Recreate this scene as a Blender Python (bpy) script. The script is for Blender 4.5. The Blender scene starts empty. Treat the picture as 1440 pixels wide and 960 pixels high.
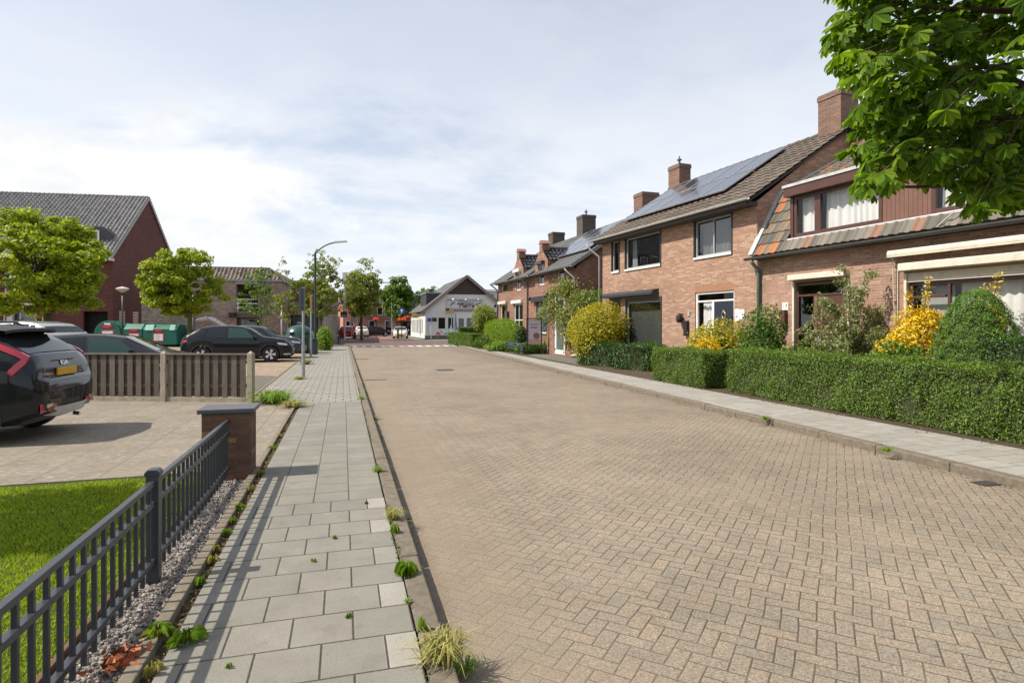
import bpy, math, random
import numpy as np
from mathutils import Vector, Matrix
R = math.radians
random.seed(7)
rng = np.random.default_rng(7)
SC = bpy.context.scene
COL = SC.collection

# ------------------------------------------------------------------ camera calibration
F, HOR, CX, CAMZ = 825.0, 457.0, 720.0, 1.65      # focal length in pixels of a 1440 px wide frame, horizon row, eye height
STREET = R(16.05)                                 # the street runs 16 degrees left of the optical axis


def G(px, py, z=.1):
    "point of the level ground at height z seen at a pixel of the photograph"
    d = F * (CAMZ - z) / (py - HOR)
    return Vector(((px - CX) / F * d, d, z))


def at(px, py, d):
    return Vector(((px - CX) / F * d, d, CAMZ - (py - HOR) / F * d))


def S(a, b, z=0.):
    "street coordinates (a across to the right, b along) to world"
    c, s = math.cos(STREET), math.sin(STREET)
    return Vector((a * c - b * s, a * s + b * c, z))


class Front:
    "a vertical facade: origin at its left end on the ground, x to the right as seen from outside, y inward, z up"
    def __init__(self, X, Y, ang, z=.1):
        self.o = Vector((X, Y, z)); self.ang = ang
        self.x = Vector((math.cos(ang), math.sin(ang), 0)); self.y = Vector((-math.sin(ang), math.cos(ang), 0))

    def pix(self, px, py, y=0.):
        "local (x, z) where the view ray of a pixel meets the plane at local depth y"
        r = Vector(((px - CX) / F, 1, -(py - HOR) / F))
        p0 = self.o + self.y * y
        c = Vector((0, 0, CAMZ))
        t = (p0 - c).dot(self.y) / r.dot(self.y)
        h = c + r * t - self.o
        return h.dot(self.x), h.z

    def rect(self, xl, xr, yt, yb, y=0., tb_at=None):
        "local x0, x1, z0, z1; top and bottom rows read at pixel column tb_at"
        tb = xl if tb_at is None else tb_at
        return (self.pix(xl, yt, y)[0], self.pix(xr, yt, y)[0], self.pix(tb, yb, y)[1], self.pix(tb, yt, y)[1])

    def w(self, x, y, z):
        return self.o + self.x * x + self.y * y + Vector((0, 0, z))


# ------------------------------------------------------------------ objects
def tag(o, label=None, cat=None, group=None, kind=None):
    if label: o['label'] = label
    if cat: o['category'] = cat
    if group: o['group'] = group
    if kind: o['kind'] = kind
    return o


def thing(name, label, cat, loc=(0, 0, 0), rz=0., group=None, kind=None):
    o = bpy.data.objects.new(name, None)
    COL.objects.link(o)
    o.location = loc; o.rotation_euler = (0, 0, rz); o.empty_display_size = .2
    return tag(o, label, cat, group, kind)


def dup(root, loc, rz=None, label=None, group=None):
    r = root.copy(); COL.objects.link(r); r.location = loc
    if rz is not None: r.rotation_euler = (0, 0, rz)
    if label: r['label'] = label
    if group: r['group'] = group
    for ch in list(root.children):
        c = ch.copy(); COL.objects.link(c); c.parent = r
        for g in ch.children:
            d = g.copy(); COL.objects.link(d); d.parent = c
    return r


class MB:
    "collects geometry and links it as ONE mesh object"
    def __init__(self):
        self.v = []; self.f = []; self.uv = {}; self.arr = []

    def face(self, pts, uv=None):
        n = len(self.v); self.v.extend([tuple(p) for p in pts])
        if uv: self.uv[len(self.f)] = uv
        self.f.append(tuple(range(n, n + len(pts))))
        return self

    def box(self, x0, x1, y0, y1, z0, z1, M=None):
        if x0 > x1: x0, x1 = x1, x0
        if y0 > y1: y0, y1 = y1, y0
        if z0 > z1: z0, z1 = z1, z0
        P = [(x0, y0, z0), (x1, y0, z0), (x1, y1, z0), (x0, y1, z0), (x0, y0, z1), (x1, y0, z1), (x1, y1, z1), (x0, y1, z1)]
        return self.hexa(P, M)

    def hexa(self, P, M=None):
        if M is not None: P = [M @ Vector(p) for p in P]
        n = len(self.v); self.v.extend([tuple(p) for p in P])
        for q in ((0, 3, 2, 1), (4, 5, 6, 7), (0, 1, 5, 4), (1, 2, 6, 5), (2, 3, 7, 6), (3, 0, 4, 7)):
            self.f.append(tuple(n + i for i in q))
        return self

    def bar(self, a, b, w, h, up=(0, 0, 1)):
        "a rectangular bar from a to b, w wide, h high"
        a, b = Vector(a), Vector(b); d = (b - a).normalized(); u = Vector(up)
        s = d.cross(u)
        if s.length < 1e-4: s = d.cross(Vector((1, 0, 0)))
        s.normalize(); u = s.cross(d).normalized()
        P = []
        for c in (a, b):
            for i, j in ((-1, -1), (1, -1), (1, 1), (-1, 1)):
                P.append(c + s * (i * w / 2) + u * (j * h / 2))
        n = len(self.v); self.v.extend([tuple(p) for p in P])
        for q in ((0, 1, 2, 3), (7, 6, 5, 4), (0, 4, 5, 1), (1, 5, 6, 2), (2, 6, 7, 3), (3, 7, 4, 0)):
            self.f.append(tuple(n + i for i in q))
        return self

    def prism(self, poly, a0, a1, axis='y', M=None):
        "poly: 2D outline; axis y: (x,z) swept along y; x: (y,z); z: (x,y)"
        def mk(p, a):
            q = {'y': (p[0], a, p[1]), 'x': (a, p[0], p[1]), 'z': (p[0], p[1], a)}[axis]
            return tuple(M @ Vector(q)) if M is not None else q
        n = len(self.v); k = len(poly)
        self.v.extend([mk(p, a0) for p in poly] + [mk(p, a1) for p in poly])
        self.f.append(tuple(n + i for i in range(k)))
        self.f.append(tuple(n + k + i for i in reversed(range(k))))
        for i in range(k):
            j = (i + 1) % k
            self.f.append((n + i, n + k + i, n + k + j, n + j))
        return self

    def tube(self, pts, r, n=8, cap=True):
        pts = [Vector(p) for p in pts]
        rr = r if isinstance(r, (list, tuple)) else [r] * len(pts)
        base = len(self.v); ref = Vector((.31, .17, .93))
        for i, p in enumerate(pts):
            d = (pts[min(i + 1, len(pts) - 1)] - pts[max(i - 1, 0)]).normalized()
            s = d.cross(ref)
            if s.length < .05: s = d.cross(Vector((1, 0, 0)))
            s.normalize(); u = s.cross(d)
            for k in range(n):
                t = 2 * math.pi * k / n
                self.v.append(tuple(p + (s * math.cos(t) + u * math.sin(t)) * rr[i]))
        for i in range(len(pts) - 1):
            for k in range(n):
                a, b = base + i * n + k, base + i * n + (k + 1) % n
                self.f.append((a, b, b + n, a + n))
        if cap:
            self.f.append(tuple(base + k for k in reversed(range(n))))
            self.f.append(tuple(base + (len(pts) - 1) * n + k for k in range(n)))
        return self

    def lathe(self, prof, n=24, c=(0, 0, 0), axis='z'):
        base = len(self.v)
        for r, z in prof:
            for k in range(n):
                t = 2 * math.pi * k / n
                a, b = r * math.cos(t), r * math.sin(t)
                p = {'z': (a, b, z), 'y': (a, z, b), 'x': (z, a, b)}[axis]
                self.v.append((p[0] + c[0], p[1] + c[1], p[2] + c[2]))
        for i in range(len(prof) - 1):
            for k in range(n):
                a, b = base + i * n + k, base + i * n + (k + 1) % n
                self.f.append((a, b, b + n, a + n))
        if prof[0][0] > 1e-4: self.f.append(tuple(base + k for k in reversed(range(n))))
        if prof[-1][0] > 1e-4: self.f.append(tuple(base + (len(prof) - 1) * n + k for k in range(n)))
        return self

    def grid(self, fn, nu, nv, uv=None):
        base = len(self.v)
        for j in range(nv + 1):
            for i in range(nu + 1):
                self.v.append(tuple(fn(i / nu, j / nv)))
        for j in range(nv):
            for i in range(nu):
                a = base + j * (nu + 1) + i
                if uv: self.uv[len(self.f)] = [uv(i / nu, j / nv), uv((i + 1) / nu, j / nv), uv((i + 1) / nu, (j + 1) / nv), uv(i / nu, (j + 1) / nv)]
                self.f.append((a, a + 1, a + nu + 2, a + nu + 1))
        return self

    def quads(self, V):
        "V: (n, k, 3) array of k-gons, each an island of its own"
        self.arr.append(np.asarray(V, dtype=np.float64)); return self

    def build(self, name, mat, parent=None, smooth=False, bevel=0., loc=None, rz=None, autosmooth=None):
        me = bpy.data.meshes.new(name)
        v = [np.array(self.v, dtype=np.float64).reshape(-1, 3)]
        loops = [np.fromiter((i for f in self.f for i in f), dtype=np.int64)]
        cnt = [np.array([len(f) for f in self.f], dtype=np.int64)]
        off = len(self.v)
        for A in self.arr:
            n, k = A.shape[:2]
            v.append(A.reshape(-1, 3)); loops.append(np.arange(n * k) + off); cnt.append(np.full(n, k)); off += n * k
        v = np.concatenate(v); loops = np.concatenate(loops); cnt = np.concatenate(cnt)
        me.vertices.add(len(v)); me.vertices.foreach_set('co', v.ravel().astype(np.float32))
        me.loops.add(len(loops)); me.loops.foreach_set('vertex_index', loops.astype(np.int32))
        me.polygons.add(len(cnt))
        st = np.concatenate([[0], np.cumsum(cnt)[:-1]]) if len(cnt) else np.zeros(0)
        me.polygons.foreach_set('loop_start', st.astype(np.int32))
        me.polygons.foreach_set('use_smooth', np.full(len(cnt), bool(smooth and autosmooth is None)))
        me.update(calc_edges=True); me.validate()
        if self.uv:
            lay = me.uv_layers.new(name='UVMap')
            for pi, uv in self.uv.items():
                for k, li in enumerate(me.polygons[pi].loop_indices): lay.data[li].uv = uv[k]
        if autosmooth is not None:
            me.polygons.foreach_set('use_smooth', np.ones(len(cnt), dtype=bool)); me.set_sharp_from_angle(angle=R(autosmooth))
        if mat is not None: me.materials.append(mat)
        o = bpy.data.objects.new(name, me); COL.objects.link(o)
        if parent is not None: o.parent = parent
        if loc is not None: o.location = loc
        if rz is not None: o.rotation_euler = (0, 0, rz)
        if bevel:
            m = o.modifiers.new('edge', 'BEVEL'); m.width = bevel; m.segments = 2; m.limit_method = 'ANGLE'
        return o


def text(name, body, size, mat, parent, loc, rot, shear=0., bold=0., ext=.002, align='CENTER', width=1.):
    c = bpy.data.curves.new(name, 'FONT')
    c.body = body; c.size = size; c.align_x = align; c.align_y = 'CENTER'; c.extrude = ext; c.shear = shear; c.offset = bold
    c.materials.append(mat)
    tmp = bpy.data.objects.new('tmp', c); COL.objects.link(tmp); dg = bpy.context.evaluated_depsgraph_get(); dg.update()
    me = bpy.data.meshes.new_from_object(tmp.evaluated_get(dg)); me.name = name; me.materials.clear(); me.materials.append(mat)
    bpy.data.objects.remove(tmp); bpy.data.curves.remove(c)
    o = bpy.data.objects.new(name, me); COL.objects.link(o)
    o.parent = parent; o.location = loc; o.rotation_euler = rot; o.scale = (width, 1, 1)
    return o


# ------------------------------------------------------------------ materials
class NT:
    "a small shorthand for shader nodes"
    def __init__(self, name):
        self.m = bpy.data.materials.new(name); self.m.use_nodes = True
        self.t = self.m.node_tree; self.t.nodes.clear()
        self.out = self.t.nodes.new('ShaderNodeOutputMaterial')

    def n(self, typ, **kw):
        nd = self.t.nodes.new(typ)
        for k, v in kw.items(): setattr(nd, k, v)
        return nd

    def put(self, sock, v):
        if hasattr(v, 'is_linked') or isinstance(v, bpy.types.NodeSocket): self.t.links.new(v, sock)
        elif v is not None:
            if isinstance(v, (tuple, list)) and len(v) == 3 and sock.type == 'RGBA': v = (*v, 1)
            sock.default_value = v

    def math(self, op, a, b=None, c=None, clamp=False):
        nd = self.n('ShaderNodeMath', operation=op, use_clamp=clamp)
        for i, v in enumerate((a, b, c)):
            if v is not None: self.put(nd.inputs[i], v)
        return nd.outputs[0]

    def vmath(self, op, a, b=None):
        nd = self.n('ShaderNodeVectorMath', operation=op)
        self.put(nd.inputs[0], a)
        if b is not None: self.put(nd.inputs[1], b)
        return nd.outputs[0]

    def coord(self, which='Object'):
        return self.n('ShaderNodeTexCoord').outputs[which]

    def sep(self, v):
        nd = self.n('ShaderNodeSeparateXYZ'); self.put(nd.inputs[0], v); return nd.outputs

    def comb(self, x, y, z=0.):
        nd = self.n('ShaderNodeCombineXYZ')
        for i, v in enumerate((x, y, z)): self.put(nd.inputs[i], v)
        return nd.outputs[0]

    def noise(self, vec, scale, detail=3., rough=.5, color=False, dist=0.):
        nd = self.n('ShaderNodeTexNoise')
        if vec is not None: self.put(nd.inputs['Vector'], vec)
        nd.inputs['Scale'].default_value = scale; nd.inputs['Detail'].default_value = detail
        nd.inputs['Roughness'].default_value = rough; nd.inputs['Distortion'].default_value = dist
        return nd.outputs['Color' if color else 'Fac']

    def white(self, vec):
        nd = self.n('ShaderNodeTexWhiteNoise', noise_dimensions='3D'); self.put(nd.inputs['Vector'], vec)
        return nd.outputs['Value']

    def vor(self, vec, scale, feature='F1', out='Distance'):
        nd = self.n('ShaderNodeTexVoronoi', feature=feature); self.put(nd.inputs['Vector'], vec); nd.inputs['Scale'].default_value = scale
        return nd.outputs[out]

    def ramp(self, fac, stops, interp='LINEAR'):
        nd = self.n('ShaderNodeValToRGB'); cr = nd.color_ramp; cr.interpolation = interp
        while len(cr.elements) < len(stops): cr.elements.new(.5)
        for e, (p, c) in zip(cr.elements, stops):
            e.position = p; e.color = (*c, 1) if len(c) == 3 else c
        self.put(nd.inputs[0], fac); return nd.outputs[0]

    def map(self, v, a, b, c, d, smooth=False):
        nd = self.n('ShaderNodeMapRange'); nd.interpolation_type = 'SMOOTHSTEP' if smooth else 'LINEAR'
        for i, x in enumerate((v, a, b, c, d)): self.put(nd.inputs[i], x)
        return nd.outputs[0]

    def mix(self, fac, a, b, blend='MIX'):
        nd = self.n('ShaderNodeMix', data_type='RGBA', blend_type=blend)
        self.put(nd.inputs[0], fac); self.put(nd.inputs[6], a); self.put(nd.inputs[7], b)
        return nd.outputs[2]

    def bump(self, h, strength=.5, dist=.01, normal=None):
        nd = self.n('ShaderNodeBump'); nd.inputs['Strength'].default_value = strength; nd.inputs['Distance'].default_value = dist
        self.put(nd.inputs['Height'], h)
        if normal is not None: self.put(nd.inputs['Normal'], normal)
        return nd.outputs[0]

    def bsdf(self, color, rough=.6, metal=0., spec=.5, normal=None, **kw):
        nd = self.n('ShaderNodeBsdfPrincipled')
        self.put(nd.inputs['Base Color'], color); self.put(nd.inputs['Roughness'], rough); self.put(nd.inputs['Metallic'], metal)
        nd.inputs['Specular IOR Level'].default_value = spec
        if normal is not None: self.put(nd.inputs['Normal'], normal)
        for k, v in kw.items(): self.put(nd.inputs[k.replace('_', ' ')], v)
        return nd.outputs[0]

    def done(self, shader):
        self.t.links.new(shader, self.out.inputs['Surface']); return self.m


_MATS = {}


def cached(fn):
    def w(*a, **k):
        key = (fn.__name__, a, tuple(sorted(k.items())))
        if key not in _MATS: _MATS[key] = fn(*a, **k)
        return _MATS[key]
    return w


@cached
def plain(name, col, rough=.5, metal=0., spec=.5, var=.12, scale=6., bump=0., coat=0., dirt=0.):
    "a paint, metal or plastic with slight unevenness"
    t = NT(name); co = t.coord()
    n1 = t.noise(co, scale, 4.); n2 = t.noise(co, scale * 9, 3.)
    v = t.math('ADD', t.math('MULTIPLY', n1, .7), t.math('MULTIPLY', n2, .3))
    lo = tuple(c * (1 - var) for c in col); hi = tuple(min(1, c * (1 + var)) for c in col)
    c = t.ramp(v, [(.25, lo), (.75, hi)])
    if dirt:
        d = t.map(t.noise(co, scale * 2.3, 6., .65), .48, .72, 0., dirt, True)
        c = t.mix(d, c, (.13, .11, .08))
    r = t.map(n1, .2, .8, max(0., rough - .06), min(1., rough + .06))
    nm = t.bump(t.math('ADD', n2, t.noise(co, scale * 30, 2.)), bump, .004) if bump else None
    return t.done(t.bsdf(c, r, metal, spec, nm, Coat_Weight=coat, Coat_Roughness=.03))


@cached
def brick(name, c1, c2, mortar, bw=.22, bh=.0625, mw=.011, blot=.35, third=None, flip=False, bump=.55):
    t = NT(name); co = t.coord(); x, y, z = t.sep(co)
    u = t.math('ADD', x, y)
    nd = t.n('ShaderNodeTexBrick'); nd.offset = .5
    wob = t.math('MULTIPLY', t.math('SUBTRACT', t.noise(co, 9., 2.), .5), .006)
    t.put(nd.inputs['Vector'], t.comb(t.math('ADD', u, wob), t.math('ADD', z, wob), 0.))
    for k, v in (('Scale', 1.), ('Mortar Size', mw), ('Mortar Smooth', .15), ('Brick Width', bw), ('Row Height', bh), ('Bias', 0.)): nd.inputs[k].default_value = v
    for k, v in (('Color1', c1), ('Color2', c2), ('Mortar', mortar)): nd.inputs[k].default_value = (*v, 1)
    fac = nd.outputs['Fac']; c = nd.outputs['Color']
    row = t.math('FLOOR', t.math('DIVIDE', z, bh))
    sh = t.math('MULTIPLY', t.math('MODULO', t.math('ABSOLUTE', row), 2.), .5)
    col_i = t.math('FLOOR', t.math('ADD', t.math('DIVIDE', u, bw), sh))
    rnd = t.white(t.comb(col_i, row, 3.))
    var = t.map(rnd, 0., 1., .78, 1.2)
    c = t.mix(t.math('SUBTRACT', 1., fac), c, t.vmath('MULTIPLY', c, t.comb(var, var, var)))
    if third is not None:
        c = t.mix(t.math('MULTIPLY', t.math('GREATER_THAN', rnd, .8), t.math('SUBTRACT', 1., fac)), c, third)
    big = t.map(t.noise(co, .55, 4., .6), .25, .75, 1 - blot * .5, 1 + blot * .35)
    fine = t.map(t.noise(co, 60., 3.), .2, .8, .86, 1.12)
    k = t.math('MULTIPLY', big, fine)
    c = t.vmath('MULTIPLY', c, t.comb(k, k, k))
    nm = t.bump(t.math('ADD', t.math('MULTIPLY', t.math('SUBTRACT', 1., fac), 1.), t.math('MULTIPLY', t.noise(co, 70., 3.), .35)), bump, .006)
    return t.done(t.bsdf(c, .88, 0., .25, nm))


@cached
def tiles(name, stops, rough=.75, spec=.3, weather=.3, moss=(.12, .11, .05)):
    "roof tiles: one colour per tile from its UV cell, weathered"
    t = NT(name); uv = t.coord('UV'); co = t.coord(); u, v, _ = t.sep(uv)
    cell = t.white(t.comb(t.math('FLOOR', u), t.math('FLOOR', v), 1.))
    c = t.ramp(cell, stops, 'CONSTANT')
    n = t.noise(co, 2.2, 5., .65)
    c = t.mix(t.map(n, .45, .75, 0., weather, True), c, moss)
    k = t.map(t.noise(co, 45., 3.), .2, .8, .78, 1.18); c = t.vmath('MULTIPLY', c, t.comb(k, k, k))
    nm = t.bump(t.noise(co, 80., 3.), .25, .004)
    return t.done(t.bsdf(c, rough, 0., spec, nm))


@cached
def glass(name='window_glass', tint=(.88, .9, .9), gloss=1.0, rough=.0, ior=1.5):
    t = NT(name)
    fr = t.n('ShaderNodeFresnel'); bf = t.n('ShaderNodeNewGeometry').outputs['Backfacing']; t.put(fr.inputs['IOR'], t.math('SUBTRACT', ior, t.math('MULTIPLY', bf, ior - 1 / ior)))
    co = t.coord(); nm = t.bump(t.noise(co, .9, 2.), .05, .02)
    t.put(fr.inputs['Normal'], nm)
    tr = t.n('ShaderNodeBsdfTransparent'); t.put(tr.inputs[0], tint)
    gl = t.n('ShaderNodeBsdfGlossy'); t.put(gl.inputs[0], (.95, .97, 1.)); gl.inputs['Roughness'].default_value = rough; t.put(gl.inputs['Normal'], nm)
    ms = t.n('ShaderNodeMixShader'); t.put(ms.inputs[0], t.math('MULTIPLY', fr.outputs[0], gloss, clamp=True))
    t.t.links.new(tr.outputs[0], ms.inputs[1]); t.t.links.new(gl.outputs[0], ms.inputs[2])
    return t.done(ms.outputs[0])


@cached
def leaf(name, stops, trans=.35, rough=.45, tcol=None, spec=.4):
    "leaves: one colour per leaf, some light coming through"
    t = NT(name)
    rd = t.n('ShaderNodeNewGeometry').outputs['Random Per Island']
    c = t.ramp(rd, stops)
    b = t.bsdf(c, rough, 0., spec)
    tl = t.n('ShaderNodeBsdfTranslucent'); t.put(tl.inputs[0], t.mix(1., c, tcol or (1.5, 1.5, .5), 'MULTIPLY'))
    ms = t.n('ShaderNodeMixShader'); ms.inputs[0].default_value = trans
    t.t.links.new(b, ms.inputs[1]); t.t.links.new(tl.outputs[0], ms.inputs[2])
    return t.done(ms.outputs[0])


@cached
def bark(name, col):
    t = NT(name); co = t.coord(); x, y, z = t.sep(co)
    v = t.comb(t.math('MULTIPLY', x, 1.), t.math('MULTIPLY', y, 1.), t.math('MULTIPLY', z, .25))
    n = t.noise(v, 28., 5., .65)
    c = t.ramp(n, [(.3, tuple(k * .5 for k in col)), (.7, tuple(k * 1.3 for k in col))])
    return t.done(t.bsdf(c, .9, 0., .2, t.bump(n, .8, .02)))


@cached
def carpaint(name, col, metal=.0, rough=.3):
    t = NT(name); co = t.coord()
    d = t.map(t.noise(co, 3., 4.), .4, .8, 0., 1.)
    c = t.mix(d, col, tuple(k * 1.25 + .004 for k in col))
    return t.done(t.bsdf(c, rough, metal, .12, None, Coat_Weight=1., Coat_Roughness=.012, Coat_IOR=1.36))


@cached
def carglass(name='tinted_car_glass', col=(.02, .025, .028)):
    t = NT(name)
    return t.done(t.bsdf(col, .03, 0., .35, None))


# ------------------------------------------------------------------ foliage
def leaf_quads(P, Nn, size, aspect=.55, fold=.0, jit=.6):
    "rhombic leaves at points P, facing roughly Nn"
    n = len(P); P = np.asarray(P); Nn = np.asarray(Nn, dtype=float)
    Nn = Nn + rng.normal(0, jit, (n, 3)); Nn /= np.linalg.norm(Nn, axis=1, keepdims=True) + 1e-9
    a = rng.normal(0, 1, (n, 3)); a -= (a * Nn).sum(1, keepdims=True) * Nn; a /= np.linalg.norm(a, axis=1, keepdims=True) + 1e-9
    b = np.cross(Nn, a)
    s = (np.asarray(size) * rng.uniform(.65, 1.3, n))[:, None]
    tip = P + a * s * .6 - Nn * s * .12; base = P - a * s * .5
    l = P + b * s * aspect * .5 + Nn * s * fold; r = P - b * s * aspect * .5 + Nn * s * fold
    return np.stack([base, l, tip, r], 1)


def sphere_pts(n):
    v = rng.normal(0, 1, (n, 3)); return v / np.linalg.norm(v, axis=1, keepdims=True)


def clump_leaves(centers, radii, per, size, up=.5, aspect=.55, flat=.8):
    "leaf clumps: leaves near the shell of each clump, facing out and up"
    out = []
    for c, r in zip(centers, radii):
        k = max(6, int(per * rng.uniform(.7, 1.3)))
        d = sphere_pts(k); q = r * rng.uniform(.25, 1., k) ** .5
        p = np.asarray(c) + d * q[:, None] * np.array([1, 1, flat])
        out.append(leaf_quads(p, d * .7 + np.array([0, 0, up]), np.full(k, size), aspect))
    return np.concatenate(out)


def inside_blob(n, c, r, lump=.25, low=-1., seed=0):
    "points filling an uneven ellipsoid, denser outside"
    c = np.asarray(c); r = np.asarray(r); d = sphere_pts(n)
    rs = np.random.default_rng(seed); lob = rs.normal(0, 1, (22, 3)); lob /= np.linalg.norm(lob, axis=1, keepdims=True); amp = rs.uniform(-.9, 1., 22)
    w = (np.exp(np.linspace(4, 14, 22) * (d @ lob.T - 1)) * amp).sum(1)
    q = (1 + lump * w) * rng.uniform(.12, 1., n) ** .42 * (1 + .1 * np.abs(rng.normal(0, 1, n)) * (rng.uniform(0, 1, n) < .12))
    p = d * q[:, None]
    p = p[p[:, 2] > low]
    return c + p * r


def limb(mb, a, b, r0, r1, bend=.12, n=6, seg=5):
    a, b = Vector(a), Vector(b); L = (b - a).length
    off = Vector((random.uniform(-1, 1), random.uniform(-1, 1), random.uniform(-.3, .6))) * L * bend
    pts = [a.lerp(b, i / seg) + off * math.sin(math.pi * i / seg) for i in range(seg + 1)]
    mb.tube(pts, [r0 + (r1 - r0) * i / seg for i in range(seg + 1)], n)
    return pts


def surface_leaves(P0, U, V, lu, lv, dens, size, bump=.04, aspect=.6, edge=0.):
    "leaves over a rectangular patch with outward normal U x V"
    U, V = np.asarray(U, float), np.asarray(V, float); N = np.cross(U, V)
    n = int(lu * lv * dens); u, v = rng.uniform(-edge, lu + edge, n), rng.uniform(-edge, lv + edge, n)
    ph = rng.uniform(0, 6.28, 4)
    w = bump * (np.sin(u * 3.1 + ph[0]) * np.sin(v * 4.3 + ph[1]) + .6 * np.sin(u * 7.7 + ph[2]) * np.cos(v * 8.9 + ph[3]))
    h = w + rng.normal(0, .6 * bump, n) - np.abs(rng.normal(0, .5 * bump, n)) 
    p = np.asarray(P0) + u[:, None] * U + v[:, None] * V + h[:, None] * N
    return leaf_quads(p, np.tile(N, (n, 1)) + np.array([0, 0, .35]), np.full(n, size), aspect, jit=.75)


def blob_quads(n, c, r, size, up=.6, aspect=.6, lump=.25, low=-1., jit=.8, seed=1):
    p = inside_blob(n, c, r, lump, low, seed); nn = (p - np.asarray(c)) / np.asarray(r) * .7 + np.array([0, 0, up])
    return leaf_quads(p, nn, np.full(len(p), size), aspect, jit=jit)

# ------------------------------------------------------------------ camera, sun, sky
cam = bpy.data.cameras.new('camera'); cam_o = bpy.data.objects.new('camera', cam); COL.objects.link(cam_o)
cam_o.location = (0, 0, CAMZ); cam_o.rotation_euler = (R(90), 0, 0)
cam.sensor_width = 36; cam.lens = 36 * F / 1440; cam.shift_y = -(480 - HOR) / 1440
cam.clip_start = .05; cam.clip_end = 4000
SC.camera = cam_o

SUN_EL, SUN_AZ = R(49), math.atan2(-.972, -.235)        # azimuth of the sun as atan2(x, y)
sl = bpy.data.lights.new('sun', 'SUN'); sl.energy = 5.0; sl.angle = R(.55); sl.color = (1., .93, .82)
so = bpy.data.objects.new('sun', sl); COL.objects.link(so); so.location = (-30, -5, 40)
sd = Vector((math.sin(SUN_AZ) * math.cos(SUN_EL), math.cos(SUN_AZ) * math.cos(SUN_EL), math.sin(SUN_EL)))
so.rotation_euler = (-sd).to_track_quat('-Z', 'Y').to_euler()

W = bpy.data.worlds.new('World'); SC.world = W; W.use_nodes = True


def build_world():
    t = NT.__new__(NT); t.t = W.node_tree; t.t.nodes.clear()
    out = t.t.nodes.new('ShaderNodeOutputWorld')
    sky = t.n('ShaderNodeTexSky', sky_type='NISHITA'); sky.sun_disc = False
    sky.sun_elevation = SUN_EL; sky.sun_rotation = SUN_AZ % (2 * math.pi); sky.altitude = 0; sky.air_density = 1.; sky.dust_density = 1.2; sky.ozone_density = 1.2
    g = t.coord('Generated'); x, y, z = t.sep(g)
    zz = t.math('ADD', t.math('MAXIMUM', z, 0.), .16)
    u, v = t.math('DIVIDE', x, zz), t.math('DIVIDE', y, zz)
    # high thin sheets with blue gaps
    thin = t.noise(t.comb(t.math('MULTIPLY', u, .55), t.math('MULTIPLY', v, 1.0), 4.2), .95, 7., .62, dist=.6)
    thin2 = t.noise(t.comb(u, v, 9.1), 3.2, 6., .6)
    m1 = t.map(t.math('ADD', t.math('MULTIPLY', thin, .75), t.math('MULTIPLY', thin2, .25)), .27, .54, .52, .95, True)
    hz = t.map(z, .0, .34, 1., 0., True)                      # the sheets close up towards the horizon
    m1 = t.math('MULTIPLY', m1, t.map(z, .16, .5, 1., .6, True))
    m1 = t.math('MAXIMUM', m1, t.math('MULTIPLY', hz, .84))
    thinc = t.mix(t.map(thin2, .3, .7, 0., 1.), (7.1, 7.55, 8.15), (7.9, 8.1, 8.35))
    c = t.mix(m1, t.vmath('MULTIPLY', sky.outputs[0], (1.25, 1.2, 1.25)), thinc)
    # a few cumulus heaps, lower
    p = t.comb(t.math('MULTIPLY', x, 1.), t.math('MULTIPLY', y, 1.), t.math('MULTIPLY', z, 2.1))
    cu = t.noise(t.vmath('ADD', p, (3.7, 1.3, .35)), 2.3, 8., .56, dist=.2)
    # the largest heap stands to the left of the street's end
    dl = t.math('POWER', t.math('ADD', t.math('POWER', t.math('MULTIPLY', t.math('ADD', t.math('DIVIDE', x, t.math('MAXIMUM', y, .05)), .8), 1.7), 2.), t.math('POWER', t.math('MULTIPLY', t.math('SUBTRACT', t.math('DIVIDE', z, t.math('MAXIMUM', y, .05)), .24), 4.4), 2.)), .5)
    cu = t.math('ADD', cu, t.map(dl, 0., 1.2, .24, 0., True))
    band = t.math('MULTIPLY', t.map(z, .02, .12, .35, 1., True), t.map(z, .22, .42, 1., 0., True))
    m2 = t.math('MULTIPLY', t.map(cu, .53, .66, 0., 1., True), band)
    shade = t.noise(t.vmath('ADD', p, (3.62, 1.3, .47)), 3.4, 7., .58)
    cuc = t.mix(t.map(shade, .36, .64, 0., 1., True), (7.1, 7.2, 7.4), (9.3, 9.2, 9.0))
    c = t.mix(t.math('MULTIPLY', m2, .9), c, cuc)
    bg = t.n('ShaderNodeBackground'); t.put(bg.inputs[0], c); bg.inputs[1].default_value = .1
    t.t.links.new(bg.outputs[0], out.inputs['Surface'])


build_world()
SC.view_settings.view_transform = 'Standard'; SC.view_settings.look = 'None'; SC.view_settings.exposure = .33; SC.view_settings.gamma = 1.
SC.cycles.max_bounces = 7; SC.cycles.diffuse_bounces = 3; SC.cycles.glossy_bounces = 3; SC.cycles.transmission_bounces = 4
SC.cycles.transparent_max_bounces = 10; SC.cycles.use_denoising = True; SC.cycles.caustics_reflective = False; SC.cycles.caustics_refractive = False
SC.cycles.sample_clamp_indirect = 6.


# ------------------------------------------------------------------ ground materials
def speckle(t, co, c, amt=.2, scale=150.):
    f = t.noise(co, scale, 2., .7); k = t.map(f, .25, .75, 1 - amt, 1 + amt)
    p = t.vor(co, scale * .55); pit = t.map(p, .0, .32, .55, 1.)
    k = t.math('MULTIPLY', k, pit)
    return t.vmath('MULTIPLY', c, t.comb(k, k, k)), f


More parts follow.
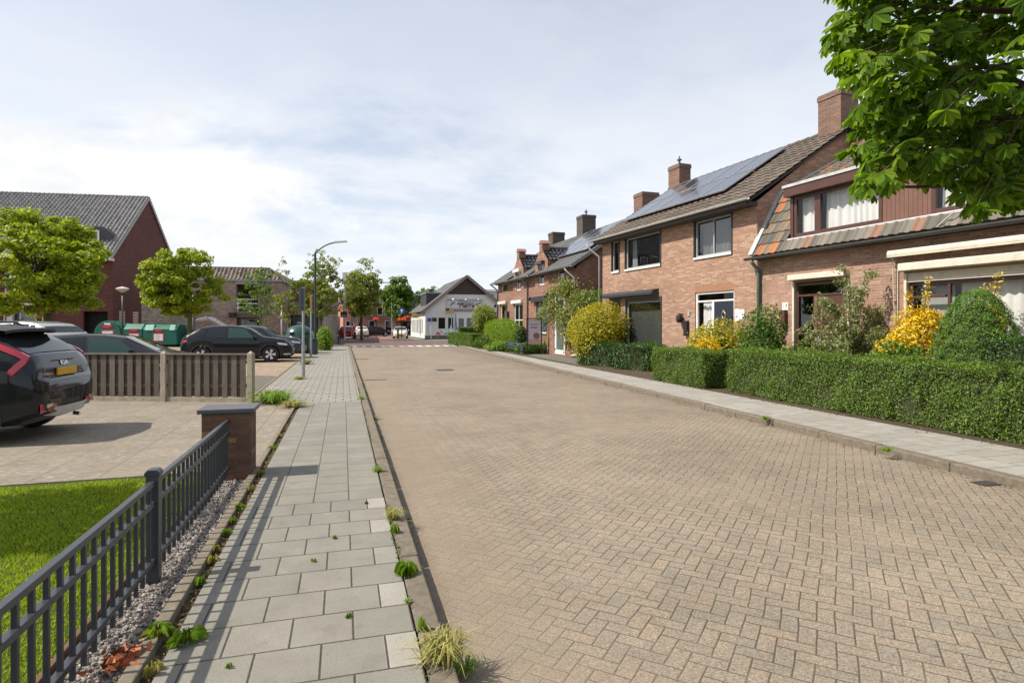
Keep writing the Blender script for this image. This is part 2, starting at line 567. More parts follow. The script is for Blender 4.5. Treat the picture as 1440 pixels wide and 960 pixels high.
def herringbone(name, w, stops, joint, turn=45., sand=(.33, .27, .2), band=False):
    t = NT(name); co = t.coord(); x, y, z = t.sep(co)
    a = R(turn); ca, sa = math.cos(a) / w, math.sin(a) / w
    xa = x
    wob = t.noise(co, 1.3, 3., color=True); wx, wy, _ = t.sep(wob)
    x = t.math('ADD', x, t.math('MULTIPLY', t.math('SUBTRACT', wx, .5), .05)); y = t.math('ADD', y, t.math('MULTIPLY', t.math('SUBTRACT', wy, .5), .05))
    p = t.math('ADD', t.math('MULTIPLY', x, ca), t.math('MULTIPLY', y, sa))
    q = t.math('SUBTRACT', t.math('MULTIPLY', y, ca), t.math('MULTIPLY', x, sa))
    i, j = t.math('FLOOR', p), t.math('FLOOR', q); fx, fy = t.math('SUBTRACT', p, i), t.math('SUBTRACT', q, j)
    k = t.math('FLOORED_MODULO', t.math('SUBTRACT', i, j), 4.)
    hor = t.math('LESS_THAN', k, 1.5); ver = t.math('SUBTRACT', 1., hor)
    k1 = t.math('COMPARE', k, 1., .2); k2 = t.math('COMPARE', k, 2., .2)
    ln = t.math('ADD', t.math('MULTIPLY', hor, t.math('ADD', fx, k1)), t.math('MULTIPLY', ver, t.math('ADD', fy, k2)))
    wd = t.math('ADD', t.math('MULTIPLY', hor, fy), t.math('MULTIPLY', ver, fx))
    d = t.math('MINIMUM', t.math('MINIMUM', ln, t.math('SUBTRACT', 2., ln)), t.math('MINIMUM', wd, t.math('SUBTRACT', 1., wd)))
    ident = t.comb(t.math('SUBTRACT', i, t.math('MULTIPLY', hor, k1)), t.math('SUBTRACT', j, t.math('MULTIPLY', ver, k2)), hor)
    rnd = t.white(ident)
    c = t.ramp(rnd, stops)
    big = t.noise(co, .55, 5., .6); mid = t.noise(co, 3.5, 4., .6)
    kk = t.math('MULTIPLY', t.map(big, .3, .7, .95, 1.25), t.map(mid, .3, .7, .9, 1.1)); c = t.vmath('MULTIPLY', c, t.comb(kk, kk, kk))
    c, f = speckle(t, co, c, .5, 95.); g2 = t.map(t.noise(co, 38., 3., .75), .3, .7, .74, 1.26); c = t.vmath('MULTIPLY', c, t.comb(g2, g2, g2))
    filled = t.map(t.noise(co, .9, 4., .7), .45, .7, .1, .7, True)      # joints filled with sand in places
    if band:      # sand drifted against the left kerb, dirt in both gutters, darker wheel tracks
        ed_ = t.math('ADD', xa, t.math('MULTIPLY', t.math('SUBTRACT', t.noise(co, 1.1, 4.), .5), .9))
        sd = t.map(ed_, .7, 1.7, 1., 0., True); filled = t.math('MAXIMUM', filled, sd); c = t.mix(t.math('MULTIPLY', sd, .5), c, (.215, .168, .12))
        gut = t.math('ADD', t.map(xa, .5, .66, 1., 0., True), t.map(t.math('SUBTRACT', xa, t.math('MULTIPLY', y, .0)), 6.0, 7.2, 0., .7, True)); c = t.mix(t.math('MULTIPLY', t.math('MULTIPLY', gut, t.map(t.noise(co, 3., 4.), .3, .7, .2, 1.)), .55), c, (.085, .066, .048))
        oil = t.map(t.noise(co, .8, 5., .7), .6, .72, 0., .3, True); c = t.mix(oil, c, (.11, .095, .08))
    jm = t.map(d, .012, .048, 1., 0., True)
    jc = t.mix(filled, joint, sand)
    c = t.mix(t.math('MULTIPLY', jm, t.map(filled, 0., 1., 1., .35)), c, jc)
    h = t.math('ADD', t.math('ADD', t.math('MULTIPLY', t.map(d, .0, .09, 0., 1., True), t.map(filled, 0, 1, 1., .45)), t.math('MULTIPLY', rnd, .5)), t.math('MULTIPLY', f, .35))
    return t, t.bsdf(c, .9, 0., .22, t.bump(h, .75, .008))


def slabs(name, w, h, mode, stops, joint, x0=0., half=None, moss=.5, jw=.009, rough=.8, fleck=0.):
    "paving slabs: mode 0 rows across in half bond, 1 columns along in half bond, 2 plain grid"
    t = NT(name); co = t.coord(); x, y, z = t.sep(co)
    x = t.math('SUBTRACT', x, x0)
    if mode == 0:
        row = t.math('FLOOR', t.math('DIVIDE', y, h)); odd = t.math('FLOORED_MODULO', row, 2.)
        tx, ty = t.math('ADD', t.math('DIVIDE', x, w), t.math('MULTIPLY', odd, .5)), t.math('DIVIDE', y, h)
    elif mode == 1:
        colm = t.math('FLOOR', t.math('DIVIDE', x, w)); odd = t.math('FLOORED_MODULO', colm, 2.)
        tx, ty = t.math('DIVIDE', x, w), t.math('ADD', t.math('DIVIDE', y, h), t.math('MULTIPLY', odd, .42))
    else:
        tx, ty = t.math('DIVIDE', x, w), t.math('DIVIDE', y, h); odd = 0.
    i, j = t.math('FLOOR', tx), t.math('FLOOR', ty); fx, fy = t.math('SUBTRACT', tx, i), t.math('SUBTRACT', ty, j)
    dx = t.math('MULTIPLY', t.math('MINIMUM', fx, t.math('SUBTRACT', 1., fx)), w); dy = t.math('MULTIPLY', t.math('MINIMUM', fy, t.math('SUBTRACT', 1., fy)), h)
    d = t.math('MINIMUM', dx, dy)
    rnd = t.white(t.comb(i, j, 7.)); c = t.ramp(rnd, stops)
    if half is not None:
        m = t.math('MULTIPLY', t.math('GREATER_THAN', x, half[0]), odd)
        c = t.mix(t.math('MULTIPLY', m, t.map(t.white(t.comb(j, 3., 1.)), 0, 1, .2, 1.)), c, half[1])
    mid = t.noise(co, 2.2, 5., .65); kk = t.map(mid, .25, .75, .84, 1.12); c = t.vmath('MULTIPLY', c, t.comb(kk, kk, kk))
    st = t.map(t.noise(co, 5., 6., .72), .53, .72, 0., .42, True); c = t.mix(st, c, (.12, .108, .085)); lt = t.map(t.noise(co, 3.1, 5., .7), .58, .72, 0., .3, True); c = t.mix(lt, c, (.33, .3, .25))
    c, f = speckle(t, co, c, .2, 150.)
    if fleck:
        fl = t.math('MULTIPLY', t.map(t.noise(t.vmath('MULTIPLY', co, (.45, 1., 1.)), 22., 4., .7), .52, .62, 0., fleck, True), t.map(t.noise(co, 1.1, 3.), .35, .6, .35, 1.)); c = t.mix(fl, c, (.36, .325, .27)); fd = t.map(t.noise(co, 13., 5., .7), .55, .7, 0., .55, True); c = t.mix(fd, c, (.12, .1, .075))
    jn = t.math('ADD', d, t.math('MULTIPLY', t.math('SUBTRACT', t.noise(co, 40., 3.), .5), .006))
    jm = t.map(jn, jw * .25, jw * .75, 1., 0., True)
    g = t.map(t.noise(co, 1.7, 5., .7), .55, .68, 0., moss, True)
    jc = t.mix(g, joint, (.13, .17, .03))
    c = t.mix(jm, c, jc)
    hh = t.math('ADD', t.math('ADD', t.map(d, 0., jw, 0., 1., True), t.math('MULTIPLY', rnd, .25)), t.math('MULTIPLY', f, .12))
    return t.done(t.bsdf(c, rough, 0., .3, t.bump(hh, .6, .008)))


def soil_mat(name, c1, c2, scale=18.):
    t = NT(name); co = t.coord(); n = t.noise(co, scale, 6., .7)
    c = t.ramp(n, [(.3, c1), (.7, c2)]); c, f = speckle(t, co, c, .25, 120.)
    return t.done(t.bsdf(c, .95, 0., .15, t.bump(t.math('ADD', n, f), .8, .02)))


road_t, road_s = herringbone('road_pavers', .092, ((0., (.212, .176, .132)), (.3, (.23, .186, .138)), (.55, (.2, .171, .133)), (.8, (.238, .188, .138)), (1., (.196, .168, .131))), (.065, .055, .041), sand=(.2, .165, .122), band=True)
M_ROAD = road_t.done(road_s)
t2, s2 = herringbone('cross_street_pavers', .105, ((0., (.125, .085, .075)), (.5, (.155, .1, .088)), (1., (.11, .085, .078))), (.06, .05, .045), sand=(.13, .1, .09))
M_CROSS = t2.done(s2)
t2, s2 = herringbone('red_pavers', .105, ((0., (.2, .12, .1)), (.5, (.23, .138, .115)), (1., (.18, .11, .095))), (.1, .06, .05), sand=(.2, .13, .1))
M_RED = t2.done(s2)
t2, s2 = herringbone('parking_pavers', .105, ((0., (0.245, 0.184, 0.133)), (.5, (0.288, 0.216, 0.158)), (1., (0.223, 0.176, 0.133))), (0.101, 0.079, 0.058))
M_PARK = t2.done(s2)
GREY = ((0., (.19, .18, .152)), (.4, (.215, .202, .17)), (.75, (.198, .186, .158)), (1., (.232, .216, .18)))
M_SLAB_A = slabs('grey_slabs_half_bond', .3, .3, 0, GREY, (0.056, 0.050, 0.036), -.85, (1.04, (0.344, 0.320, 0.272)))
M_SLAB_B = slabs('grey_slabs_columns', .3, .3, 1, GREY, (.09, .08, .06), -.85, moss=.3)
M_SLAB_C = slabs('grey_slabs_far', .3, .3, 0, ((0., (0.238, 0.223, 0.191)), (1., (0.270, 0.252, 0.216))), (0.072, 0.065, 0.050), -1.8, moss=.4, jw=.02)
M_SLAB_R = slabs('grey_slabs_wide', .6, .3, 1, ((0., (0.287, 0.274, 0.241)), (.5, (0.312, 0.295, 0.261)), (1., (0.337, 0.320, 0.283))), (0.101, 0.091, 0.072), 0., moss=.25)
M_DRIVE = slabs('brown_driveway_slabs', .6, .6, 2, ((0., (.205, .172, .13)), (.5, (.225, .19, .145)), (1., (.212, .178, .138))), (.15, .124, .094), 0., moss=.5, rough=.88, fleck=.8)
M_KERB = plain('kerb_concrete', (.185, .155, .118), .9, var=.38, scale=16., bump=.9, dirt=.5, spec=.2)
M_EDGE = plain('edging_concrete', (0.208, 0.176, 0.132), .92, var=.3, scale=14., bump=.8, dirt=.5, spec=.2)
M_SOIL = soil_mat('soil', (.06, .045, .03), (.13, .1, .065))
M_GRAVELBED = soil_mat('gravel_bed', (.2, .18, .16), (.33, .3, .27), 60.)
M_TURF = soil_mat('turf_soil', (.045, .07, .012), (.085, .11, .02), 9.)
M_GREYGROUND = soil_mat('grey_gravel_ground', (0.140, 0.130, 0.108), (0.189, 0.175, 0.143), 5.)


def sheet(name, pts, z, mat, label, cat, rz=STREET, sub=0):
    "a horizontal sheet given by street coordinates (a, b), drawn in the street's own axes"
    mb = MB(); mb.face([(a, b, 0) for a, b in pts])
    o = mb.build(name, mat); o.location = (0, 0, z); o.rotation_euler = (0, 0, rz)
    return tag(o, label, cat, kind='structure')


def slabbed(name, pts, z0, z1, mat, label, cat):
    mb = MB(); mb.prism(pts[::-1], z0 - z1, 0, 'z')
    o = mb.build(name, mat); o.location = (0, 0, z1); o.rotation_euler = (0, 0, STREET)
    return tag(o, label, cat, kind='structure')


gm = soil_mat('open_ground', (.09, .1, .045), (.16, .15, .085), .8)
mb = MB(); mb.face([(-1500, -300, 0), (1500, -300, 0), (1500, 2500, 0), (-1500, 2500, 0)])
o = mb.build('ground', gm); o.location = (0, 0, -.06); tag(o, 'flat open ground reaching to the horizon under the whole street', 'ground', kind='structure')


def kerb_r(b): return 6.35 + .045 * b         # road edge of the right kerb (street coordinates)


KR = [(kerb_r(b), b) for b in (-8, 0, 10, 20, 30, 40)] + [(8.35, 43.5), (9.0, 46.0), (10.4, 47.6)]
sheet('road', [(.49, -8)] + KR[:-1] + [(10.4, 47.2), (.49, 47.2)], 0., M_ROAD, 'wide street of beige concrete pavers laid in herringbone', 'road')
sheet('cross_street', [(-90, 47.2), (120, 47.2), (120, 62.), (-90, 62.)], .0, M_CROSS, 'dark brown paved cross street at the end of the beige road', 'road')
sheet('far_road', [(1.5, 62.), (7.4, 62.), (6.6, 135.), (-2.5, 135.)], .006, M_RED, 'red paved side street running on beyond the cross street', 'road')
sheet('far_pavement', [(-90, 62.), (1.5, 62.), (-2.5, 135.), (-90, 135.)], .01, M_SLAB_C, 'pale pavement beyond the cross street, left of the red side street', 'pavement')
sheet('far_pavement', [(7.4, 62.), (90, 62.), (90, 135.), (6.6, 135.)], .01, M_SLAB_C, 'pale pavement beyond the cross street in front of the white shop', 'pavement')
# left pavement
slabbed('pavement', [(-.8, -8), (.35, -8), (.35, 5.7), (-.8, 5.7)], 0, .1, M_SLAB_A, 'near stretch of grey slab pavement in half bond beside the metal fence', 'pavement')
slabbed('pavement', [(-.8, 5.7), (.35, 5.7), (.35, 12.4), (-.8, 12.4)], 0, .1, M_SLAB_B, 'stretch of grey slab pavement laid in columns across the driveway', 'pavement')
slabbed('pavement', [(-.85, 12.4), (.35, 12.4), (.35, 46.6), (-1.85, 46.6), (-1.85, 14.2)], 0, .1, M_SLAB_C, 'wider far stretch of pale slab pavement past the sign posts', 'pavement')
# kerbs
mb = MB(); b = -8.
while b < 46.4:
    mb.box(.362 + random.uniform(-.003, .003), .49 + random.uniform(-.004, .004), b + .006, min(46.6, b + .994), -.04, .098 + random.uniform(-.004, .004)); b += 1.
o = mb.build('kerb', M_KERB, bevel=.012); o.rotation_euler = (0, 0, STREET); tag(o, 'worn concrete kerb along the left side of the road', 'kerb', kind='structure')
mb = MB()
for k in range(len(KR) - 1):
    (a0, b0), (a1, b1) = KR[k], KR[k + 1]; L = math.hypot(a1 - a0, b1 - b0); n = max(1, round(L)); ux, uy = (a1 - a0) / L, (b1 - b0) / L
    for i in range(n):
        s0, s1 = L * i / n + .005, L * (i + 1) / n - .005; j = random.uniform(-.005, .005); h = .105 + random.uniform(-.006, .005)
        P = [(a0 + ux * s + uy * q + j, b0 + uy * s - ux * q, zz) for zz in (-.04, h) for s, q in ((s0, 0), (s0, .15), (s1, .15), (s1, 0))]
        mb.hexa(P)
o = mb.build('kerb', M_KERB, bevel=.015); o.rotation_euler = (0, 0, STREET); tag(o, 'stained concrete kerb along the right side of the road', 'kerb', kind='structure')
# right pavement between kerb and gardens
BK = lambda b: 8.05 + .022 * b               # back edge
pts = [(a + .15, b) for a, b in KR[:-1]] + [(12.5, 48.), (60, 48.), (60, 46.4), (BK(44), 46.4)] + [(BK(b), b) for b in (40, 30, 20, 10, 0, -8)]
slabbed('pavement', pts, 0, .1, M_SLAB_R, 'pale slab pavement in front of the hedges on the right', 'pavement')
# gardens right, plots left
slabbed('garden_soil', [(BK(-8), -8), (60, -8), (60, 46.3), (BK(46.3), 46.3)], 0, .085, M_SOIL, 'dark garden soil in front of the brick houses', 'garden')
slabbed('driveway', [(-40, 6.0), (-.92, 6.9), (-.92, 12.3), (-1.9, 14.0), (-40, 14.0)], 0, .096, M_DRIVE, 'brown slab driveway between the lawn and the wooden fence', 'driveway')
slabbed('parking_lot', [(-70, 14.1), (-1.9, 14.1), (-1.9, 46.4), (-70, 46.4)], 0, .094, M_PARK, 'reddish beige paved parking lot behind the wooden fence', 'parking lot')
sheet('gravel_strip', [(-7.5, 14.3), (-1.95, 14.3), (-1.95, 19.2), (-2.6, 19.6), (-7.5, 17.6)], .099, M_GREYGROUND, 'strip of grey gravel ground between fence end and parking lot', 'gravel strip')
slabbed('lawn_soil', [(-40, -8), (-1.27, -8), (-1.27, 7.2), (-40, 6.5)], 0, .085, M_TURF, 'green turf soil under the front lawn', 'lawn')
slabbed('gravel_bed', [(-1.265, -8), (-.93, -8), (-.93, 6.9), (-1.265, 6.9)], 0, .07, M_GRAVELBED, 'bed of grey gravel under the metal fence', 'gravel bed')
slabbed('soil_gap', [(-.864, -8), (-.799, -8), (-.799, 12.3), (-.864, 12.3)], 0, .078, M_SOIL, 'dark soil gap between edging stones and pavement', 'soil')
mb = MB(); b = -8.
while b < 6.4:
    mb.box(-.93, -.862, b + .004, b + .996, .0, .125 + random.uniform(-.006, .006)); b += 1.
o = mb.build('edging_stones', M_EDGE, bevel=.008); o.rotation_euler = (0, 0, STREET); tag(o, 'weathered concrete edging stones between gravel and pavement', 'edging', kind='structure')
mb = MB(); mb.box(-1.29, -1.262, -8, 6.45, .0, .115)
o = mb.build('lawn_edging', plain('edging_timber', (.12, .07, .04), .85, var=.35, scale=20., bump=.5), bevel=.004); o.rotation_euler = (0, 0, STREET); tag(o, 'brown edging board between lawn and gravel', 'edging', kind='structure')
mb = MB(); mb.box(-.93, -.87, 6.9, 12.4, .0, .112)
o = mb.build('driveway_edging', M_EDGE, bevel=.008); o.rotation_euler = (0, 0, STREET); tag(o, 'concrete edging strip between driveway and pavement', 'edging', kind='structure')
# ramp markings
mb = MB()
for k in range(13):
    a = .75 + k * .7
    mb.face([(a, 45.4, 0), (a + .3, 45.4, 0), (a + .2, 47.1, 0), (a - .1, 47.1, 0)])
mb.face([(.5, 47.1, 0), (9.8, 47.1, 0), (9.8, 47.4, 0), (.5, 47.4, 0)])
o = mb.build('ramp_marking', plain('white_road_paint', (.85, .83, .78), .7, var=.1, scale=3., dirt=.3)); o.location = (0, 0, .008); o.rotation_euler = (0, 0, STREET)
tag(o, 'row of white stripes across the road at the crossing ramp', 'road marking', kind='structure')

# ------------------------------------------------------------------ building helpers
def wall_holes(mb, x0, x1, z0, z1, holes, y=0., depth=.1):
    xs = sorted({x0, x1, *[v for h in holes for v in h[:2] if x0 < v < x1]}); zs = sorted({z0, z1, *[v for h in holes for v in h[2:4] if z0 < v < z1]})
    for i in range(len(xs) - 1):
        for j in range(len(zs) - 1):
            cx, cz = (xs[i] + xs[i + 1]) / 2, (zs[j] + zs[j + 1]) / 2
            if any(h[0] < cx < h[1] and h[2] < cz < h[3] for h in holes): continue
            mb.face([(xs[i], y, zs[j]), (xs[i + 1], y, zs[j]), (xs[i + 1], y, zs[j + 1]), (xs[i], y, zs[j + 1])])
    for a, b, c, d in [h[:4] for h in holes]:
        e = y + depth
        mb.face([(a, y, c), (a, y, d), (a, e, d), (a, e, c)]); mb.face([(b, y, d), (b, y, c), (b, e, c), (b, e, d)])
        mb.face([(a, y, d), (b, y, d), (b, e, d), (a, e, d)]); mb.face([(b, y, c), (a, y, c), (a, e, c), (b, e, c)])
    return mb


def tile_roof(mb, P0, U, V, ul, vl, tw, th, amp, lift, seg=6, shape='wave', clip=None):
    P0, U, V = Vector(P0), Vector(U).normalized(), Vector(V).normalized(); N = U.cross(V)
    nc = max(1, round(ul / tw)); tw = ul / nc; nr = max(1, round(vl / th)); th = vl / nr
    prof = []
    for s in range(seg):
        f = s / seg
        if shape == 'wave': h = amp * (.5 - .5 * math.cos(2 * math.pi * f))
        elif shape == 'pan': h = amp * max(0., math.cos(2 * math.pi * f)) + amp * .25 * (.5 + .5 * math.cos(2 * math.pi * f))
        else: h = amp if f < .28 else 0.
        prof.append((f, h))
    cols = [(c + f, h) for c in range(nc) for f, h in prof] + [(nc - 1e-4, prof[0][1])]
    for r in range(nr):
        base = len(mb.v)
        for v, l in ((r * th, lift), ((r + 1) * th, 0.), ((r + 1) * th, lift)):
            for c, h in cols:
                p = P0 + U * (c * tw) + V * v + N * (h + l); mb.v.append(tuple(p))
        n = len(cols)
        for k, (va, vb) in enumerate(((r + .02, r + .98), (r + .97, r + .98))):
            if k == 1 and r == nr - 1: continue
            for i in range(n - 1):
                a = base + k * n + i
                if clip is not None:
                    cu, cv = (cols[i][0] + .5 / seg) * tw, (r + .5) * th
                    if not clip(cu, cv): continue
                mb.uv[len(mb.f)] = [(cols[i][0], va), (cols[i + 1][0] - 1e-3, va), (cols[i + 1][0] - 1e-3, vb), (cols[i][0], vb)]
                mb.f.append((a, a + 1, a + n + 1, a + n))
        # front edge of the lowest row
        if r == 0:
            b2 = len(mb.v)
            for c, h in cols: mb.v.append(tuple(P0 + U * (c * tw) + N * (h + lift - .035)))
            for i in range(n - 1):
                mb.uv[len(mb.f)] = [(cols[i][0], .02)] * 4
                mb.f.append((b2 + i, b2 + i + 1, base + i + 1, base + i))
    return mb


def window(parent, x0, x1, z0, z1, y, fmat, fw=.065, cols=(), rows=(), pane=None, sill=None, curtain=None, name='window', deep=.07, inner=None, mull=.055, holder=None):
    "a window frame (the part) with its panes, sill and curtains as sub-parts; y is the frame's front"
    mb = MB(); e = y + deep
    for a, b, c, d in ((x0, x0 + fw, z0, z1), (x1 - fw, x1, z0, z1), (x0 + fw, x1 - fw, z0, z0 + fw), (x0 + fw, x1 - fw, z1 - fw, z1)): mb.box(a, b, y, e, c, d)
    for f in cols:
        c = x0 + (x1 - x0) * f; mb.box(c - mull / 2, c + mull / 2, y + .004, e, z0 + fw, z1 - fw)
    for r in rows:
        f, a, b = r if isinstance(r, tuple) else (r, 0., 1.)
        c = z0 + (z1 - z0) * f; mb.box(x0 + (x1 - x0) * a + fw * .9, x0 + (x1 - x0) * b - fw * .9, y + .002, e - .003, c - mull / 2, c + mull / 2)
    w = mb.build(name, fmat, parent, bevel=.006)
    if pane is not None:
        p = MB(); p.face([(x0 + fw * .8, y + deep * .55, z0 + fw * .8), (x1 - fw * .8, y + deep * .55, z0 + fw * .8), (x1 - fw * .8, y + deep * .55, z1 - fw * .8), (x0 + fw * .8, y + deep * .55, z1 - fw * .8)])
        p.build('pane', pane, w)
    if sill:
        MB().box(x0 - .03, x1 + .03, y - sill[1], y + .02, z0 - sill[2], z0).build('sill', sill[0], w, bevel=.006)
    if curtain:
        m, a, b, top, bot = curtain
        c = MB(); A, B = x0 + fw + (x1 - x0) * a, x0 + (x1 - x0) * b - fw
        ph = random.uniform(0, 6); n = max(20, int((B - A) * 60))
        c.grid(lambda u, v: (A + (B - A) * u, e + .16 + .028 * math.sin(u * (B - A) * 34 + ph + 1.5 * math.sin(u * 9 + v)) + .012 * math.sin(u * 71 + v * 2), bot + (top - bot) * v), n, 6)
        c.build('curtain', m, w, smooth=True)
    return w


def pipe(parent, pts, r, mat, name='downpipe', n=10):
    return MB().tube(pts, r, n).build(name, mat, parent, smooth=True)


def gutter(parent, x0, x1, y, z, mat, r=.065, name='gutter'):
    mb = MB(); pr = []
    for k in range(9):
        t = math.pi + math.pi * k / 8; pr.append((r * math.cos(t), r * math.sin(t)))
    poly = [(y + a, z + b) for a, b in pr] + [(y + a * .86, z + b * .86 + .004) for a, b in reversed(pr)]
    mb.prism(poly, x0, x1, 'x')
    return mb.build(name, mat, parent, autosmooth=40)


def chimney(parent, x0, x1, y0, y1, z0, z1, bm, cap=None, pots=0, corbel=True, lead=True):
    mb = MB(); mb.box(x0, x1, y0, y1, z0, z1 - .14)
    if corbel: mb.box(x0 - .025, x1 + .025, y0 - .025, y1 + .025, z1 - .14, z1)
    else: mb.box(x0 + .001, x1 - .001, y0 + .001, y1 - .001, z1 - .139, z1)
    c = mb.build('chimney', bm, parent)
    MB().box(x0 - .01, x1 + .01, y0 - .01, y1 + .01, z1 + .002, z1 + .045).build('cap', cap or M_KERB, c)
    for k in range(pots):
        px = x0 + (x1 - x0) * (k + .5) / pots
        MB().lathe([(.05, 0), (.05, .22), (.11, .24), (.11, .27), (.03, .33), (.03, .42)], 10, (px, (y0 + y1) / 2, z1 + .045)).build('pot', plain('zinc_pot', (.12, .12, .12), .5, .6), c, smooth=False)
    return c


# shared materials
M_BRICK_ORANGE = brick('orange_brick', (.41, .22, .148), (.32, .165, .11), (.3, .24, .185), third=(.45, .285, .2))
M_BRICK_PALE = brick('pale_orange_brick', (.4, .215, .152), (.31, .16, .115), (.34, .275, .22), third=(.44, .285, .205))
M_BRICK_RED = brick('red_brick', (.31, .145, .1), (.24, .105, .076), (.23, .18, .145), third=(.36, .19, .13))
M_BRICK_DARK = brick('dark_red_brown_brick', (.16, .058, .046), (.125, .047, .039), (.11, .066, .055), bw=.3, bh=.085, blot=.2)
M_BRICK_MIX = brick('brown_grey_mixed_brick', (.36, .26, .215), (.21, .145, .125), (.31, .255, .215), bw=.26, bh=.13, mw=.016, third=(.36, .27, .22))
M_BRICK_CHIM = brick('chimney_brick', (.26, .135, .09), (.2, .1, .07), (.19, .16, .13), third=(.15, .085, .065))
M_BRICK_GREYC = brick('sooty_chimney_brick', (.12, .095, .08), (.085, .068, .06), (.1, .09, .08))
M_TILE_BROWN = tiles('brown_concrete_tiles', ((0., (.115, .092, .075)), (.3, (.135, .108, .088)), (.55, (.1, .082, .068)), (.8, (.15, .12, .097))), .8, weather=.25, moss=(.1, .09, .05))
M_TILE_MIX = tiles('old_mixed_clay_tiles', ((0., (.1, .093, .078)), (.2, (.14, .125, .1)), (.4, (.2, .15, .105)), (.55, (.115, .1, .082)), (.72, (.33, .135, .065)), (.8, (.17, .14, .11)), (.92, (.4, .15, .065))), .85, weather=.35, moss=(.12, .12, .08))
M_TILE_GREYMIX = tiles('grey_clay_tiles', ((0., (.12, .11, .092)), (.25, (.17, .155, .13)), (.5, (.145, .13, .108)), (.7, (.2, .175, .145)), (.9, (.24, .135, .095))), .85, weather=.3, moss=(.13, .13, .1))
M_TILE_BLACK = tiles('glazed_black_tiles', ((0., (.022, .022, .024)), (.4, (.03, .03, .032)), (.8, (.018, .018, .02))), .16, spec=.8, weather=.05)
M_TILE_SLATE = tiles('matt_grey_tiles', ((0., (.105, .105, .105)), (.4, (.125, .125, .122)), (.8, (.09, .09, .092))), .6, weather=.15)
M_TILE_PAN = tiles('dark_grey_pantiles', ((0., (.23, .22, .212)), (.4, (.27, .258, .247)), (.8, (.2, .19, .186))), .5, spec=.5, weather=.15)
M_TILE_REDBR = tiles('red_brown_pantiles', ((0., (.185, .145, .122)), (.35, (.25, .2, .168)), (.7, (.14, .108, .093))), .6, weather=.2)
M_ANTH = plain('anthracite_paint', (.03, .033, .037), .38, var=.1, scale=4.)
M_WHITE = plain('white_window_paint', (.72, .72, .69), .35, var=.05, dirt=.12)
M_CREAM = plain('cream_aluminium', (.62, .56, .46), .45, var=.08, scale=2.5, dirt=.22)
M_GREYFRAME = plain('grey_aluminium', (.33, .33, .31), .4, var=.08)
M_BROWNWOOD = plain('red_brown_painted_wood', (.078, .034, .025), .42, var=.18, scale=5., dirt=.1)
M_BROWNWOOD_LIGHT = plain('faded_red_brown_wood', (.16, .078, .056), .5, var=.15, scale=6., dirt=.15)
M_DOORBLUE = plain('dark_blue_door_paint', (.022, .026, .042), .3, var=.08)
M_ZINC = plain('weathered_zinc', (.3, .31, .31), .5, .35, var=.2, scale=7., dirt=.3)
M_ZINC_DARK = plain('dark_zinc', (.1, .105, .108), .5, .3, var=.2, scale=7.)
M_COPPER = plain('patinated_copper', (.1, .16, .13), .6, .2, var=.4, scale=4., dirt=.35)
M_LEAD = plain('lead_flashing', (.47, .47, .46), .6, .1, var=.25, scale=5., dirt=.2)
M_NET = plain('net_curtain', (.74, .72, .7), .9, var=.04)
M_CURT_GREY = plain('grey_curtain', (.34, .34, .32), .9, var=.08)
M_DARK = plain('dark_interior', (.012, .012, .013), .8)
M_PLASTER_W = plain('white_painted_plaster', (.66, .66, .63), .8, var=.06, scale=1.5, dirt=.12, bump=.15)
M_GLASS = glass()
M_GLASS_DIM = glass('reflecting_glass', (.55, .58, .6), 1.1, ior=1.8)
M_ROOM = plain('room_wall', (.2, .18, .16), .9)
M_BLIND = plain('grey_screen_cloth', (.135, .14, .125), .85, var=.06)
M_PAPER = plain('white_paper_sign', (.8, .8, .78), .6, var=.03)
M_BLACKPL = plain('black_plastic', (.015, .015, .016), .45)


def solar_mat():
    t = NT('solar_cells'); x, y, z = t.sep(t.coord('UV'))
    fx, fy = t.math('FRACT', t.math('MULTIPLY', x, 6.)), t.math('FRACT', t.math('MULTIPLY', y, 10.))
    d = t.math('MINIMUM', t.math('MINIMUM', fx, t.math('SUBTRACT', 1., fx)), t.math('MINIMUM', fy, t.math('SUBTRACT', 1., fy)))
    c = t.mix(t.math('LESS_THAN', d, .03), (.012, .016, .03), (.1, .11, .13))
    return t.done(t.bsdf(c, .2, 0., .5, None, Coat_Weight=.55, Coat_Roughness=.08))


M_SOLAR = solar_mat()


def solar_panel(parent, P0, U, V, w, h):
    U, V = Vector(U).normalized(), Vector(V).normalized(); N = U.cross(V); P0 = Vector(P0)
    mb = MB(); f = .035
    for a, b, c, d in ((0, w, 0, f), (0, w, h - f, h), (0, f, f, h - f), (w - f, w, f, h - f)):
        P = [P0 + U * u + V * v + N * n for n in (0, .045) for u, v in ((a, c), (b, c), (b, d), (a, d))]; mb.hexa(P)
    o = mb.build('solar_panel', plain('silver_panel_frame', (.5, .51, .52), .35, .7), parent)
    m = MB(); m.face([P0 + U * u + V * v + N * .035 for u, v in ((f, f), (w - f, f), (w - f, h - f), (f, h - f))], [(0, 0), (1, 0), (1, 1), (0, 1)])
    m.build('cells', M_SOLAR, o)
    return o


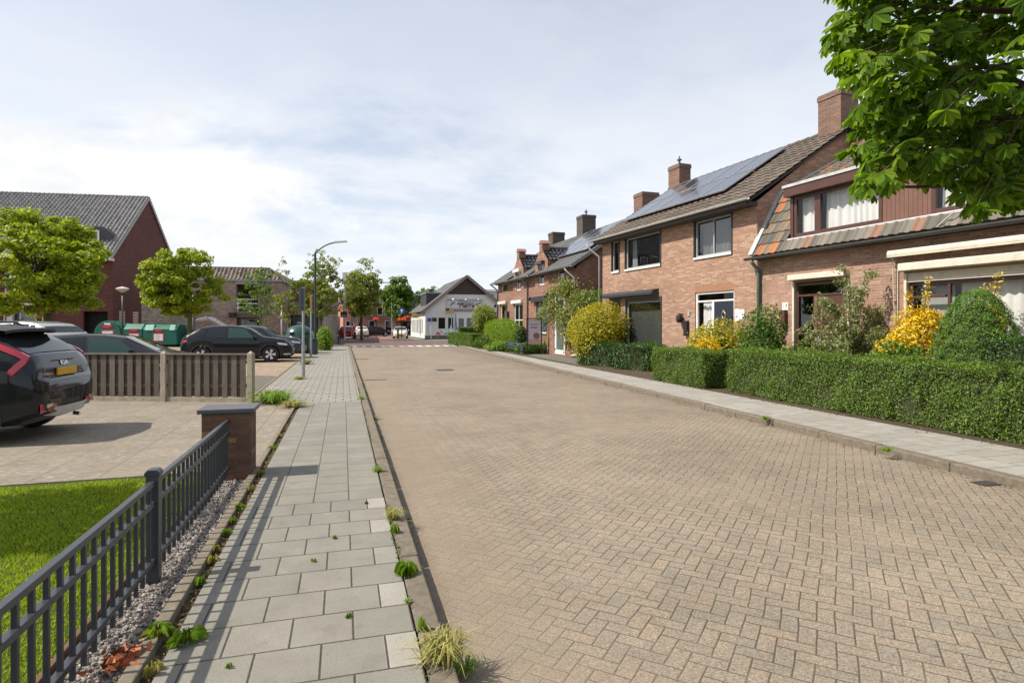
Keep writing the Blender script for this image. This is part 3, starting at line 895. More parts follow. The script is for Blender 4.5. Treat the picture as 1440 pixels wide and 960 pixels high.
# ------------------------------------------------------------------ the brick house with solar panels
ROW = -R(69.)                                  # both houses stand in one line; local x runs towards the camera
_p = Vector((7.05, 16.86, 0)) ; _d = Vector((math.cos(ROW), math.sin(ROW), 0))
HA = Front(*( _p - _d * 8.85)[:2], ROW, .1)
WA, DA = 8.85, 7.0
EZ, RZ, RY = 5.1, 7.62, 3.5                    # eave, ridge height and ridge depth (above the local ground)
house = thing('brick_house', 'two storey orange brick house with solar panels on its brown tiled roof', 'house', HA.o, ROW)
wa = HA.rect(879, 930, 331.7, 380.8); wn = HA.rect(860, 871.7, 335.8, 384.); wb = HA.rect(975.8, 1030.3, 306.7, 364.7)
wg = HA.rect(880, 930.8, 420, 478.); wgn = HA.rect(861, 872.2, 421, 478); dr = HA.rect(977.5, 1032.5, 411.7, 470)
dr = (dr[0], dr[1], .12, dr[3]); wg = (wg[0], wg[1], .35, wg[3]); wgn = (wgn[0], wgn[1], .35, wgn[3])
mb = MB(); wall_holes(mb, 0, WA, 0, EZ + .05, [wa, wn, wb, wg, wgn, dr], 0., .14)
for sx in (0., WA):
    mb.face([(sx, 0, 0), (sx, DA, 0), (sx, DA, EZ + .02), (sx, RY, RZ - .02), (sx, 0, EZ + .02)])
mb.face([(0, DA, 0), (WA, DA, 0), (WA, DA, EZ), (0, DA, EZ)])
mb.build('wall', M_BRICK_ORANGE, house)
# soldier course above the front door, proud of the wall by a few millimetres
mb = MB(); n = 26
for k in range(n):
    a = dr[0] + (dr[1] - dr[0]) * k / n; mb.box(a + .004, a + (dr[1] - dr[0]) / n - .004, -.004, .05, dr[3] + .01, dr[3] + .2)
mb.build('lintel', plain('lintel_brick', (.33, .165, .095), .85, var=.25, scale=30.), house)
MB().box(-.02, WA + .02, -.02, .4, -.1, .01).build('plinth', M_KERB, house)
sl_ = math.atan2(RZ - EZ, RY + .45); V_ = Vector((0, math.cos(sl_), math.sin(sl_))); VL = math.hypot(RY + .45, RZ - EZ)
mb = MB(); tile_roof(mb, (-.12, -.45, EZ + .02), (1, 0, 0), V_, WA + .24, VL, .3, .33, .035, .03, 6, 'wave')
Vb = Vector((0, -math.cos(sl_), math.sin(sl_)))
tile_roof(mb, (WA + .12, DA + .45, EZ + .02), (-1, 0, 0), Vb, WA + .24, VL, .3, .33, .035, .03, 4, 'wave')
roof = mb.build('roof', M_TILE_BROWN, house)
mb = MB()
for k in range(24): mb.tube([(-.12 + (WA + .24) * k / 24, RY, RZ + .03), (-.12 + (WA + .24) * (k + 1.06) / 24, RY, RZ + .055)], .095, 8)
mb.build('ridge_tiles', M_TILE_BROWN, roof, smooth=False)
mb = MB()                                       # roof deck and dark verge boards
N_ = Vector((0, -math.sin(sl_), math.cos(sl_)))
for A, Vv, Nn in ((Vector((-.1, -.43, EZ)), V_, Vector((0, -math.sin(sl_), math.cos(sl_)))), (Vector((-.1, DA + .43, EZ)), Vb, Vector((0, math.sin(sl_), math.cos(sl_))))):
    P = [A + Vector((u, 0, 0)) + Vv * v + Nn * n for n in (-.075, -.005) for u, v in ((0, 0), (WA + .2, 0), (WA + .2, VL), (0, VL))]; mb.hexa(P)
mb.build('roof_deck', plain('dark_verge_board', (.025, .02, .018), .6), roof)
gutter(house, -.15, WA + .18, -.505, EZ + .035, plain('pale_grey_gutter', (.5, .5, .48), .5, var=.1, dirt=.2), .055)
MB().box(-.02, WA + .02, -.42, -.002, EZ - .12, EZ - .02).build('soffit', plain('dark_soffit_board', (.05, .045, .04), .6), house)
fx = lambda x, y: HA.pix(x, y)[0]
xg = fx(845.5, 400)
pipe(house, [(xg - .35, -.5, EZ - .05), (xg - .3, -.48, EZ - .2), (xg, -.1, EZ - .62), (xg, -.09, EZ - .75), (xg, -.09, .05)], .045, M_ZINC)
fr = dict(pane=M_GLASS_DIM, deep=.08)
shut = plain('anthracite_shutter_rail', (.04, .043, .045), .4)


def shutter_window(r, cols=(), rows=(), curtain=None, top=.14, frm=M_GREYFRAME, pane=M_GLASS_DIM, guides=True):
    x0, x1, z0, z1 = r
    w = window(house, x0 + .05, x1 - .05, z0 + .04, z1 - top, .05, frm, .06, cols, rows, pane, (M_WHITE, .1, .07), curtain)
    m = MB()
    if guides:
        for a, b in ((x0 + .002, x0 + .05), (x1 - .05, x1 - .002)): MB().box(a, b, -.03, .09, z0 - .03, z1).build('shutter_rail', shut, w)
    m.box(x0 + .051, x1 - .051, -.02, .1, z1 - top, z1 - .003)
    m.build('shutter_box', shut, w)
    return w


shutter_window(wa, curtain=(M_NET, 0., .2, wa[3] - .2, wa[2] + .1))
shutter_window(wn); shutter_window(wb, cols=(.5,), curtain=(M_CURT_GREY, 0., 1., wb[3] - .2, wb[2] + .1))
w = shutter_window(wg, curtain=None); shutter_window(wgn)
MB().box(wg[0] + .12, wg[1] - .1, .19, .2, wg[2] + .05, wg[3] - .5).build('screen', M_BLIND, w)
MB().box(wg[0] + .12, wg[1] - .1, .195, .3, wg[3] - .5, wg[3] - .1).build('room', M_DARK, w)
aw = HA.rect(855.8, 926.5, 415.6, 419.8)
m = MB(); m.prism([(-.32, aw[2] + .0), (-.32, aw[2] + .1), (-.24, aw[2] + .19), (-.002, aw[2] + .22), (-.002, aw[2] - .02)], aw[0], aw[1], 'x'); m.build('awning_box', M_ANTH, house, bevel=.01)
# front door
d0, d1, z0, z1 = dr; tz = HA.pix(979, 424.2)[1]; mx = fx(1001, 440)
w = window(house, d0, d1, z0, z1, .04, M_WHITE, .07, cols=(), rows=((tz - z0) / (z1 - z0),), pane=M_GLASS, name='door_frame', curtain=(M_NET, 0., .42, tz - .05, z0 + .3))
MB().box(mx - .05, mx + .05, .045, .11, z0, tz).build('door_post', M_WHITE, w)
door = MB().box(mx + .05, d1 - .07, .06, .105, z0 + .02, tz - .03).build('door', M_DOORBLUE, house, bevel=.006)
dc = (mx + d1) / 2; kz = HA.pix(1018, 443)[1]
t_ = MB(); pts = [(dc + .075 * math.cos(a), .035, kz + .1 * math.sin(a)) for a in [k * math.pi / 6 for k in range(13)]]
t_.tube(pts, .014, 6); t_.box(dc - .05, dc + .05, .03, .06, kz + .09, kz + .16); t_.build('knocker', plain('brass', (.55, .48, .3), .3, .8), door)
MB().box(d1 - .14, d1 - .1, .0, .07, kz - .3, kz - .05).build('handle', M_BLACKPL, door)
l0 = HA.pix(960, 446.7)
m = MB().lathe([(.0, -.17), (.07, -.16), (.11, -.06), (.1, .06), (.05, .12), (.02, .16)], 12, (l0[0], -.14, l0[1])); m.box(l0[0] - .02, l0[0] + .02, -.14, -.002, l0[1] + .1, l0[1] + .14); m.build('wall_lamp', M_BLACKPL, house)
l1 = HA.pix(967, 460); MB().box(l1[0] - .09, l1[0] + .09, -.12, -.002, l1[1] - .3, l1[1] + .22).build('letter_box', M_BLACKPL, house, bevel=.02)
for (px, py, w_, h_) in ((1036.7, 440.5, .17, .26), (1043.6, 441.7, .2, .29), (1036.7, 448.5, .16, .14)):
    q = HA.pix(px, py); MB().box(q[0] - w_ / 2, q[0] + w_ / 2, -.012, -.002, q[1] - h_ / 2, q[1] + h_ / 2).build('notice', M_PAPER, house)
q = HA.pix(969, 441); MB().box(q[0] - .06, q[0] + .06, -.03, -.002, q[1] - .09, q[1] + .09).build('doorbell', M_GREYFRAME, house)
# chimneys and panels
chimney(house, WA - .85, WA - .02, RY - .2, RY + .55, RZ - .45, RZ + 1.2, M_BRICK_CHIM)
chimney(house, .02, .8, RY - .15, RY + .45, RZ - .4, RZ + .95, M_BRICK_CHIM, pots=1)
for r in range(2):
    for c in range(5):
        u = .85 + c * 1.23; v = 1.15 + r * 1.62
        P = Vector((-.0 + u, -.45, EZ + .02)) + V_ * v + N_ * .13
        solar_panel(house, P, (1, 0, 0), V_, 1.2, 1.58)

# ------------------------------------------------------------------ the low house with the mansard roof and dormer
XB = WA + .0; HB = HA
WB_ = 11.5
low = thing('brick_house', 'low brick house with brown dormer and mixed orange and grey tiles beside the chestnut tree', 'house', HA.w(WA, 0, 0), ROW)
LB = Front(HA.w(WA, 0, 0)[0], HA.w(WA, 0, 0)[1], ROW, .1)
GZ = 3.42
do = LB.rect(1115, 1195.5, 398, 470); do = (do[0], do[1], .1, do[3])
bw_ = LB.rect(1272, 1440, 385, 470, tb_at=1272); bw_ = (bw_[0], bw_[0] + 4.2, .75, bw_[3])
mb = MB(); wall_holes(mb, .003, WB_, 0, GZ, [do, bw_], 0., .16)
mb.face([(WB_, 0, 0), (WB_, 8, 0), (WB_, 8, GZ), (WB_, 3.6, 6.7), (WB_, 1.0, 5.3), (WB_, 0, GZ)]); mb.face([(.003, 8, 0), (WB_, 8, 0), (WB_, 8, GZ), (.003, 8, GZ)])
mb.build('wall', M_BRICK_PALE, low)
# lower steep slope, upper shallow slope
dx0 = LB.pix(1111, 300, .02)[0]; dzb = LB.pix(1110, 341, .12)[1]; dzt = LB.pix(1101, 268, .1)[1]
st0 = Vector((0, -.28, GZ + .08)); st1 = Vector((0, .8, 5.35)); VS = (st1 - st0); vsl = VS.length
mb = MB()
tile_roof(mb, (.03, -.28, GZ + .08), (1, 0, 0), VS, WB_ - .03, vsl, .235, .34, .03, .03, 6, 'roll', clip=lambda u, v: u < dx0 - .02)
lower = mb.build('roof', M_TILE_MIX, low)
mb = MB(); tile_roof(mb, (dx0 - .03, -.285, GZ + .085), (1, 0, 0), VS, WB_ - dx0, min(vsl, (dzb - GZ - .08) / VS.normalized().z + .02), .235, .5, .03, .03, 6, 'roll'); mb.build('tile_strip', M_TILE_GREYMIX, lower)
up0 = Vector((0, .8, 5.35)); up1 = Vector((0, 3.65, 6.84)); VU = up1 - up0
mb = MB(); tile_roof(mb, (.03, .8, 5.35), (1, 0, 0), VU, WB_ - .03, VU.length, .235, .34, .03, .03, 6, 'roll')
tile_roof(mb, (WB_, 8.3, GZ + .1), (-1, 0, 0), (0, -4.65, 3.32), WB_ - .03, math.hypot(4.65, 3.32), .3, .36, .03, .03, 4, 'roll')
mb.build('roof', M_TILE_MIX, low)
mb = MB(); mb.box(.02, WB_, -.2, 8.1, GZ - .02, GZ + .04); mb.face([(.02, -.22, GZ + .06), (dx0 + .05, -.22, GZ + .06), (dx0 + .05, .85, 5.3), (.02, .85, 5.3)]); mb.face([(dx0, -.22, GZ + .06), (WB_, -.22, GZ + .06), (WB_, -.0, GZ + .43), (dx0, -.0, GZ + .43)])
mb.build('roof_deck', plain('roof_underlay', (.04, .035, .03), .8), low)
# lead verge against the tall house
mb = MB(); mb.bar((.05, -.3, GZ + .12), (.05, .8, 5.42), .16, .05, (0, -1, .3)); mb.bar((.05, .8, 5.42), (.05, 3.65, 6.91), .16, .05)
mb.bar((dx0 - .05, -.22, GZ + .12), (dx0 - .05, -.22 + (dzb - GZ) * .5, dzb), .04, .03, (0, -1, .3))
mb.build('flashing', M_LEAD, low)
gutter(low, -.12, WB_, -.33, GZ + .04, M_ZINC_DARK, .075)
pipe(low, [(.12, -.33, GZ - .02), (.12, -.3, GZ - .12), (.13, -.1, GZ - .3), (.13, -.08, GZ - .4), (.13, -.08, .05)], .05, M_COPPER)
# dormer: brown frame, panelled field, windows with net curtains
dy = .02; dx1 = WB_ - .6
dorm = MB(); dorm.box(dx0, dx0 + .1, dy, 2.2, dzb, dzt - .2); dorm.box(dx1 - .1, dx1, dy, 2.2, dzb, dzt - .2); dorm.box(dx0 + .1, dx1 - .1, dy + .02, dy + .2, dzb, dzb + .1)
dorm.box(dx0 - .08, dx1 + .1, dy - .16, dy + .3, dzt - .27, dzt - .03)
dm = dorm.build('dormer', M_BROWNWOOD, low, bevel=.008)
MB().box(dx0 - .1, dx1 + .12, dy - .19, 2.6, dzt - .028, dzt + .045).build('roof_edge', M_LEAD, dm)
MB().box(dx0 - .05, dx1, dy - .12, dy - .002, dzb - .07, dzb + .07).build('flashing', M_LEAD, dm, bevel=.02)
z0, z1 = dzb + .1, dzt - .27
p1 = LB.pix(1149, 300, dy)[0]; p2 = LB.pix(1239, 300, dy)[0]; p3 = LB.pix(1308, 280, dy)[0]; p4 = p3 + 2.2
window(low, dx0 + .1, p1 - .02, z0, z1, dy + .03, M_BROWNWOOD, .09, pane=M_GLASS, curtain=(M_NET, .0, 1., z1, z0), name='dormer_window')
window(low, p1 - .02, p2 - .0, z0, z1, dy + .03, M_BROWNWOOD, .09, pane=M_GLASS, curtain=(M_NET, .0, 1., z1, z0), name='dormer_window')
window(low, p3, min(p4, dx1 - .11), z0, z1, dy + .03, M_BROWNWOOD, .09, pane=M_GLASS, curtain=(M_NET, .0, 1., z1, z0), name='dormer_window')
mb = MB(); x = p2 + .01
while x < p3 - .02: mb.box(x, min(x + .1, p3) - .006, dy + .04, dy + .09, z0, z1); x += .1
mb.build('panelling', M_BROWNWOOD_LIGHT, dm)
MB().box(dx0 + .1, dx1 - .1, dy + .5, dy + .55, dzb, dzt).build('room', M_ROOM, dm)
# front door with shutter box
x0, x1, z0, z1 = do
bx = LB.rect(1106, 1187, 388.3, 396.5); bz1, bz0 = LB.pix(1106.7, 388)[1], LB.pix(1106.7, 396.4)[1]; bx0, bx1 = LB.pix(1106.7, 390, -.2)[0], LB.pix(1186, 385, -.2)[0]
MB().prism([(-.2, bz0 + .02), (-.2, bz1 - .02), (-.17, bz1), (-.002, bz1 + .01), (-.002, bz0)], bx0, bx1, 'x').build('shutter_box', M_CREAM, low, bevel=.006)
tz = LB.pix(1120, 415)[1]
pa = LB.pix(1144, 440)[0]
w = window(low, x0 + .06, x1 - .06, z0, z1 - .02, .06, M_BROWNWOOD, .07, rows=((tz - z0) / (z1 - z0),), pane=M_GLASS_DIM, name='door_frame')
for a, b in ((x0 + .001, x0 + .06), (x1 - .06, x1 - .001)): MB().box(a, b, -.03, .1, z0, z1).build('shutter_rail', M_CREAM, w)
MB().box(pa - .05, pa + .05, .065, .13, z0, tz).build('door_post', M_BROWNWOOD_LIGHT, w)
MB().box(x0 + .13, pa - .05, .5, .52, z0, z1).build('room', M_DARK, w)
dd = MB().box(pa + .05, x1 - .13, .08, .125, z0, tz - .03).box(pa + .2, x1 - .3, .07, .081, z0 + .3, tz - .3)
door = dd.build('door', M_BROWNWOOD, low, bevel=.006)
MB().box(pa + .07, pa + .19, .03, .08, z0 + .95, z0 + 1.2).build('handle', M_GREYFRAME, door)
q = LB.pix(1104.6, 431); MB().box(q[0] - .1, q[0] + .1, -.014, -.002, q[1] - .1, q[1] + .1).build('number_plate', M_PAPER, low)
pl = [o for o in low.children if o.name.startswith('number_plate')][0]
text('number', '17', .15, M_BLACKPL, pl, (q[0], -.018, q[1]), (R(90), 0, 0))
q = LB.pix(1104.6, 445); MB().box(q[0] - .075, q[0] + .075, -.12, -.002, q[1] - .3, q[1] + .18).build('letter_box', plain('brown_letter_box', (.09, .035, .02), .5), low, bevel=.01)
# big window with half lowered shutter
x0, x1, z0, z1 = bw_
sz1, sz0 = LB.pix(1262, 372)[1], LB.pix(1262, 383.5)[1]; sx0 = LB.pix(1262, 378, -.2)[0]
MB().prism([(-.2, sz0 + .02), (-.2, sz1 - .03), (-.17, sz1), (-.002, sz1 + .01), (-.002, sz0)], sx0, x1 + .1, 'x').build('shutter_box', M_CREAM, low, bevel=.006)
zs = LB.pix(1272.6, 397.2)[1]
mb = MB(); zz = z1
while zz > zs + .05: mb.box(x0 + .06, x1 - .06, .012, .03, zz - .046, zz); zz -= .05
mb.box(x0 + .06, x1 - .06, .005, .035, zs, zs + .05)
w = window(low, x0 + .06, x1 - .06, z0, zs, .07, M_BROWNWOOD, .08, cols=(.2,), rows=(((LB.pix(1275, 418)[1] - z0) / (zs - z0), 0., .2),), pane=M_GLASS, curtain=(M_NET, .2, 1., zs - .05, z0 + .1), sill=(M_KERB, .14, .06))
mb.build('shutter', M_CREAM, w)
for a, b in ((x0 + .001, x0 + .06), (x1 - .06, x1 - .001)): MB().box(a, b, -.03, .1, z0 - .05, z1).build('shutter_rail', M_CREAM, w)
MB().box(x0 + .15, x0 + .85, .3, .32, z0, zs - .1).build('room', M_CURT_GREY, w)
MB().box(x0 + .05, x1 - .05, .62, .64, z0 - .1, zs + .3).build('room', M_ROOM, w)
# sun awning cassette above it, with its cable
az1, az0 = LB.pix(1246, 353, -.25)[1], LB.pix(1246, 360, -.25)[1]; ax0 = LB.pix(1246.5, 356, -.25)[0]
m = MB().prism([(-.25, az0), (-.25, az0 + .05), (-.22, az1), (-.002, az1 + .02), (-.002, az0)], ax0, x1 + .3, 'x').box(ax0 + .02, x1 + .3, -.27, -.2, az0 - .045, az0 - .008)
aw_ = m.build('awning_box', M_CREAM, low, bevel=.006)
MB().tube([(ax0 + .08, -.22, az0), (ax0 + .1, -.03, az0 - .25), (ax0 + .1, -.03, 1.2)], .012, 6).tube([(ax0 + .04, -.12, az0), (ax0 + .05, -.05, 1.3)], .008, 6).build('winding_rod', M_CREAM, aw_)
# a tv bracket style stay and chimney stub behind the ridge
MB().tube([(p3 + .2, -.12, GZ + .25), (p3 + .35, -.3, GZ + .12), (p3 + .65, -.3, GZ + .35), (p3 + .8, .0, dzb)], .018, 6).build('stay', M_LEAD, low)
chimney(low, .3, .85, 3.5, 4.1, 6.3, 7.75, M_BRICK_CHIM)

# ------------------------------------------------------------------ pair of houses with two wall dormers
M2 = -R(72.2)
HC0 = Vector((3.1, 28.1)); L2 = 13.3; dv = Vector((math.cos(M2), math.sin(M2)))
HC = Front(*(HC0 - dv * L2), M2, .1)
pair = thing('semi_detached_houses', 'pair of red brick houses with two steep gabled wall dormers and glossy black dormer roofs', 'house', HC.o, M2)
E2, R2Y, D2 = 4.38, 3.9, 7.8; R2Z = E2 + (R2Y + .4) * .66
rc = HC.rect
w_small = rc(784, 793, 380.6, 395.6); w_d2 = rc(757.6, 765.2, 373, 401.5); w_d1 = rc(725.8, 732.4, 383, 409); w_far = rc(705.4, 713.2, 399.5, 412)
g_cream = rc(704, 713.4, 428, 455); g_white = rc(723, 735.2, 427, 458); g_shut = rc(754, 769.5, 424.5, 466.5); g_door = rc(779, 794, 417, 487)
g_cream = (g_cream[0], g_cream[1], .8, g_cream[3]); g_white = (g_white[0], g_white[1], .15, g_white[3]); g_door = (g_door[0], g_door[1], .05, g_door[3])
holes = [w_small, w_d2, w_d1, w_far, g_cream, g_white, g_shut, g_door]
dorms = []
for (xl, xr, pe, pp, pcol) in ((752.6, 770.2, 364.5, 350.5, 761.3), (722.3, 736., 375.5, 361., 729.2)):
    a, b = HC.pix(xl, 380)[0], HC.pix(xr, 380)[0]; ze = HC.pix(xr, pe)[1]; zp = HC.pix(pcol, pp)[1]; dorms.append((a, b, ze, zp))
mb = MB(); wall_holes(mb, 0, L2, 0, E2 - .1, [h for h in holes if h not in (w_d1, w_d2)] + [(h[0], h[1], h[2], E2 - .1) for h in (w_d1, w_d2) if h[2] < E2 - .1], 0., .12)
for sx in (0, L2): mb.face([(sx, 0, 0), (sx, D2, 0), (sx, D2, E2), (sx, R2Y, R2Z - .05), (sx, 0, E2)])
mb.face([(0, D2, 0), (L2, D2, 0), (L2, D2, E2), (0, D2, E2)])
for (a, b, ze, zp), h in zip(dorms, (w_d2, w_d1)):
    wall_holes(mb, a, b, E2 - .1, ze, [(h[0], h[1], E2 - .1, h[3])], 0., .12)
    m_ = (a + b) / 2; mb.face([(a, 0, ze), (b, 0, ze), (m_ + .12, 0, zp), (m_ - .12, 0, zp)])
    for sx in (a, b): mb.face([(sx, .0, E2 - .1), (sx, 2.2, E2 - .1), (sx, 2.2, ze), (sx, 0, ze)])
    mb.box(m_ - .22, m_ + .22, -.03, .4, zp - .15, zp + .3); mb.prism([(m_ - .3, zp + .3), (m_ + .3, zp + .3), (m_ + .05, zp + .5), (m_ - .05, zp + .5)], -.06, .45)
mb.build('wall', M_BRICK_RED, pair)
sl2 = math.atan2(R2Z - E2, R2Y + .4); V2 = Vector((0, math.cos(sl2), math.sin(sl2))); VL2 = math.hypot(R2Y + .4, R2Z - E2); N2 = Vector((0, -math.sin(sl2), math.cos(sl2)))
cut = lambda u, v: not any(a - .12 < u - .35 < b + .12 and v < 1.05 for a, b, _, _ in dorms)
mb = MB(); tile_roof(mb, (-.35, -.4, E2 + .02), (1, 0, 0), V2, L2 + .6, VL2, .3, .3, .02, .025, 4, 'roll', clip=cut)
tile_roof(mb, (L2 + .25, 2 * R2Y + .4, E2 + .02), (-1, 0, 0), (0, -math.cos(sl2), math.sin(sl2)), L2 + .6, VL2, .3, .3, .02, .025, 4, 'roll')
rf = mb.build('roof', M_TILE_SLATE, pair)
MB().bar((L2 + .24, -.4, E2 - .03), (L2 + .24, R2Y, R2Z - .03), .04, .16).build('verge_board', M_ZINC, rf)
mb = MB()
for A, B in ((Vector((-.3, -.38, E2)), V2), (Vector((-.3, 2 * R2Y + .38, E2)), Vector((0, -math.cos(sl2), math.sin(sl2))))):
    pass
mb.face([(0, -.38, E2 - .03), (0, R2Y, R2Z - .06), (L2, R2Y, R2Z - .06), (L2, -.38, E2 - .03)]); mb.face([(0, 2 * R2Y, E2), (L2, 2 * R2Y, E2), (L2, R2Y, R2Z - .06), (0, R2Y, R2Z - .06)]); mb.face([(0, -.38, E2 - .03), (L2, -.38, E2 - .03), (L2, .02, E2 - .1), (0, .02, E2 - .1)])
mb.build('roof_deck', M_ZINC_DARK, rf)
for (a, b, ze, zp) in dorms:
    m_ = (a + b) / 2; back = (zp - E2) / .66 - .2; mb = MB()
    for sg in (-1, 1):
        e = m_ + sg * ((b - a) / 2 + .18); top = Vector((m_, .06, zp + .04)); low_ = Vector((e, .06, ze - .06)); V_d = top - low_
        if sg < 0: tile_roof(mb, (e, back + 1., ze - .06), (0, -1, 0), V_d, back + .95, V_d.length, .24, .36, .05, .04, 6, 'wave')
        else: tile_roof(mb, (e, .05, ze - .06), (0, 1, 0), V_d, back + .95, V_d.length, .24, .36, .05, .04, 6, 'wave')
    mb.tube([(m_, .35, zp + .08), (m_, back + .9, zp + .08)], .1, 8)
    mb.build('dormer_roof', M_TILE_BLACK, pair)
segs = []; xs = [(-.4, dorms[1][0] - .06), (dorms[1][1] + .06, dorms[0][0] - .06), (dorms[0][1] + .06, L2 + .3)]
for a, b in xs: gutter(pair, a, b, -.46, E2 + .0, M_ZINC, .07)
pipe(pair, [(L2 - .45, -.46, E2 - .05), (L2 - .35, -.4, E2 - .2), (L2 - .12, -.1, E2 - .55), (L2 - .1, -.07, E2 - .7), (L2 - .1, -.07, 0)], .045, M_ZINC)
xm = HC.pix(743.2, 400)[0]; pipe(pair, [(xm, -.46, E2 - .05), (xm, -.1, E2 - .35), (xm, -.07, E2 - .5), (xm, -.07, 0)], .045, M_ZINC_DARK)
pipe(pair, [(-.2, -.46, E2 - .05), (.05, -.1, E2 - .4), (.05, -.07, E2 - .6), (.05, -.07, 0)], .045, M_ZINC_DARK)
lint = (M_BRICK_RED, .06, .06)
for h in (w_small, w_far): window(pair, h[0], h[1], h[2], h[3], .05, M_WHITE, .07, pane=M_GLASS_DIM, sill=lint)
for h, m in ((w_d2, M_WHITE), (w_d1, M_WHITE)):
    window(pair, h[0], h[1], h[2], h[3], .05, m, .08, pane=M_GLASS_DIM, sill=lint, rows=(.55,))
MB().box(w_d2[0] - .15, w_d2[1] + .1, -.22, -.002, w_d2[3] - .0, w_d2[3] + .18).build('awning_box', M_ANTH, pair)
MB().box(w_d1[0] - .2, w_d1[1] + .1, -.18, -.002, w_d1[3] - .02, w_d1[3] + .16).build('awning_box', M_WHITE, pair)
window(pair, *g_cream, .04, M_CREAM, .1, pane=M_GLASS_DIM, curtain=(M_NET, 0, 1, g_cream[3] - .1, g_cream[2] + .1))
window(pair, *g_white, .04, M_WHITE, .1, pane=M_GLASS_DIM, cols=(.5,), rows=(.62, .3), name='door_frame')
MB().box(g_white[0] + .1, g_white[1] - .1, .12, .14, .15, 1.0).build('door', M_WHITE, pair)
for h, m in ((g_cream, M_CREAM), (g_white, M_WHITE)): MB().box(h[0] - .25, h[1] + .05, -.16, -.002, h[3] + .0, h[3] + .19).build('shutter_box', m, pair)
w = window(pair, *g_shut, .05, M_ANTH, .06, sill=(M_WHITE, .12, .09))
mb = MB(); zz = g_shut[2] + .06
while zz < g_shut[3] - .08: mb.box(g_shut[0] + .06, g_shut[1] - .06, .06, .075, zz, zz + .05); zz += .055
mb.build('shutter', plain('grey_shutter', (.085, .1, .11), .5, var=.05), w)
MB().box(g_shut[0] - .4, g_shut[1] + .1, -.2, -.002, g_shut[3] - .02, g_shut[3] + .28).build('shutter_box', M_ANTH, pair)
w = window(pair, *g_door, .04, M_WHITE, .22, pane=None, name='door_frame')
MB().box(g_door[0] + .22, g_door[1] - .22, .08, .12, .05, g_door[3] - .2).build('door', plain('grey_green_door_paint', (.1, .12, .11), .4), pair)
for px, py in ((748, 420), (773.5, 414), (699, 430)):
    q = HC.pix(px, py); MB().lathe([(0, -.14), (.08, -.1), (.09, .06), (.04, .14)], 10, (q[0], -.14, q[1])).build('wall_lamp', M_BLACKPL, pair)
q = HC.pix(715.3, 442); MB().box(q[0] - .3, q[0] + .15, -.2, -.003, q[1] - .35, q[1] + .2).build('letter_box', plain('brown_box', (.1, .05, .035), .6), pair, bevel=.02)
chimney(pair, L2 - 1.1, L2 - .25, R2Y - .2, R2Y + .75, R2Z - .5, R2Z + 1.0, M_BRICK_CHIM)
chimney(pair, L2 - 8.4, L2 - 7.5, R2Y - .15, R2Y + .75, R2Z - .5, R2Z + 1.15, M_BRICK_GREYC, pots=1)
chimney(pair, .1, .95, R2Y - .2, R2Y + .7, R2Z - .5, R2Z + .8, M_BRICK_GREYC)
for r in range(2):
    for c in range(4):
        P = Vector((L2 - 5.6 + c * 1.22 + (0 if r else .6), -.4, E2 + .02)) + V2 * (1.3 + r * 1.66) + N2 * .12
        solar_panel(pair, P, (1, 0, 0), V2, 1.19, 1.62)
q = (L2, 1.2, 2.8); MB().lathe([(.0, -.12), (.1, -.05), (.1, .05), (0, .12)], 10, (L2 + .12, 1.6, 3.1)).build('wall_lamp', M_WHITE, pair)

# ------------------------------------------------------------------ white shop with a gable
SH = Front(-9.95, 67.3, STREET, .1)
shop = thing('shop', 'white gabled shop with brown boarded gable top and a long lettered sign', 'shop', SH.o, STREET)
SW, SE, SP, SD = 9.64, 3.35, 7.2, 15.
s_holes = [SH.rect(a, b, c, d) for a, b, c, d in ((615.5, 627, 445.6, 463), (629.3, 638.4, 445.6, 463), (655.2, 666, 446, 463))]
s_door = SH.rect(643.4, 654, 446, 475); s_door = (s_door[0], s_door[1], .05, s_door[3])
zb = SH.pix(656, 414.)[1]; f_ = lambda z: SW / 2 * (z - SE) / (SP - SE)
mb = MB(); wall_holes(mb, 0, SW, 0, SE - .02, [*s_holes, s_door], 0, .1); mb.face([(0, 0, SE - .02), (SW, 0, SE - .02), (SW - f_(zb), 0, zb), (f_(zb), 0, zb)])
side = [(1.2 + k * 1.5, 2.1 + k * 1.5) for k in range(8)]
mbs = MB(); wall_holes(mbs, 0, SD, 0, SE, [(a, b, .5, 2.3) for a, b in side], 0, .1)
mb.v, n0 = mb.v, len(mb.v); mb.v += [(y, SD - x, z) for x, y, z in mbs.v]; mb.f += [tuple(i + n0 for i in f) for f in mbs.f]
mb.face([(SW, 0, 0), (SW, SD, 0), (SW, SD, SE), (SW, 0, SE)]); mb.face([(0, SD, 0), (SW, SD, 0), (SW, SD, SE), (SW / 2, SD, SP), (0, SD, SE)])
mb.build('wall', M_PLASTER_W, shop)
M_BOARD = plain('dark_brown_boards', (.05, .028, .022), .6, var=.25, scale=8.)
mb = MB(); zz = zb
while zz < SP - .3: mb.prism([(f_(zz) + .05, zz), (SW - f_(zz) - .05, zz), (SW - f_(zz + .2) - .05, zz + .19), (f_(zz + .2) + .05, zz + .19)], -.05, -.005); zz += .21
mb.build('gable_boards', M_BOARD, shop)
sl3 = math.atan2(SP - SE, SW / 2)
mb = MB()
for sg in (-1, 1):
    e = SW / 2 + sg * (SW / 2 + .45); z0 = SE - .45 * math.tan(sl3) + .1; V_ = Vector((SW / 2 - e, 0, SP + .1 - z0))
    if sg > 0: tile_roof(mb, (e, -.4, z0), (0, 1, 0), V_, SD + .4, V_.length, .5, .4, .03, .03, 4, 'roll')
    else: tile_roof(mb, (e, SD, z0), (0, -1, 0), V_, SD + .4, V_.length, .5, .4, .03, .03, 4, 'roll')
rf = mb.build('roof', M_TILE_SLATE, shop)
mb = MB()
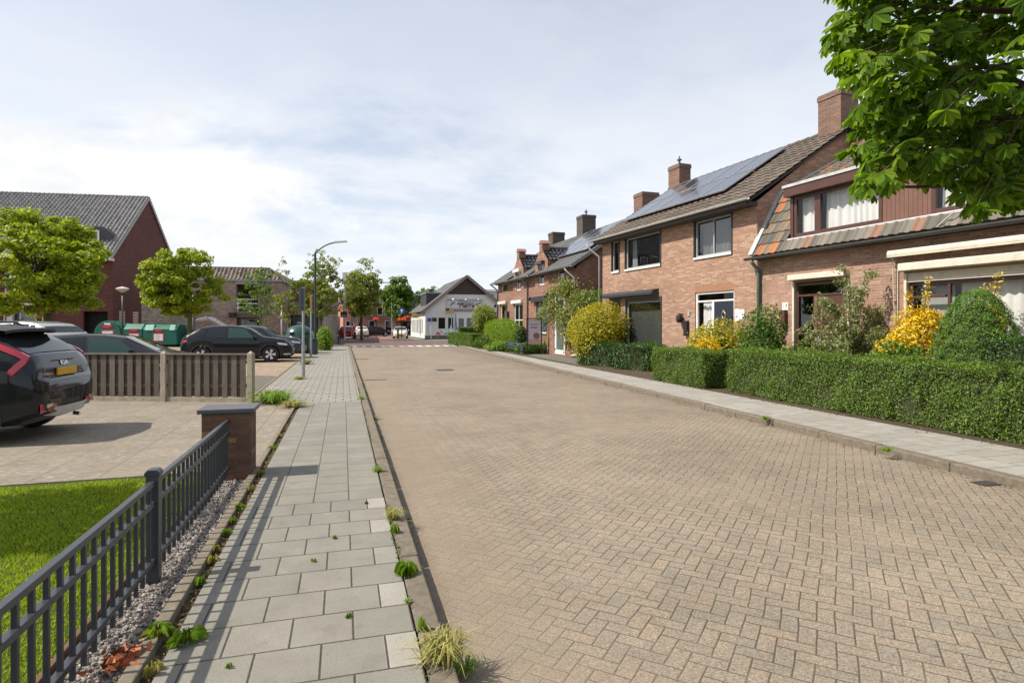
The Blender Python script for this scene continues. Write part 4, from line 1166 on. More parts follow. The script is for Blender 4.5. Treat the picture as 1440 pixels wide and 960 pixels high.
for sg in (-1, 1):
    e = SW / 2 + sg * (SW / 2 + .45); mb.bar((e, -.42, SE - .45 * math.tan(sl3)), (SW / 2, -.42, SP + .05), .06, .32, (0, 0, 1))
mb.build('verge_board', plain('verge_board', (.2, .175, .15), .6), rf)
mb = MB()
for sg in (-1, 1):
    e = SW / 2 + sg * (SW / 2 + .4); mb.face([(e, -.38, SE - .4 * math.tan(sl3) + .02), (e, SD, SE - .4 * math.tan(sl3) + .02), (SW / 2, SD, SP + .02), (SW / 2, -.38, SP + .02)])
mb.build('roof_deck', M_BOARD, rf)
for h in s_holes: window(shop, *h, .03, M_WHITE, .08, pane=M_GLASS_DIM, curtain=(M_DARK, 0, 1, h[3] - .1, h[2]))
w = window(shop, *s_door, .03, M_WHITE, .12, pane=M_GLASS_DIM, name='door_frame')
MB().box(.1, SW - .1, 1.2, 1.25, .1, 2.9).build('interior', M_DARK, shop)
for k, (a, b) in enumerate(side):
    mb = MB(); y0, y1 = SD - b, SD - a
    for p, q, r, s in ((y0, y0 + .08, .5, 2.3), (y1 - .08, y1, .5, 2.3), (y0 + .08, y1 - .08, .5, .58), (y0 + .08, y1 - .08, 2.22, 2.3)): mb.box(.03, .09, p, q, r, s)
    w = mb.build('window', M_WHITE, shop); MB().face([(.07, y0, .5), (.07, y1, .5), (.07, y1, 2.3), (.07, y0, 2.3)]).build('pane', M_GLASS_DIM, w)
# dark dormer on its left slope and dark plinth
MB().box(.55, 3.6, 3.2, 8.5, 3.9, 5.35).build('dormer', plain('dark_blue_grey_cladding', (.035, .037, .045), .6), shop)
MB().box(.45, 3.6, 3.1, 8.6, 5.352, 5.5).build('dormer_edge', M_ZINC, shop)
MB().box(-.03, SW, -.03, .05, 0, .35).build('plinth', plain('green_grey_plinth', (.1, .115, .1), .8), shop)
sg = SH.rect(628.6, 679.3, 422, 433.2)
sgn = MB().box(sg[0], sg[1], -.14, -.02, sg[2], sg[3]).build('sign_board', plain('pale_sign_panel', (.56, .56, .58), .5, var=.04), shop)
M_LET_B = plain('blue_grey_lettering', (.06, .07, .12), .5); M_LET_R = plain('dark_red_brown_lettering', (.09, .025, .028), .5); M_LET_K = plain('grey_ornament', (.2, .2, .24), .5)
mx_ = SH.pix(655, 426)[0]
text('lettering', 'Division', .6, M_LET_B, sgn, (mx_ - .05, -.15, sg[3] - .28), (R(90), 0, 0), .35, .006)
text('lettering', "“Pierre”", .74, M_LET_R, sgn, (mx_ + .05, -.15, sg[2] + .3), (R(90), 0, 0), .3, .02)
for sd_ in (-1, 1):
    cx = mx_ + sd_ * 1.6; m = MB()
    pts = [(cx + .34 * math.cos(t) * (1 - t / 9), -.15, (sg[2] + sg[3]) / 2 + .22 * math.sin(t * 1.3)) for t in [k * .4 for k in range(16)]]
    m.tube(pts, .022, 5); m.tube([(cx - .3, -.15, sg[2] + .3), (cx, -.15, sg[3] - .35), (cx + .35, -.15, sg[3] - .25)], [.03, .06, .01], 5); m.build('ornament', M_LET_K, sgn)
MB().box(sg[0], sg[1], -.2, -.141, sg[3] + .0, sg[3] + .06).build('sign_rail', M_ZINC_DARK, sgn)
MB().box(sg[0], sg[1], -.2, -.02, sg[2] - .3, sg[2] - .2).build('sign_rail', plain('dark_red_beam', (.16, .05, .06), .6), sgn)
for px in (637.3, 654.8, 672.3):
    q = SH.pix(px, 420.5, -.4); MB().lathe([(.05, .14), (.16, -.02), (.17, -.12), (.05, -.13)], 10, (q[0], -.4, q[1])).bar((q[0], -.4, q[1] + .1), (q[0], -.02, q[1] + .22), .03, .03).build('sign_lamp', M_WHITE, shop)


def simple_block(name, label, x, y, ang, w, d, h, mat, roof=None, rh=2., cat='building', wins=(), rmat=None, oh=.25, ridge='x'):
    "a plain building in the distance: wall with windows, pitched or flat roof"
    fr_ = Front(x, y, ang, 0.); t = thing(name, label, cat, fr_.o, ang)
    mb = MB(); wall_holes(mb, 0, w, 0, h, wins, 0, .12)
    for sx in (0, w):
        if roof == 'pitch': mb.face([(sx, 0, 0), (sx, d, 0), (sx, d, h), (sx, d / 2, h + rh), (sx, 0, h)])
        else: mb.face([(sx, 0, 0), (sx, d, 0), (sx, d, h), (sx, 0, h)])
    mb.face([(0, d, 0), (w, d, 0), (w, d, h), (0, d, h)])
    mb.build('wall', mat, t)
    if roof == 'pitch':
        m = MB(); V_ = Vector((0, d / 2 + oh, rh + oh * 2 * rh / d)); z0 = h - oh * 2 * rh / d
        tile_roof(m, (-oh, -oh, z0 + .06), (1, 0, 0), V_, w + 2 * oh, V_.length, .5, .45, .04, .03, 4, 'wave'); tile_roof(m, (w + oh, d + oh, z0 + .06), (-1, 0, 0), (0, -V_.y, V_.z), w + 2 * oh, V_.length, .5, .45, .04, .03, 4, 'wave')
        m.face([(-oh, -oh, z0), (w + oh, -oh, z0), (w + oh, d / 2, h + rh), (-oh, d / 2, h + rh)])
        m.build('roof', rmat or M_TILE_SLATE, t)
    else:
        MB().box(-oh, w + oh, -oh, d + oh, h + .003, h + .3).build('roof', rmat or M_ZINC_DARK, t)
    for k, (a, b, c, e) in enumerate(wins):
        window(t, a, b, c, e, .04, M_WHITE if k % 3 else M_CREAM, .1, pane=M_GLASS_DIM)
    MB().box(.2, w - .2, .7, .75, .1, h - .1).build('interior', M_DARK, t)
    return t


def D(px, d): return ((px - CX) / F * d, d)


# behind the shop and across the junction
x, y = D(668, 96); simple_block('apartment_block', 'grey and white modern block peeping over the shop roof', x, y, STREET, 8., 8., 7.2, plain('pale_grey_render', (.42, .43, .44), .8), wins=[(.6 + k * 1.5, 1.8 + k * 1.5, 5.6, 6.9) for k in range(4)], rmat=M_WHITE)
x, y = D(571, 118); simple_block('office_block', 'long dark flat roofed block behind the green street tree', x, y, R(8), 9., 10., 7.6, plain('dark_slate_cladding', (.045, .042, .042), .7), rmat=M_ZINC)
x, y = D(604, 92); t = simple_block('brick_house', 'house with dark pitched roof and chimney behind the white shop', x, y, STREET, 5.2, 9., 4.6, M_BRICK_RED, 'pitch', 2.6, 'house'); chimney(t, 3.4, 4.1, 4., 4.8, 6.2, 8.1, M_BRICK_GREYC); chimney(t, .5, 1., 4., 4.6, 6.3, 7.5, M_BRICK_GREYC)
x, y = D(499, 92); t = simple_block('brick_house', 'brown brick house with long grey roof at the head of the street', x, y, R(8), 6.8, 9., 5.1, M_BRICK_RED, 'pitch', 2.2, 'house', wins=[(.5, 1.3, .5, 2.2), (1.7, 2.7, 3.1, 4.4), (2.1, 3.1, .5, 2.4), (3.4, 4.3, 3.2, 4.5), (4.6, 5.8, .4, 2.4), (5.0, 5.9, 3.2, 4.5)])
x, y = D(545, 101); t = simple_block('cafe', 'low brick cafe with a pale awning and dark front at the street head', x, y, R(6), 6.4, 8., 3.5, M_BRICK_RED, cat='cafe', wins=[(.4, 2., .2, 2.4), (2.4, 4., .2, 2.4), (4.4, 6., .2, 2.4)])
MB().prism([(0., 2.9), (0, 2.75), (-1.5, 2.35), (-1.5, 2.5)], .2, 6.2, 'x').build('awning', plain('cream_awning_cloth', (.5, .42, .33), .8), t)
x, y = D(482.5, 84); t = simple_block('brick_house', 'orange rendered side wall with white shopfront between the trees', x, y, STREET + R(20), 2.2, 9., 4.9, plain('orange_render', (.5, .2, .13), .8), wins=[(.4, 1.6, .3, 2.3)], cat='house', rmat=M_ZINC_DARK)

# ------------------------------------------------------------------ dark gabled hall on the left
A10 = R(10)
HL0 = Vector((-35.4, 52.)); WL, DL, EL, PL = 16.0, 14.3, 7.9, 14.3
LH = Front(*(HL0 - Vector((math.cos(A10), math.sin(A10))) * WL), A10, .1)
hall = thing('gabled_building', 'tall dark red brown brick building with a steep grey pantile roof', 'building', LH.o, A10)
zg = 2.75
fp = lambda px, py, y=0.: LH.pix(px, py, y)
shopz = [(.5, 3.2, .2, 2.9), (3.8, 6.4, .2, 2.9), (7.4, 10., .2, 2.9)]
gx0, gx1 = fp(117, 455)[0], fp(157.5, 455)[0]
garage = (gx0, WL - .4, .0, zg)
ups = [(1.5 + k * 3., 2.8 + k * 3., 4.3, 6.2) for k in range(4)]
mb = MB(); wall_holes(mb, 0, WL, 0, EL, [*shopz, garage, *ups], 0, .25); mb.face([(0, 0, 0), (0, DL, 0), (0, DL, EL), (0, DL / 2, PL), (0, 0, EL)])
gl = [(1.2, 2.4, 1.55, 2.85), (3.9, 5.1, 1.55, 2.85), (6.6, 7.8, 1.55, 2.85)]
side_ = MB(); wall_holes(side_, 0, DL, 0, EL, gl, 0, .15); side_.face([(0, 0, EL), (DL, 0, EL), (DL / 2, 0, PL)])
n0 = len(mb.v); mb.v += [(WL - y, x, z) for x, y, z in side_.v]; mb.f += [tuple(i + n0 for i in f) for f in side_.f]
mb.face([(0, DL, 0), (WL, DL, 0), (WL, DL, EL), (0, DL, EL)])
mb.build('wall', M_BRICK_DARK, hall)
slh = math.atan2(PL - EL, DL / 2); ohh = .55; zb_ = EL - ohh * math.tan(slh)
V_ = Vector((0, DL / 2 + ohh, PL - zb_)); mb = MB()
tile_roof(mb, (-.1, -ohh, zb_ + .1), (1, 0, 0), V_, WL + .22, V_.length, .36, .42, .12, .025, 8, 'pan')
tile_roof(mb, (WL + .12, DL + ohh, zb_ + .1), (-1, 0, 0), (0, -V_.y, V_.z), WL + .22, V_.length, .36, .42, .09, .05, 4, 'pan')
rf = mb.build('roof', M_TILE_PAN, hall)
mb = MB()
for y_ in (-1, 1):
    e = DL / 2 + y_ * (DL / 2 + ohh)
    for xv in (WL + .1, -.1): MB().bar((xv, e, zb_), (xv, DL / 2, PL), .1, .26).build('verge_board', plain('grey_verge', (.34, .33, .32), .6), rf)
mb = MB(); mb.face([(0, -ohh, zb_), (WL, -ohh, zb_), (WL, DL / 2, PL - .02), (0, DL / 2, PL - .02)]); mb.face([(0, DL + ohh, zb_), (WL, DL + ohh, zb_), (WL, DL / 2, PL - .02), (0, DL / 2, PL - .02)]); mb.build('roof_deck', M_DARK, rf)
mb = MB()
for k in range(40): mb.tube([(WL * k / 40, DL / 2, PL + .1), (WL * (k + 1.05) / 40, DL / 2, PL + .14)], .13, 6)
mb.build('ridge_tiles', M_TILE_PAN, rf)
MB().box(-.1, WL + .15, -ohh - .12, -.002, zb_ - .2, zb_ + .03).build('gutter', plain('white_eaves_box', (.55, .53, .5), .5), hall)
# dormer with curved dark cheek
q0, q1 = LH.pix(112, 318, 1.2), LH.pix(146, 352, 1.2)
a, b, c, e = q0[0], q1[0], q1[1], q0[1]
d_ = MB().prism([(a, c - .6), (b + .7, c - .6), (b + .7, e - .6), (b - .1, e), (a + .5, e), (a, e - .45)], 1.2, 6.5).build('dormer', M_ANTH, hall)
window(hall, a + .35, b - .35, c, e - .35, 1.1, M_WHITE, .12, cols=(.5,), pane=M_GLASS_DIM, name='dormer_window', deep=.09)
for h in shopz: window(hall, *h, .1, M_WHITE, .12, cols=(.5,), pane=M_GLASS_DIM, curtain=(M_CURT_GREY, 0, 1, h[3] - .2, h[2] + .2))
for h in ups: window(hall, *h, .1, M_WHITE, .12, pane=M_GLASS_DIM)
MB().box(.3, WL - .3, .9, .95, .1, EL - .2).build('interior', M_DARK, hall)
mb = MB()
for k in range(5): 
    x = .1 + k * 2.6 if k < 4 else 10.6
    mb.box(x, x + .42, -.3, -.002, 0, 3.05)
mb.box(-.05, 11.1, -.34, -.003, 3.052, 3.5)
mb.build('shopfront', plain('white_pilaster', (.6, .58, .54), .7), hall)
for h in gl:
    m = MB()
    for i in range(5):
        for j in range(5):
            m.box(WL - .08, WL - .02, h[0] + i * .24 + .02, h[0] + i * .24 + .22, h[2] + j * .26 + .02, h[2] + j * .26 + .24)
    m.build('glass_block_window', plain('glass_block', (.3, .34, .33), .15, spec=.8), hall)

# ------------------------------------------------------------------ brick apartment building with a loggia
A14 = R(13)
AP = Front(*D(199, 45.6), A14, .1)
apt = thing('apartment_building', 'two storey mottled brick building with a mansard tile edge and a recessed balcony', 'building', AP.o, A14)
AW = AP.pix(396.5, 420)[0]; AH = AP.pix(300, 393.7)[1]; AT = AP.pix(300, 377., 1.3)[1]; ADp = 12.
lx0, lx1 = AP.pix(332.3, 420)[0], AP.pix(363, 420)[0]
lz0, lz1 = AP.pix(333, 437)[1], AP.pix(333, 399.5)[1]; pz1 = AP.pix(333, 446.5)[1]
h_l = (lx0, lx1, lz0, lz1); h_p = (lx0, lx1 + .1, .0, pz1)
mb = MB(); wall_holes(mb, 0, AW, 0, AH, [h_l, h_p], 0, 1.0)
mb.face([(AW, 0, 0), (AW, ADp, 0), (AW, ADp, AH), (AW, 0, AH)]); mb.face([(0, 0, 0), (0, ADp, 0), (0, ADp, AH), (0, 0, AH)]); mb.face([(0, ADp, 0), (AW, ADp, 0), (AW, ADp, AH), (0, ADp, AH)])
mb.build('wall', M_BRICK_MIX, apt)
MB().box(lx0, lx1, 1.0, 1.05, lz0, lz1).box(lx0, lx1 + .1, 1.0, 1.05, 0, pz1).build('recess_wall', M_DARK, apt)
window(apt, lx0 + .05, lx1 - .05, lz0 + .02, lz1 - .02, .8, M_ANTH, .1, cols=(.35, .7), pane=M_GLASS_DIM, curtain=(M_CURT_GREY, 0., .5, lz1 - .2, lz0 + .2))
window(apt, lx0 + .05, lx1, .02, pz1 - .05, .8, M_GREYFRAME, .1, cols=(.3, .75), pane=M_GLASS_DIM, name='entrance_door')
MB().box(lx0 - .02, lx1 + .12, -.05, .1, lz1 + .002, AH - .02).build('lintel', M_ZINC, apt)
mb = MB().box(lx0 - .05, lx1 + .1, -.12, .9, lz0 - .25, lz0 - .02)
bal = mb.build('balcony', M_KERB, apt)
mb = MB()
for z in (.25, .6, .95): mb.box(lx0 + .02, lx1 - .02, -.06, -.02, lz0 + z - .05, lz0 + z + .03)
mb.box(lx0 + .1, lx0 + .16, -.07, -.01, lz0 - .02, lz0 + 1.)
mb.build('railing', M_WHITE, bal)
MB().box(lx0 - .03, lx1 + .15, -.08, .5, pz1 + .02, lz0 - .26).build('fascia', plain('grey_brown_fascia', (.12, .1, .085), .7), apt)
mb = MB(); VM = Vector((0, 1.35, AT - AH)); kh = 1.35 / VM.length; tile_roof(mb, (-.1, -.06, AH + .06), (1, 0, 0), VM, AW + .1, VM.length, .3, .36, .09, .04, 8, 'pan', clip=lambda u, v: u < AW + .12 - v * kh)
VS_ = Vector((-1.35, 0, AT - AH)); tile_roof(mb, (AW + .06, -.06, AH + .06), (0, 1, 0), VS_, ADp, VS_.length, .3, .36, .09, .04, 6, 'pan', clip=lambda u, v: u > v * kh - .02)
rf = mb.build('roof', M_TILE_REDBR, apt)
MB().box(0.2, AW - 1.3, 1.3, ADp, AH + .1, AT + .02).box(.1, AW - 1.2, 1.2, 1.4, AT + .0, AT + .12).build('flat_roof', M_ZINC_DARK, rf)
MB().box(-.05, AW + .1, -.16, -.003, AH - .06, AH + .1).box(AW + .003, AW + .16, -.16, ADp, AH - .06, AH + .1).build('gutter', M_ZINC, apt)
pipe(apt, [(AW - .02 , -.1, AP.pix(396, 424)[1]), (AW - .02, -.1, .1)], .06, M_WHITE); pipe(apt, [(AP.pix(272, 440)[0], -.1, 3.9), (AP.pix(272, 440)[0], -.1, .1)], .06, M_ZINC)
q = AP.pix(327.5, 442.5); MB().box(q[0] - .25, q[0] + .25, -.4, -.003, q[1] - .2, q[1] + .2).build('wall_lamp', M_BLACKPL, apt, bevel=.05)

# the wing further along the street: recessed low wall, timber slat storey, arcade
wing = thing('brick_building', 'brick wing with a brown slatted upper storey and a columned arcade along the street', 'building', AP.w(AW, 4.2, 0), A14)
WG = Front(*AP.w(AW, 4.2, 0)[:2], A14, .1)
ww = WG.pix(452, 440)[0]; wz = WG.pix(410, 424)[1]; wt = WG.pix(420, 396.5)[1]
mb = MB(); wall_holes(mb, .01, ww, 0, wz, [(ww - 2.6, ww - .3, 0., 2.45)], 0, .3)
# street side with arcade openings
Lw = 24.; arc = [(1. + k * 2.0, 2.5 + k * 2.0, 0., 2.6) for k in range(11)]
sd2 = MB(); wall_holes(sd2, 0, Lw, 0, wz + 1.6, arc, 0, .35)
n0 = len(mb.v); mb.v += [(ww - y, x, z) for x, y, z in sd2.v]; mb.f += [tuple(i + n0 for i in f) for f in sd2.f]
mb.face([(.01, 1.2, wz), (ww, 1.2, wz), (ww, 1.2, wt), (.01, 1.2, wt)])
mb.build('wall', M_BRICK_MIX, wing)
mb = MB(); x = .15
while x < ww - .2: mb.box(x, x + .16, 1.0, 1.12, wz + .05, wt - .1); x += .42
mb.build('slat_screen', plain('rust_brown_slats', (.16, .075, .045), .7, var=.2), wing)
MB().box(0, ww + .2, .7, Lw, wt, wt + .18).build('roof', M_ZINC, wing)
MB().box(.0, ww, .0, 1.19, wz + .003, wz + .08).build('canopy', M_ZINC_DARK, wing)
MB().box(ww - 1.3, ww - 1.2, 1., Lw - .4, .05, wz).box(ww - 2.8, ww - .2, .6, .65, 0., 2.5).build('interior', M_DARK, wing)
for k in range(12): MB().box(ww + .003, ww + .28, .55 + k * 2.0, .95 + k * 2.0, 0, 2.6).build('pilaster', plain('pale_brick_pilaster', (.55, .46, .38), .8), wing)
MB().box(ww - 2.5, ww - .4, .2, .26, .05, 2.4).build('door', plain('green_glass_door', (.05, .09, .085), .2), wing)

# ------------------------------------------------------------------ metal garden fence and brick pillar
M_FENCE = plain('anthracite_powder_coat', (.038, .043, .052), .36, var=.12, scale=12., dirt=.06)
FA, FB0, FB1, FB2 = -1.118, 1.59, 4.07, 6.5
fence = thing('metal_fence', 'low anthracite metal bar fence between the lawn and the near pavement', 'fence', S(FA, 0, .07), STREET)
rail = None
for b0, b1 in ((FB0 + .035, FB1 - .035), (FB1 + .035, FB2 - .005)):
    for z in (.635 - .018, .512 - .018, .165 - .018): MB().box(-.018, .018, b0, b1, z - .015, z + .015).build('rail', M_FENCE, fence, bevel=.003)
    n = round((b1 - b0) / .117); st = (b1 - b0) / n
    for k in range(n):
        y = b0 + st * (k + .5)
        if rail is None: rail = MB().box(-.01, .01, -.01, .01, .055, .605).build('baluster', M_FENCE, fence, bevel=.0015); o = rail
        else: o = rail.copy(); COL.objects.link(o); o.parent = fence
        o.location = (0, y, 0)
for k, b in enumerate((FB0, FB1)):
    p = MB().box(-.035, .035, b - .035, b + .035, -.05, .66).build('post', M_FENCE, fence, bevel=.003)
    MB().prism([(-.042, .661), (.042, .661), (.042, .682), (.026, .7), (-.026, .7), (-.042, .682)], b - .042, b + .042, 'y').build('cap', M_FENCE, p, bevel=.004)
M_BRICK_PILLAR = brick('rough_pillar_brick', (.22, .105, .065), (.13, .07, .045), (.12, .095, .075), bw=.215, bh=.075, mw=.013, third=(.3, .17, .08), blot=.6, bump=.9)
pillar = thing('brick_pillar', 'short rough brick gate pillar with a slate slab on top', 'pillar', S(-1.365, 6.5, .07), STREET)
MB().box(0, .46, 0, .36, 0, .69).build('shaft', M_BRICK_PILLAR, pillar, bevel=.008)
MB().box(-.035, .495, -.035, .395, .692, .735).build('cap', plain('slate_slab', (.075, .075, .085), .45, var=.25, scale=5., bump=.2, dirt=.2), pillar, bevel=.006)

# ------------------------------------------------------------------ wooden panel fence with concrete posts
WO, WR = Vector((-5.27, 11.84, .09)), R(-3.5)
M_OLDWOOD = []
for k in range(3):
    t = NT('weathered_board'); co = t.coord(); x, y, z = t.sep(co)
    gr = t.noise(t.comb(t.math('MULTIPLY', x, 1.), y, t.math('MULTIPLY', z, .06)), 70., 4., .65); big = t.noise(co, 3.5, 4., .6)
    base = ((.205, .172, .138), (.168, .143, .118), (.23, .195, .158))[k]
    c = t.ramp(gr, [(.25, tuple(v * .45 for v in base)), (.75, base)]); c = t.mix(t.map(big, .45, .7, 0., .5, True), c, (.1, .075, .055))
    M_OLDWOOD.append(t.done(t.bsdf(c, .9, 0., .2, t.bump(gr, .5, .004))))
M_CONC = plain('weathered_concrete', (.36, .315, .245), .92, var=.3, scale=8., bump=.7, dirt=.45, spec=.2)
wf = thing('wooden_fence', 'weathered wooden board fence with pointed concrete posts beside the driveway', 'fence', WO, WR)
for k in range(4):
    x = -k * 1.81
    p = MB(); p.box(x - .055, x + .055, -.06, .06, 0, .985); b0 = len(p.v)
    p.v += [(x - .055, -.06, .985), (x + .055, -.06, .985), (x + .055, .06, .985), (x - .055, .06, .985), (x, 0, 1.045)]; p.f += [(b0, b0 + 1, b0 + 4), (b0 + 1, b0 + 2, b0 + 4), (b0 + 2, b0 + 3, b0 + 4), (b0 + 3, b0, b0 + 4)]
    p.build('post', M_CONC, wf, bevel=.006)
    if k == 3: continue
    x1, x0 = x - .055, x - 1.81 + .055
    MB().box(x0, x1, -.03, .03, .0, .1).build('base_plate', M_CONC, wf, bevel=.006)
    MB().box(x0, x1, -.055, .055, .955, .985).build('rail', M_OLDWOOD[2], wf, bevel=.003)
    for z in (.3, .78): MB().box(x0, x1, -.012, .012, z, z + .07).build('rail', M_OLDWOOD[1], wf)
    n = 9; st = (x1 - x0) / n
    for i in range(n):
        xx = x0 + st * (i + .5) + random.uniform(-.004, .004); m = M_OLDWOOD[random.randrange(3)]; dz = random.uniform(-.008, .006)
        MB().box(xx - .056, xx + .056, -.03, -.0125, .11 + dz, .954).build('board', m, wf, bevel=.003)
        if i < n - 1: MB().box(xx + st / 2 - .06, xx + st / 2 + .06, .0125, .03, .11 - dz, .954).build('back_board', M_OLDWOOD[1], wf)

# ------------------------------------------------------------------ poles, lamps, signs, bollards
M_GALV = plain('galvanised_steel', (.36, .38, .4), .42, .55, var=.18, scale=10., dirt=.12)
M_GREENPOLE = plain('dark_green_paint', (.022, .045, .035), .4, var=.15, dirt=.12)
M_SIGNBACK = plain('teal_grey_sign_back', (.06, .095, .11), .4, .2)
M_BLUE = plain('sign_blue', (.015, .07, .28), .4, var=.04)


def pole_thing(name, label, cat, px, py, top_y, r=.038, mat=M_GALV, group=None, z=.1, n=10, sleeve=True):
    g = G(px, py, z); h = CAMZ - (top_y - HOR) / F * g.y - z
    t = thing(name, label, cat, g, 0, group)
    m = MB(); m.tube([(0, 0, -.05), (0, 0, h)], r, n)
    if sleeve: m.tube([(0, 0, -.05), (0, 0, .95)], r * 1.3, n)
    m.build('pole', mat, t, autosmooth=40); return t, h


t, h = pole_thing('sign_post', 'nearest grey steel sign post on the left pavement carrying an edge-on sign box', 'sign', 426.5, 531, 404)
pl = MB().box(-.2, .06, -.035, .035, h - .68, h - .02).build('sign_panel', M_SIGNBACK, t, bevel=.008)
MB().box(-.205, -.17, -.04, .04, h - .7, h - .0).build('edge_strip', plain('dark_sign_edge', (.02, .035, .04), .5), pl)
pl.rotation_euler = (0, 0, R(82))
t, h = pole_thing('sign_post', 'slim grey steel sign post between the nearest sign post and the dark green street lamp', 'sign', 437.4, 503, 415, .04)
pl = MB().box(-.28, .28, -.012, .012, h - .75, h - .05).build('sign_panel', plain('orange_sign_face', (.55, .22, .05), .5), t); pl.rotation_euler = (0, 0, R(101))
t, h = pole_thing('street_lamp', 'tall dark green curved street lamp on the left pavement', 'street lamp', 443.3, 497.5, 356, .06, M_GREENPOLE)
ax = Vector((1, .1, 0)).normalized()
pts = [(0, 0, h)] + [(ax.x * (1.5 * s), ax.y * 1.5 * s, h + .62 * (1 - (1 - s) ** 2.6)) for s in (.08, .18, .32, .5, .72)]
MB().tube(pts, [.05, .045, .042, .04, .038, .036], 8).build('arm', M_GREENPOLE, t, smooth=True)
e = Vector(pts[-1]); MB().hexa([(e.x - .1, -.06 + e.y, e.z - .04), (e.x + .62, -.07 + e.y, e.z + .01), (e.x + .62, .09 + e.y, e.z + .01), (e.x - .1, .07 + e.y, e.z - .04), (e.x - .1, -.05 + e.y, e.z + .06), (e.x + .55, -.05 + e.y, e.z + .11), (e.x + .55, .07 + e.y, e.z + .11), (e.x - .1, .06 + e.y, e.z + .06)]).build('lamp_head', plain('lamp_head_grey', (.35, .37, .35), .4), t, bevel=.02)
g = G(440.8, 498.5); b = thing('litter_bin', 'small dark litter bin at the foot of the green street lamp', 'bin', g)
MB().box(-.2, .2, -.16, .16, .02, .78).build('body', plain('dark_teal_plastic', (.018, .03, .034), .5), b, bevel=.03); MB().box(-.22, .22, -.18, .18, .782, .84).build('lid', M_BLACKPL, b, bevel=.02)
# post-top lamp on the parking lot
g = Vector((*D(172.3, 41), .1)); h = CAMZ - (411 - HOR) / F * 41 - .1
t = thing('street_lamp', 'low post-top lamp with a shallow bowl between the two maples', 'street lamp', g)
MB().tube([(0, 0, 0), (0, 0, h)], .05, 10).build('pole', M_GREENPOLE, t, smooth=True)
MB().lathe([(.06, h - .02), (.12, h + .02), (.4, h + .2), (.42, h + .25), (.3, h + .32), (.03, h + .4)], 18).build('lamp_shade', plain('cream_lamp_bowl', (.5, .46, .4), .4), t, smooth=False)
# warning sign by the right maple
g = Vector((*D(222.6, 50), .1)); h = CAMZ - (434 - HOR) / F * 50 - .1
t = thing('warning_sign', 'white edged triangular warning sign with a white plate behind the green containers', 'sign', g)
MB().tube([(0, 0, 0), (0, 0, h + .75)], .04, 8).build('pole', M_GALV, t)
MB().prism([(-.42, h), (.42, h), (0, h + .78)], -.06, -.042).build('triangle', plain('sign_white_red', (.55, .25, .22), .5), t); MB().prism([(-.28, h + .08), (.28, h + .08), (0, h + .6)], -.066, -.0605).build('triangle_face', M_PAPER, t)
MB().box(-.4, .4, -.06, -.042, h - .42, h - .06).build('plate', M_PAPER, t)
# pole with thick pale sleeve and the black hanging sign of the arcade
g = Vector((*D(484.5, 60), .1)); t = thing('street_lamp', 'pale slender lamp mast in front of the round green tree', 'street lamp', g)
h = CAMZ - (383 - HOR) / F * 60 - .1; MB().tube([(0, 0, 0), (0, 0, h)], .09, 8).box(-.16, .16, -.16, .16, h - 1.2, h).build('pole', plain('pale_grey_mast', (.42, .42, .43), .6), t)
g = Vector((*D(483.3, 59), .1)); t = thing('hanging_sign', 'black square projecting shop sign with teal lower half', 'sign', (g.x, g.y, CAMZ - (446 - HOR) / F * 59))
MB().box(-.32, .32, -.06, .06, 0., .55).build('panel', M_BLACKPL, t); MB().box(-.24, .24, -.07, -.061, .06, .26).build('panel_face', plain('teal_sign', (.08, .3, .3), .5), t); MB().bar((-1.2, 0, .6), (.3, 0, .6), .03, .05).build('bracket', M_BLACKPL, t)
# parking sign
g = G(494.5, 476); t = thing('parking_sign', 'white parking sign with a blue disc on a thin pole by the red car', 'sign', g); h = CAMZ - (437 - HOR) / F * g.y - .1
MB().tube([(0, 0, 0), (0, 0, h)], .035, 8).build('pole', M_GALV, t)
pl = MB().box(-.1, .6, -.06, -.045, h - 1.35, h).build('plate', plain('pale_blue_white_plate', (.5, .56, .58), .5), t)
MB().lathe([(.24, 0), (.24, .015)], 20, (.27, -.08, h - .42), 'y').build('disc', M_BLUE, pl)
text('letter', 'P', .32, M_PAPER, pl, (.27, -.085, h - .42), (R(90), 0, 0))
# one-way sign and flower baskets
g = G(565, 476.); t = thing('one_way_sign', 'blue square one-way sign with a white arrow above orange flower baskets', 'sign', g); h = CAMZ - (433 - HOR) / F * g.y - .1
MB().tube([(0, 0, 0), (0, 0, h)], .05, 8).build('pole', M_BLACKPL, t)
pl = MB().box(-.32, .32, -.08, -.06, h - .68, h).build('plate', M_BLUE, t)
MB().prism([(-.05, h - .6), (.05, h - .6), (.05, h - .32), (.2, h - .32), (0, h - .08), (-.2, h - .32), (-.05, h - .32)], -.09, -.082).build('arrow', M_PAPER, pl)
M_FLOWER = leaf('orange_flowers', ((0., (.75, .1, .03)), (.5, (.85, .17, .06)), (1., (.8, .25, .12))), .3, tcol=(1.2, .8, .6))


def basket(px, py, d, label, r=.26):
    c = at(px, py, d); t = thing('flower_basket', label, 'flowers', c, 0, 'orange flower baskets on poles')
    MB().lathe([(.05, -.3), (r * .8, -.1), (r * .85, -.02)], 12).build('bowl', M_BLACKPL, t)
    MB().quads(blob_quads(320, (0, 0, .08), (r, r, r * .75), .13)).build('flowers', M_FLOWER, t)
    return t


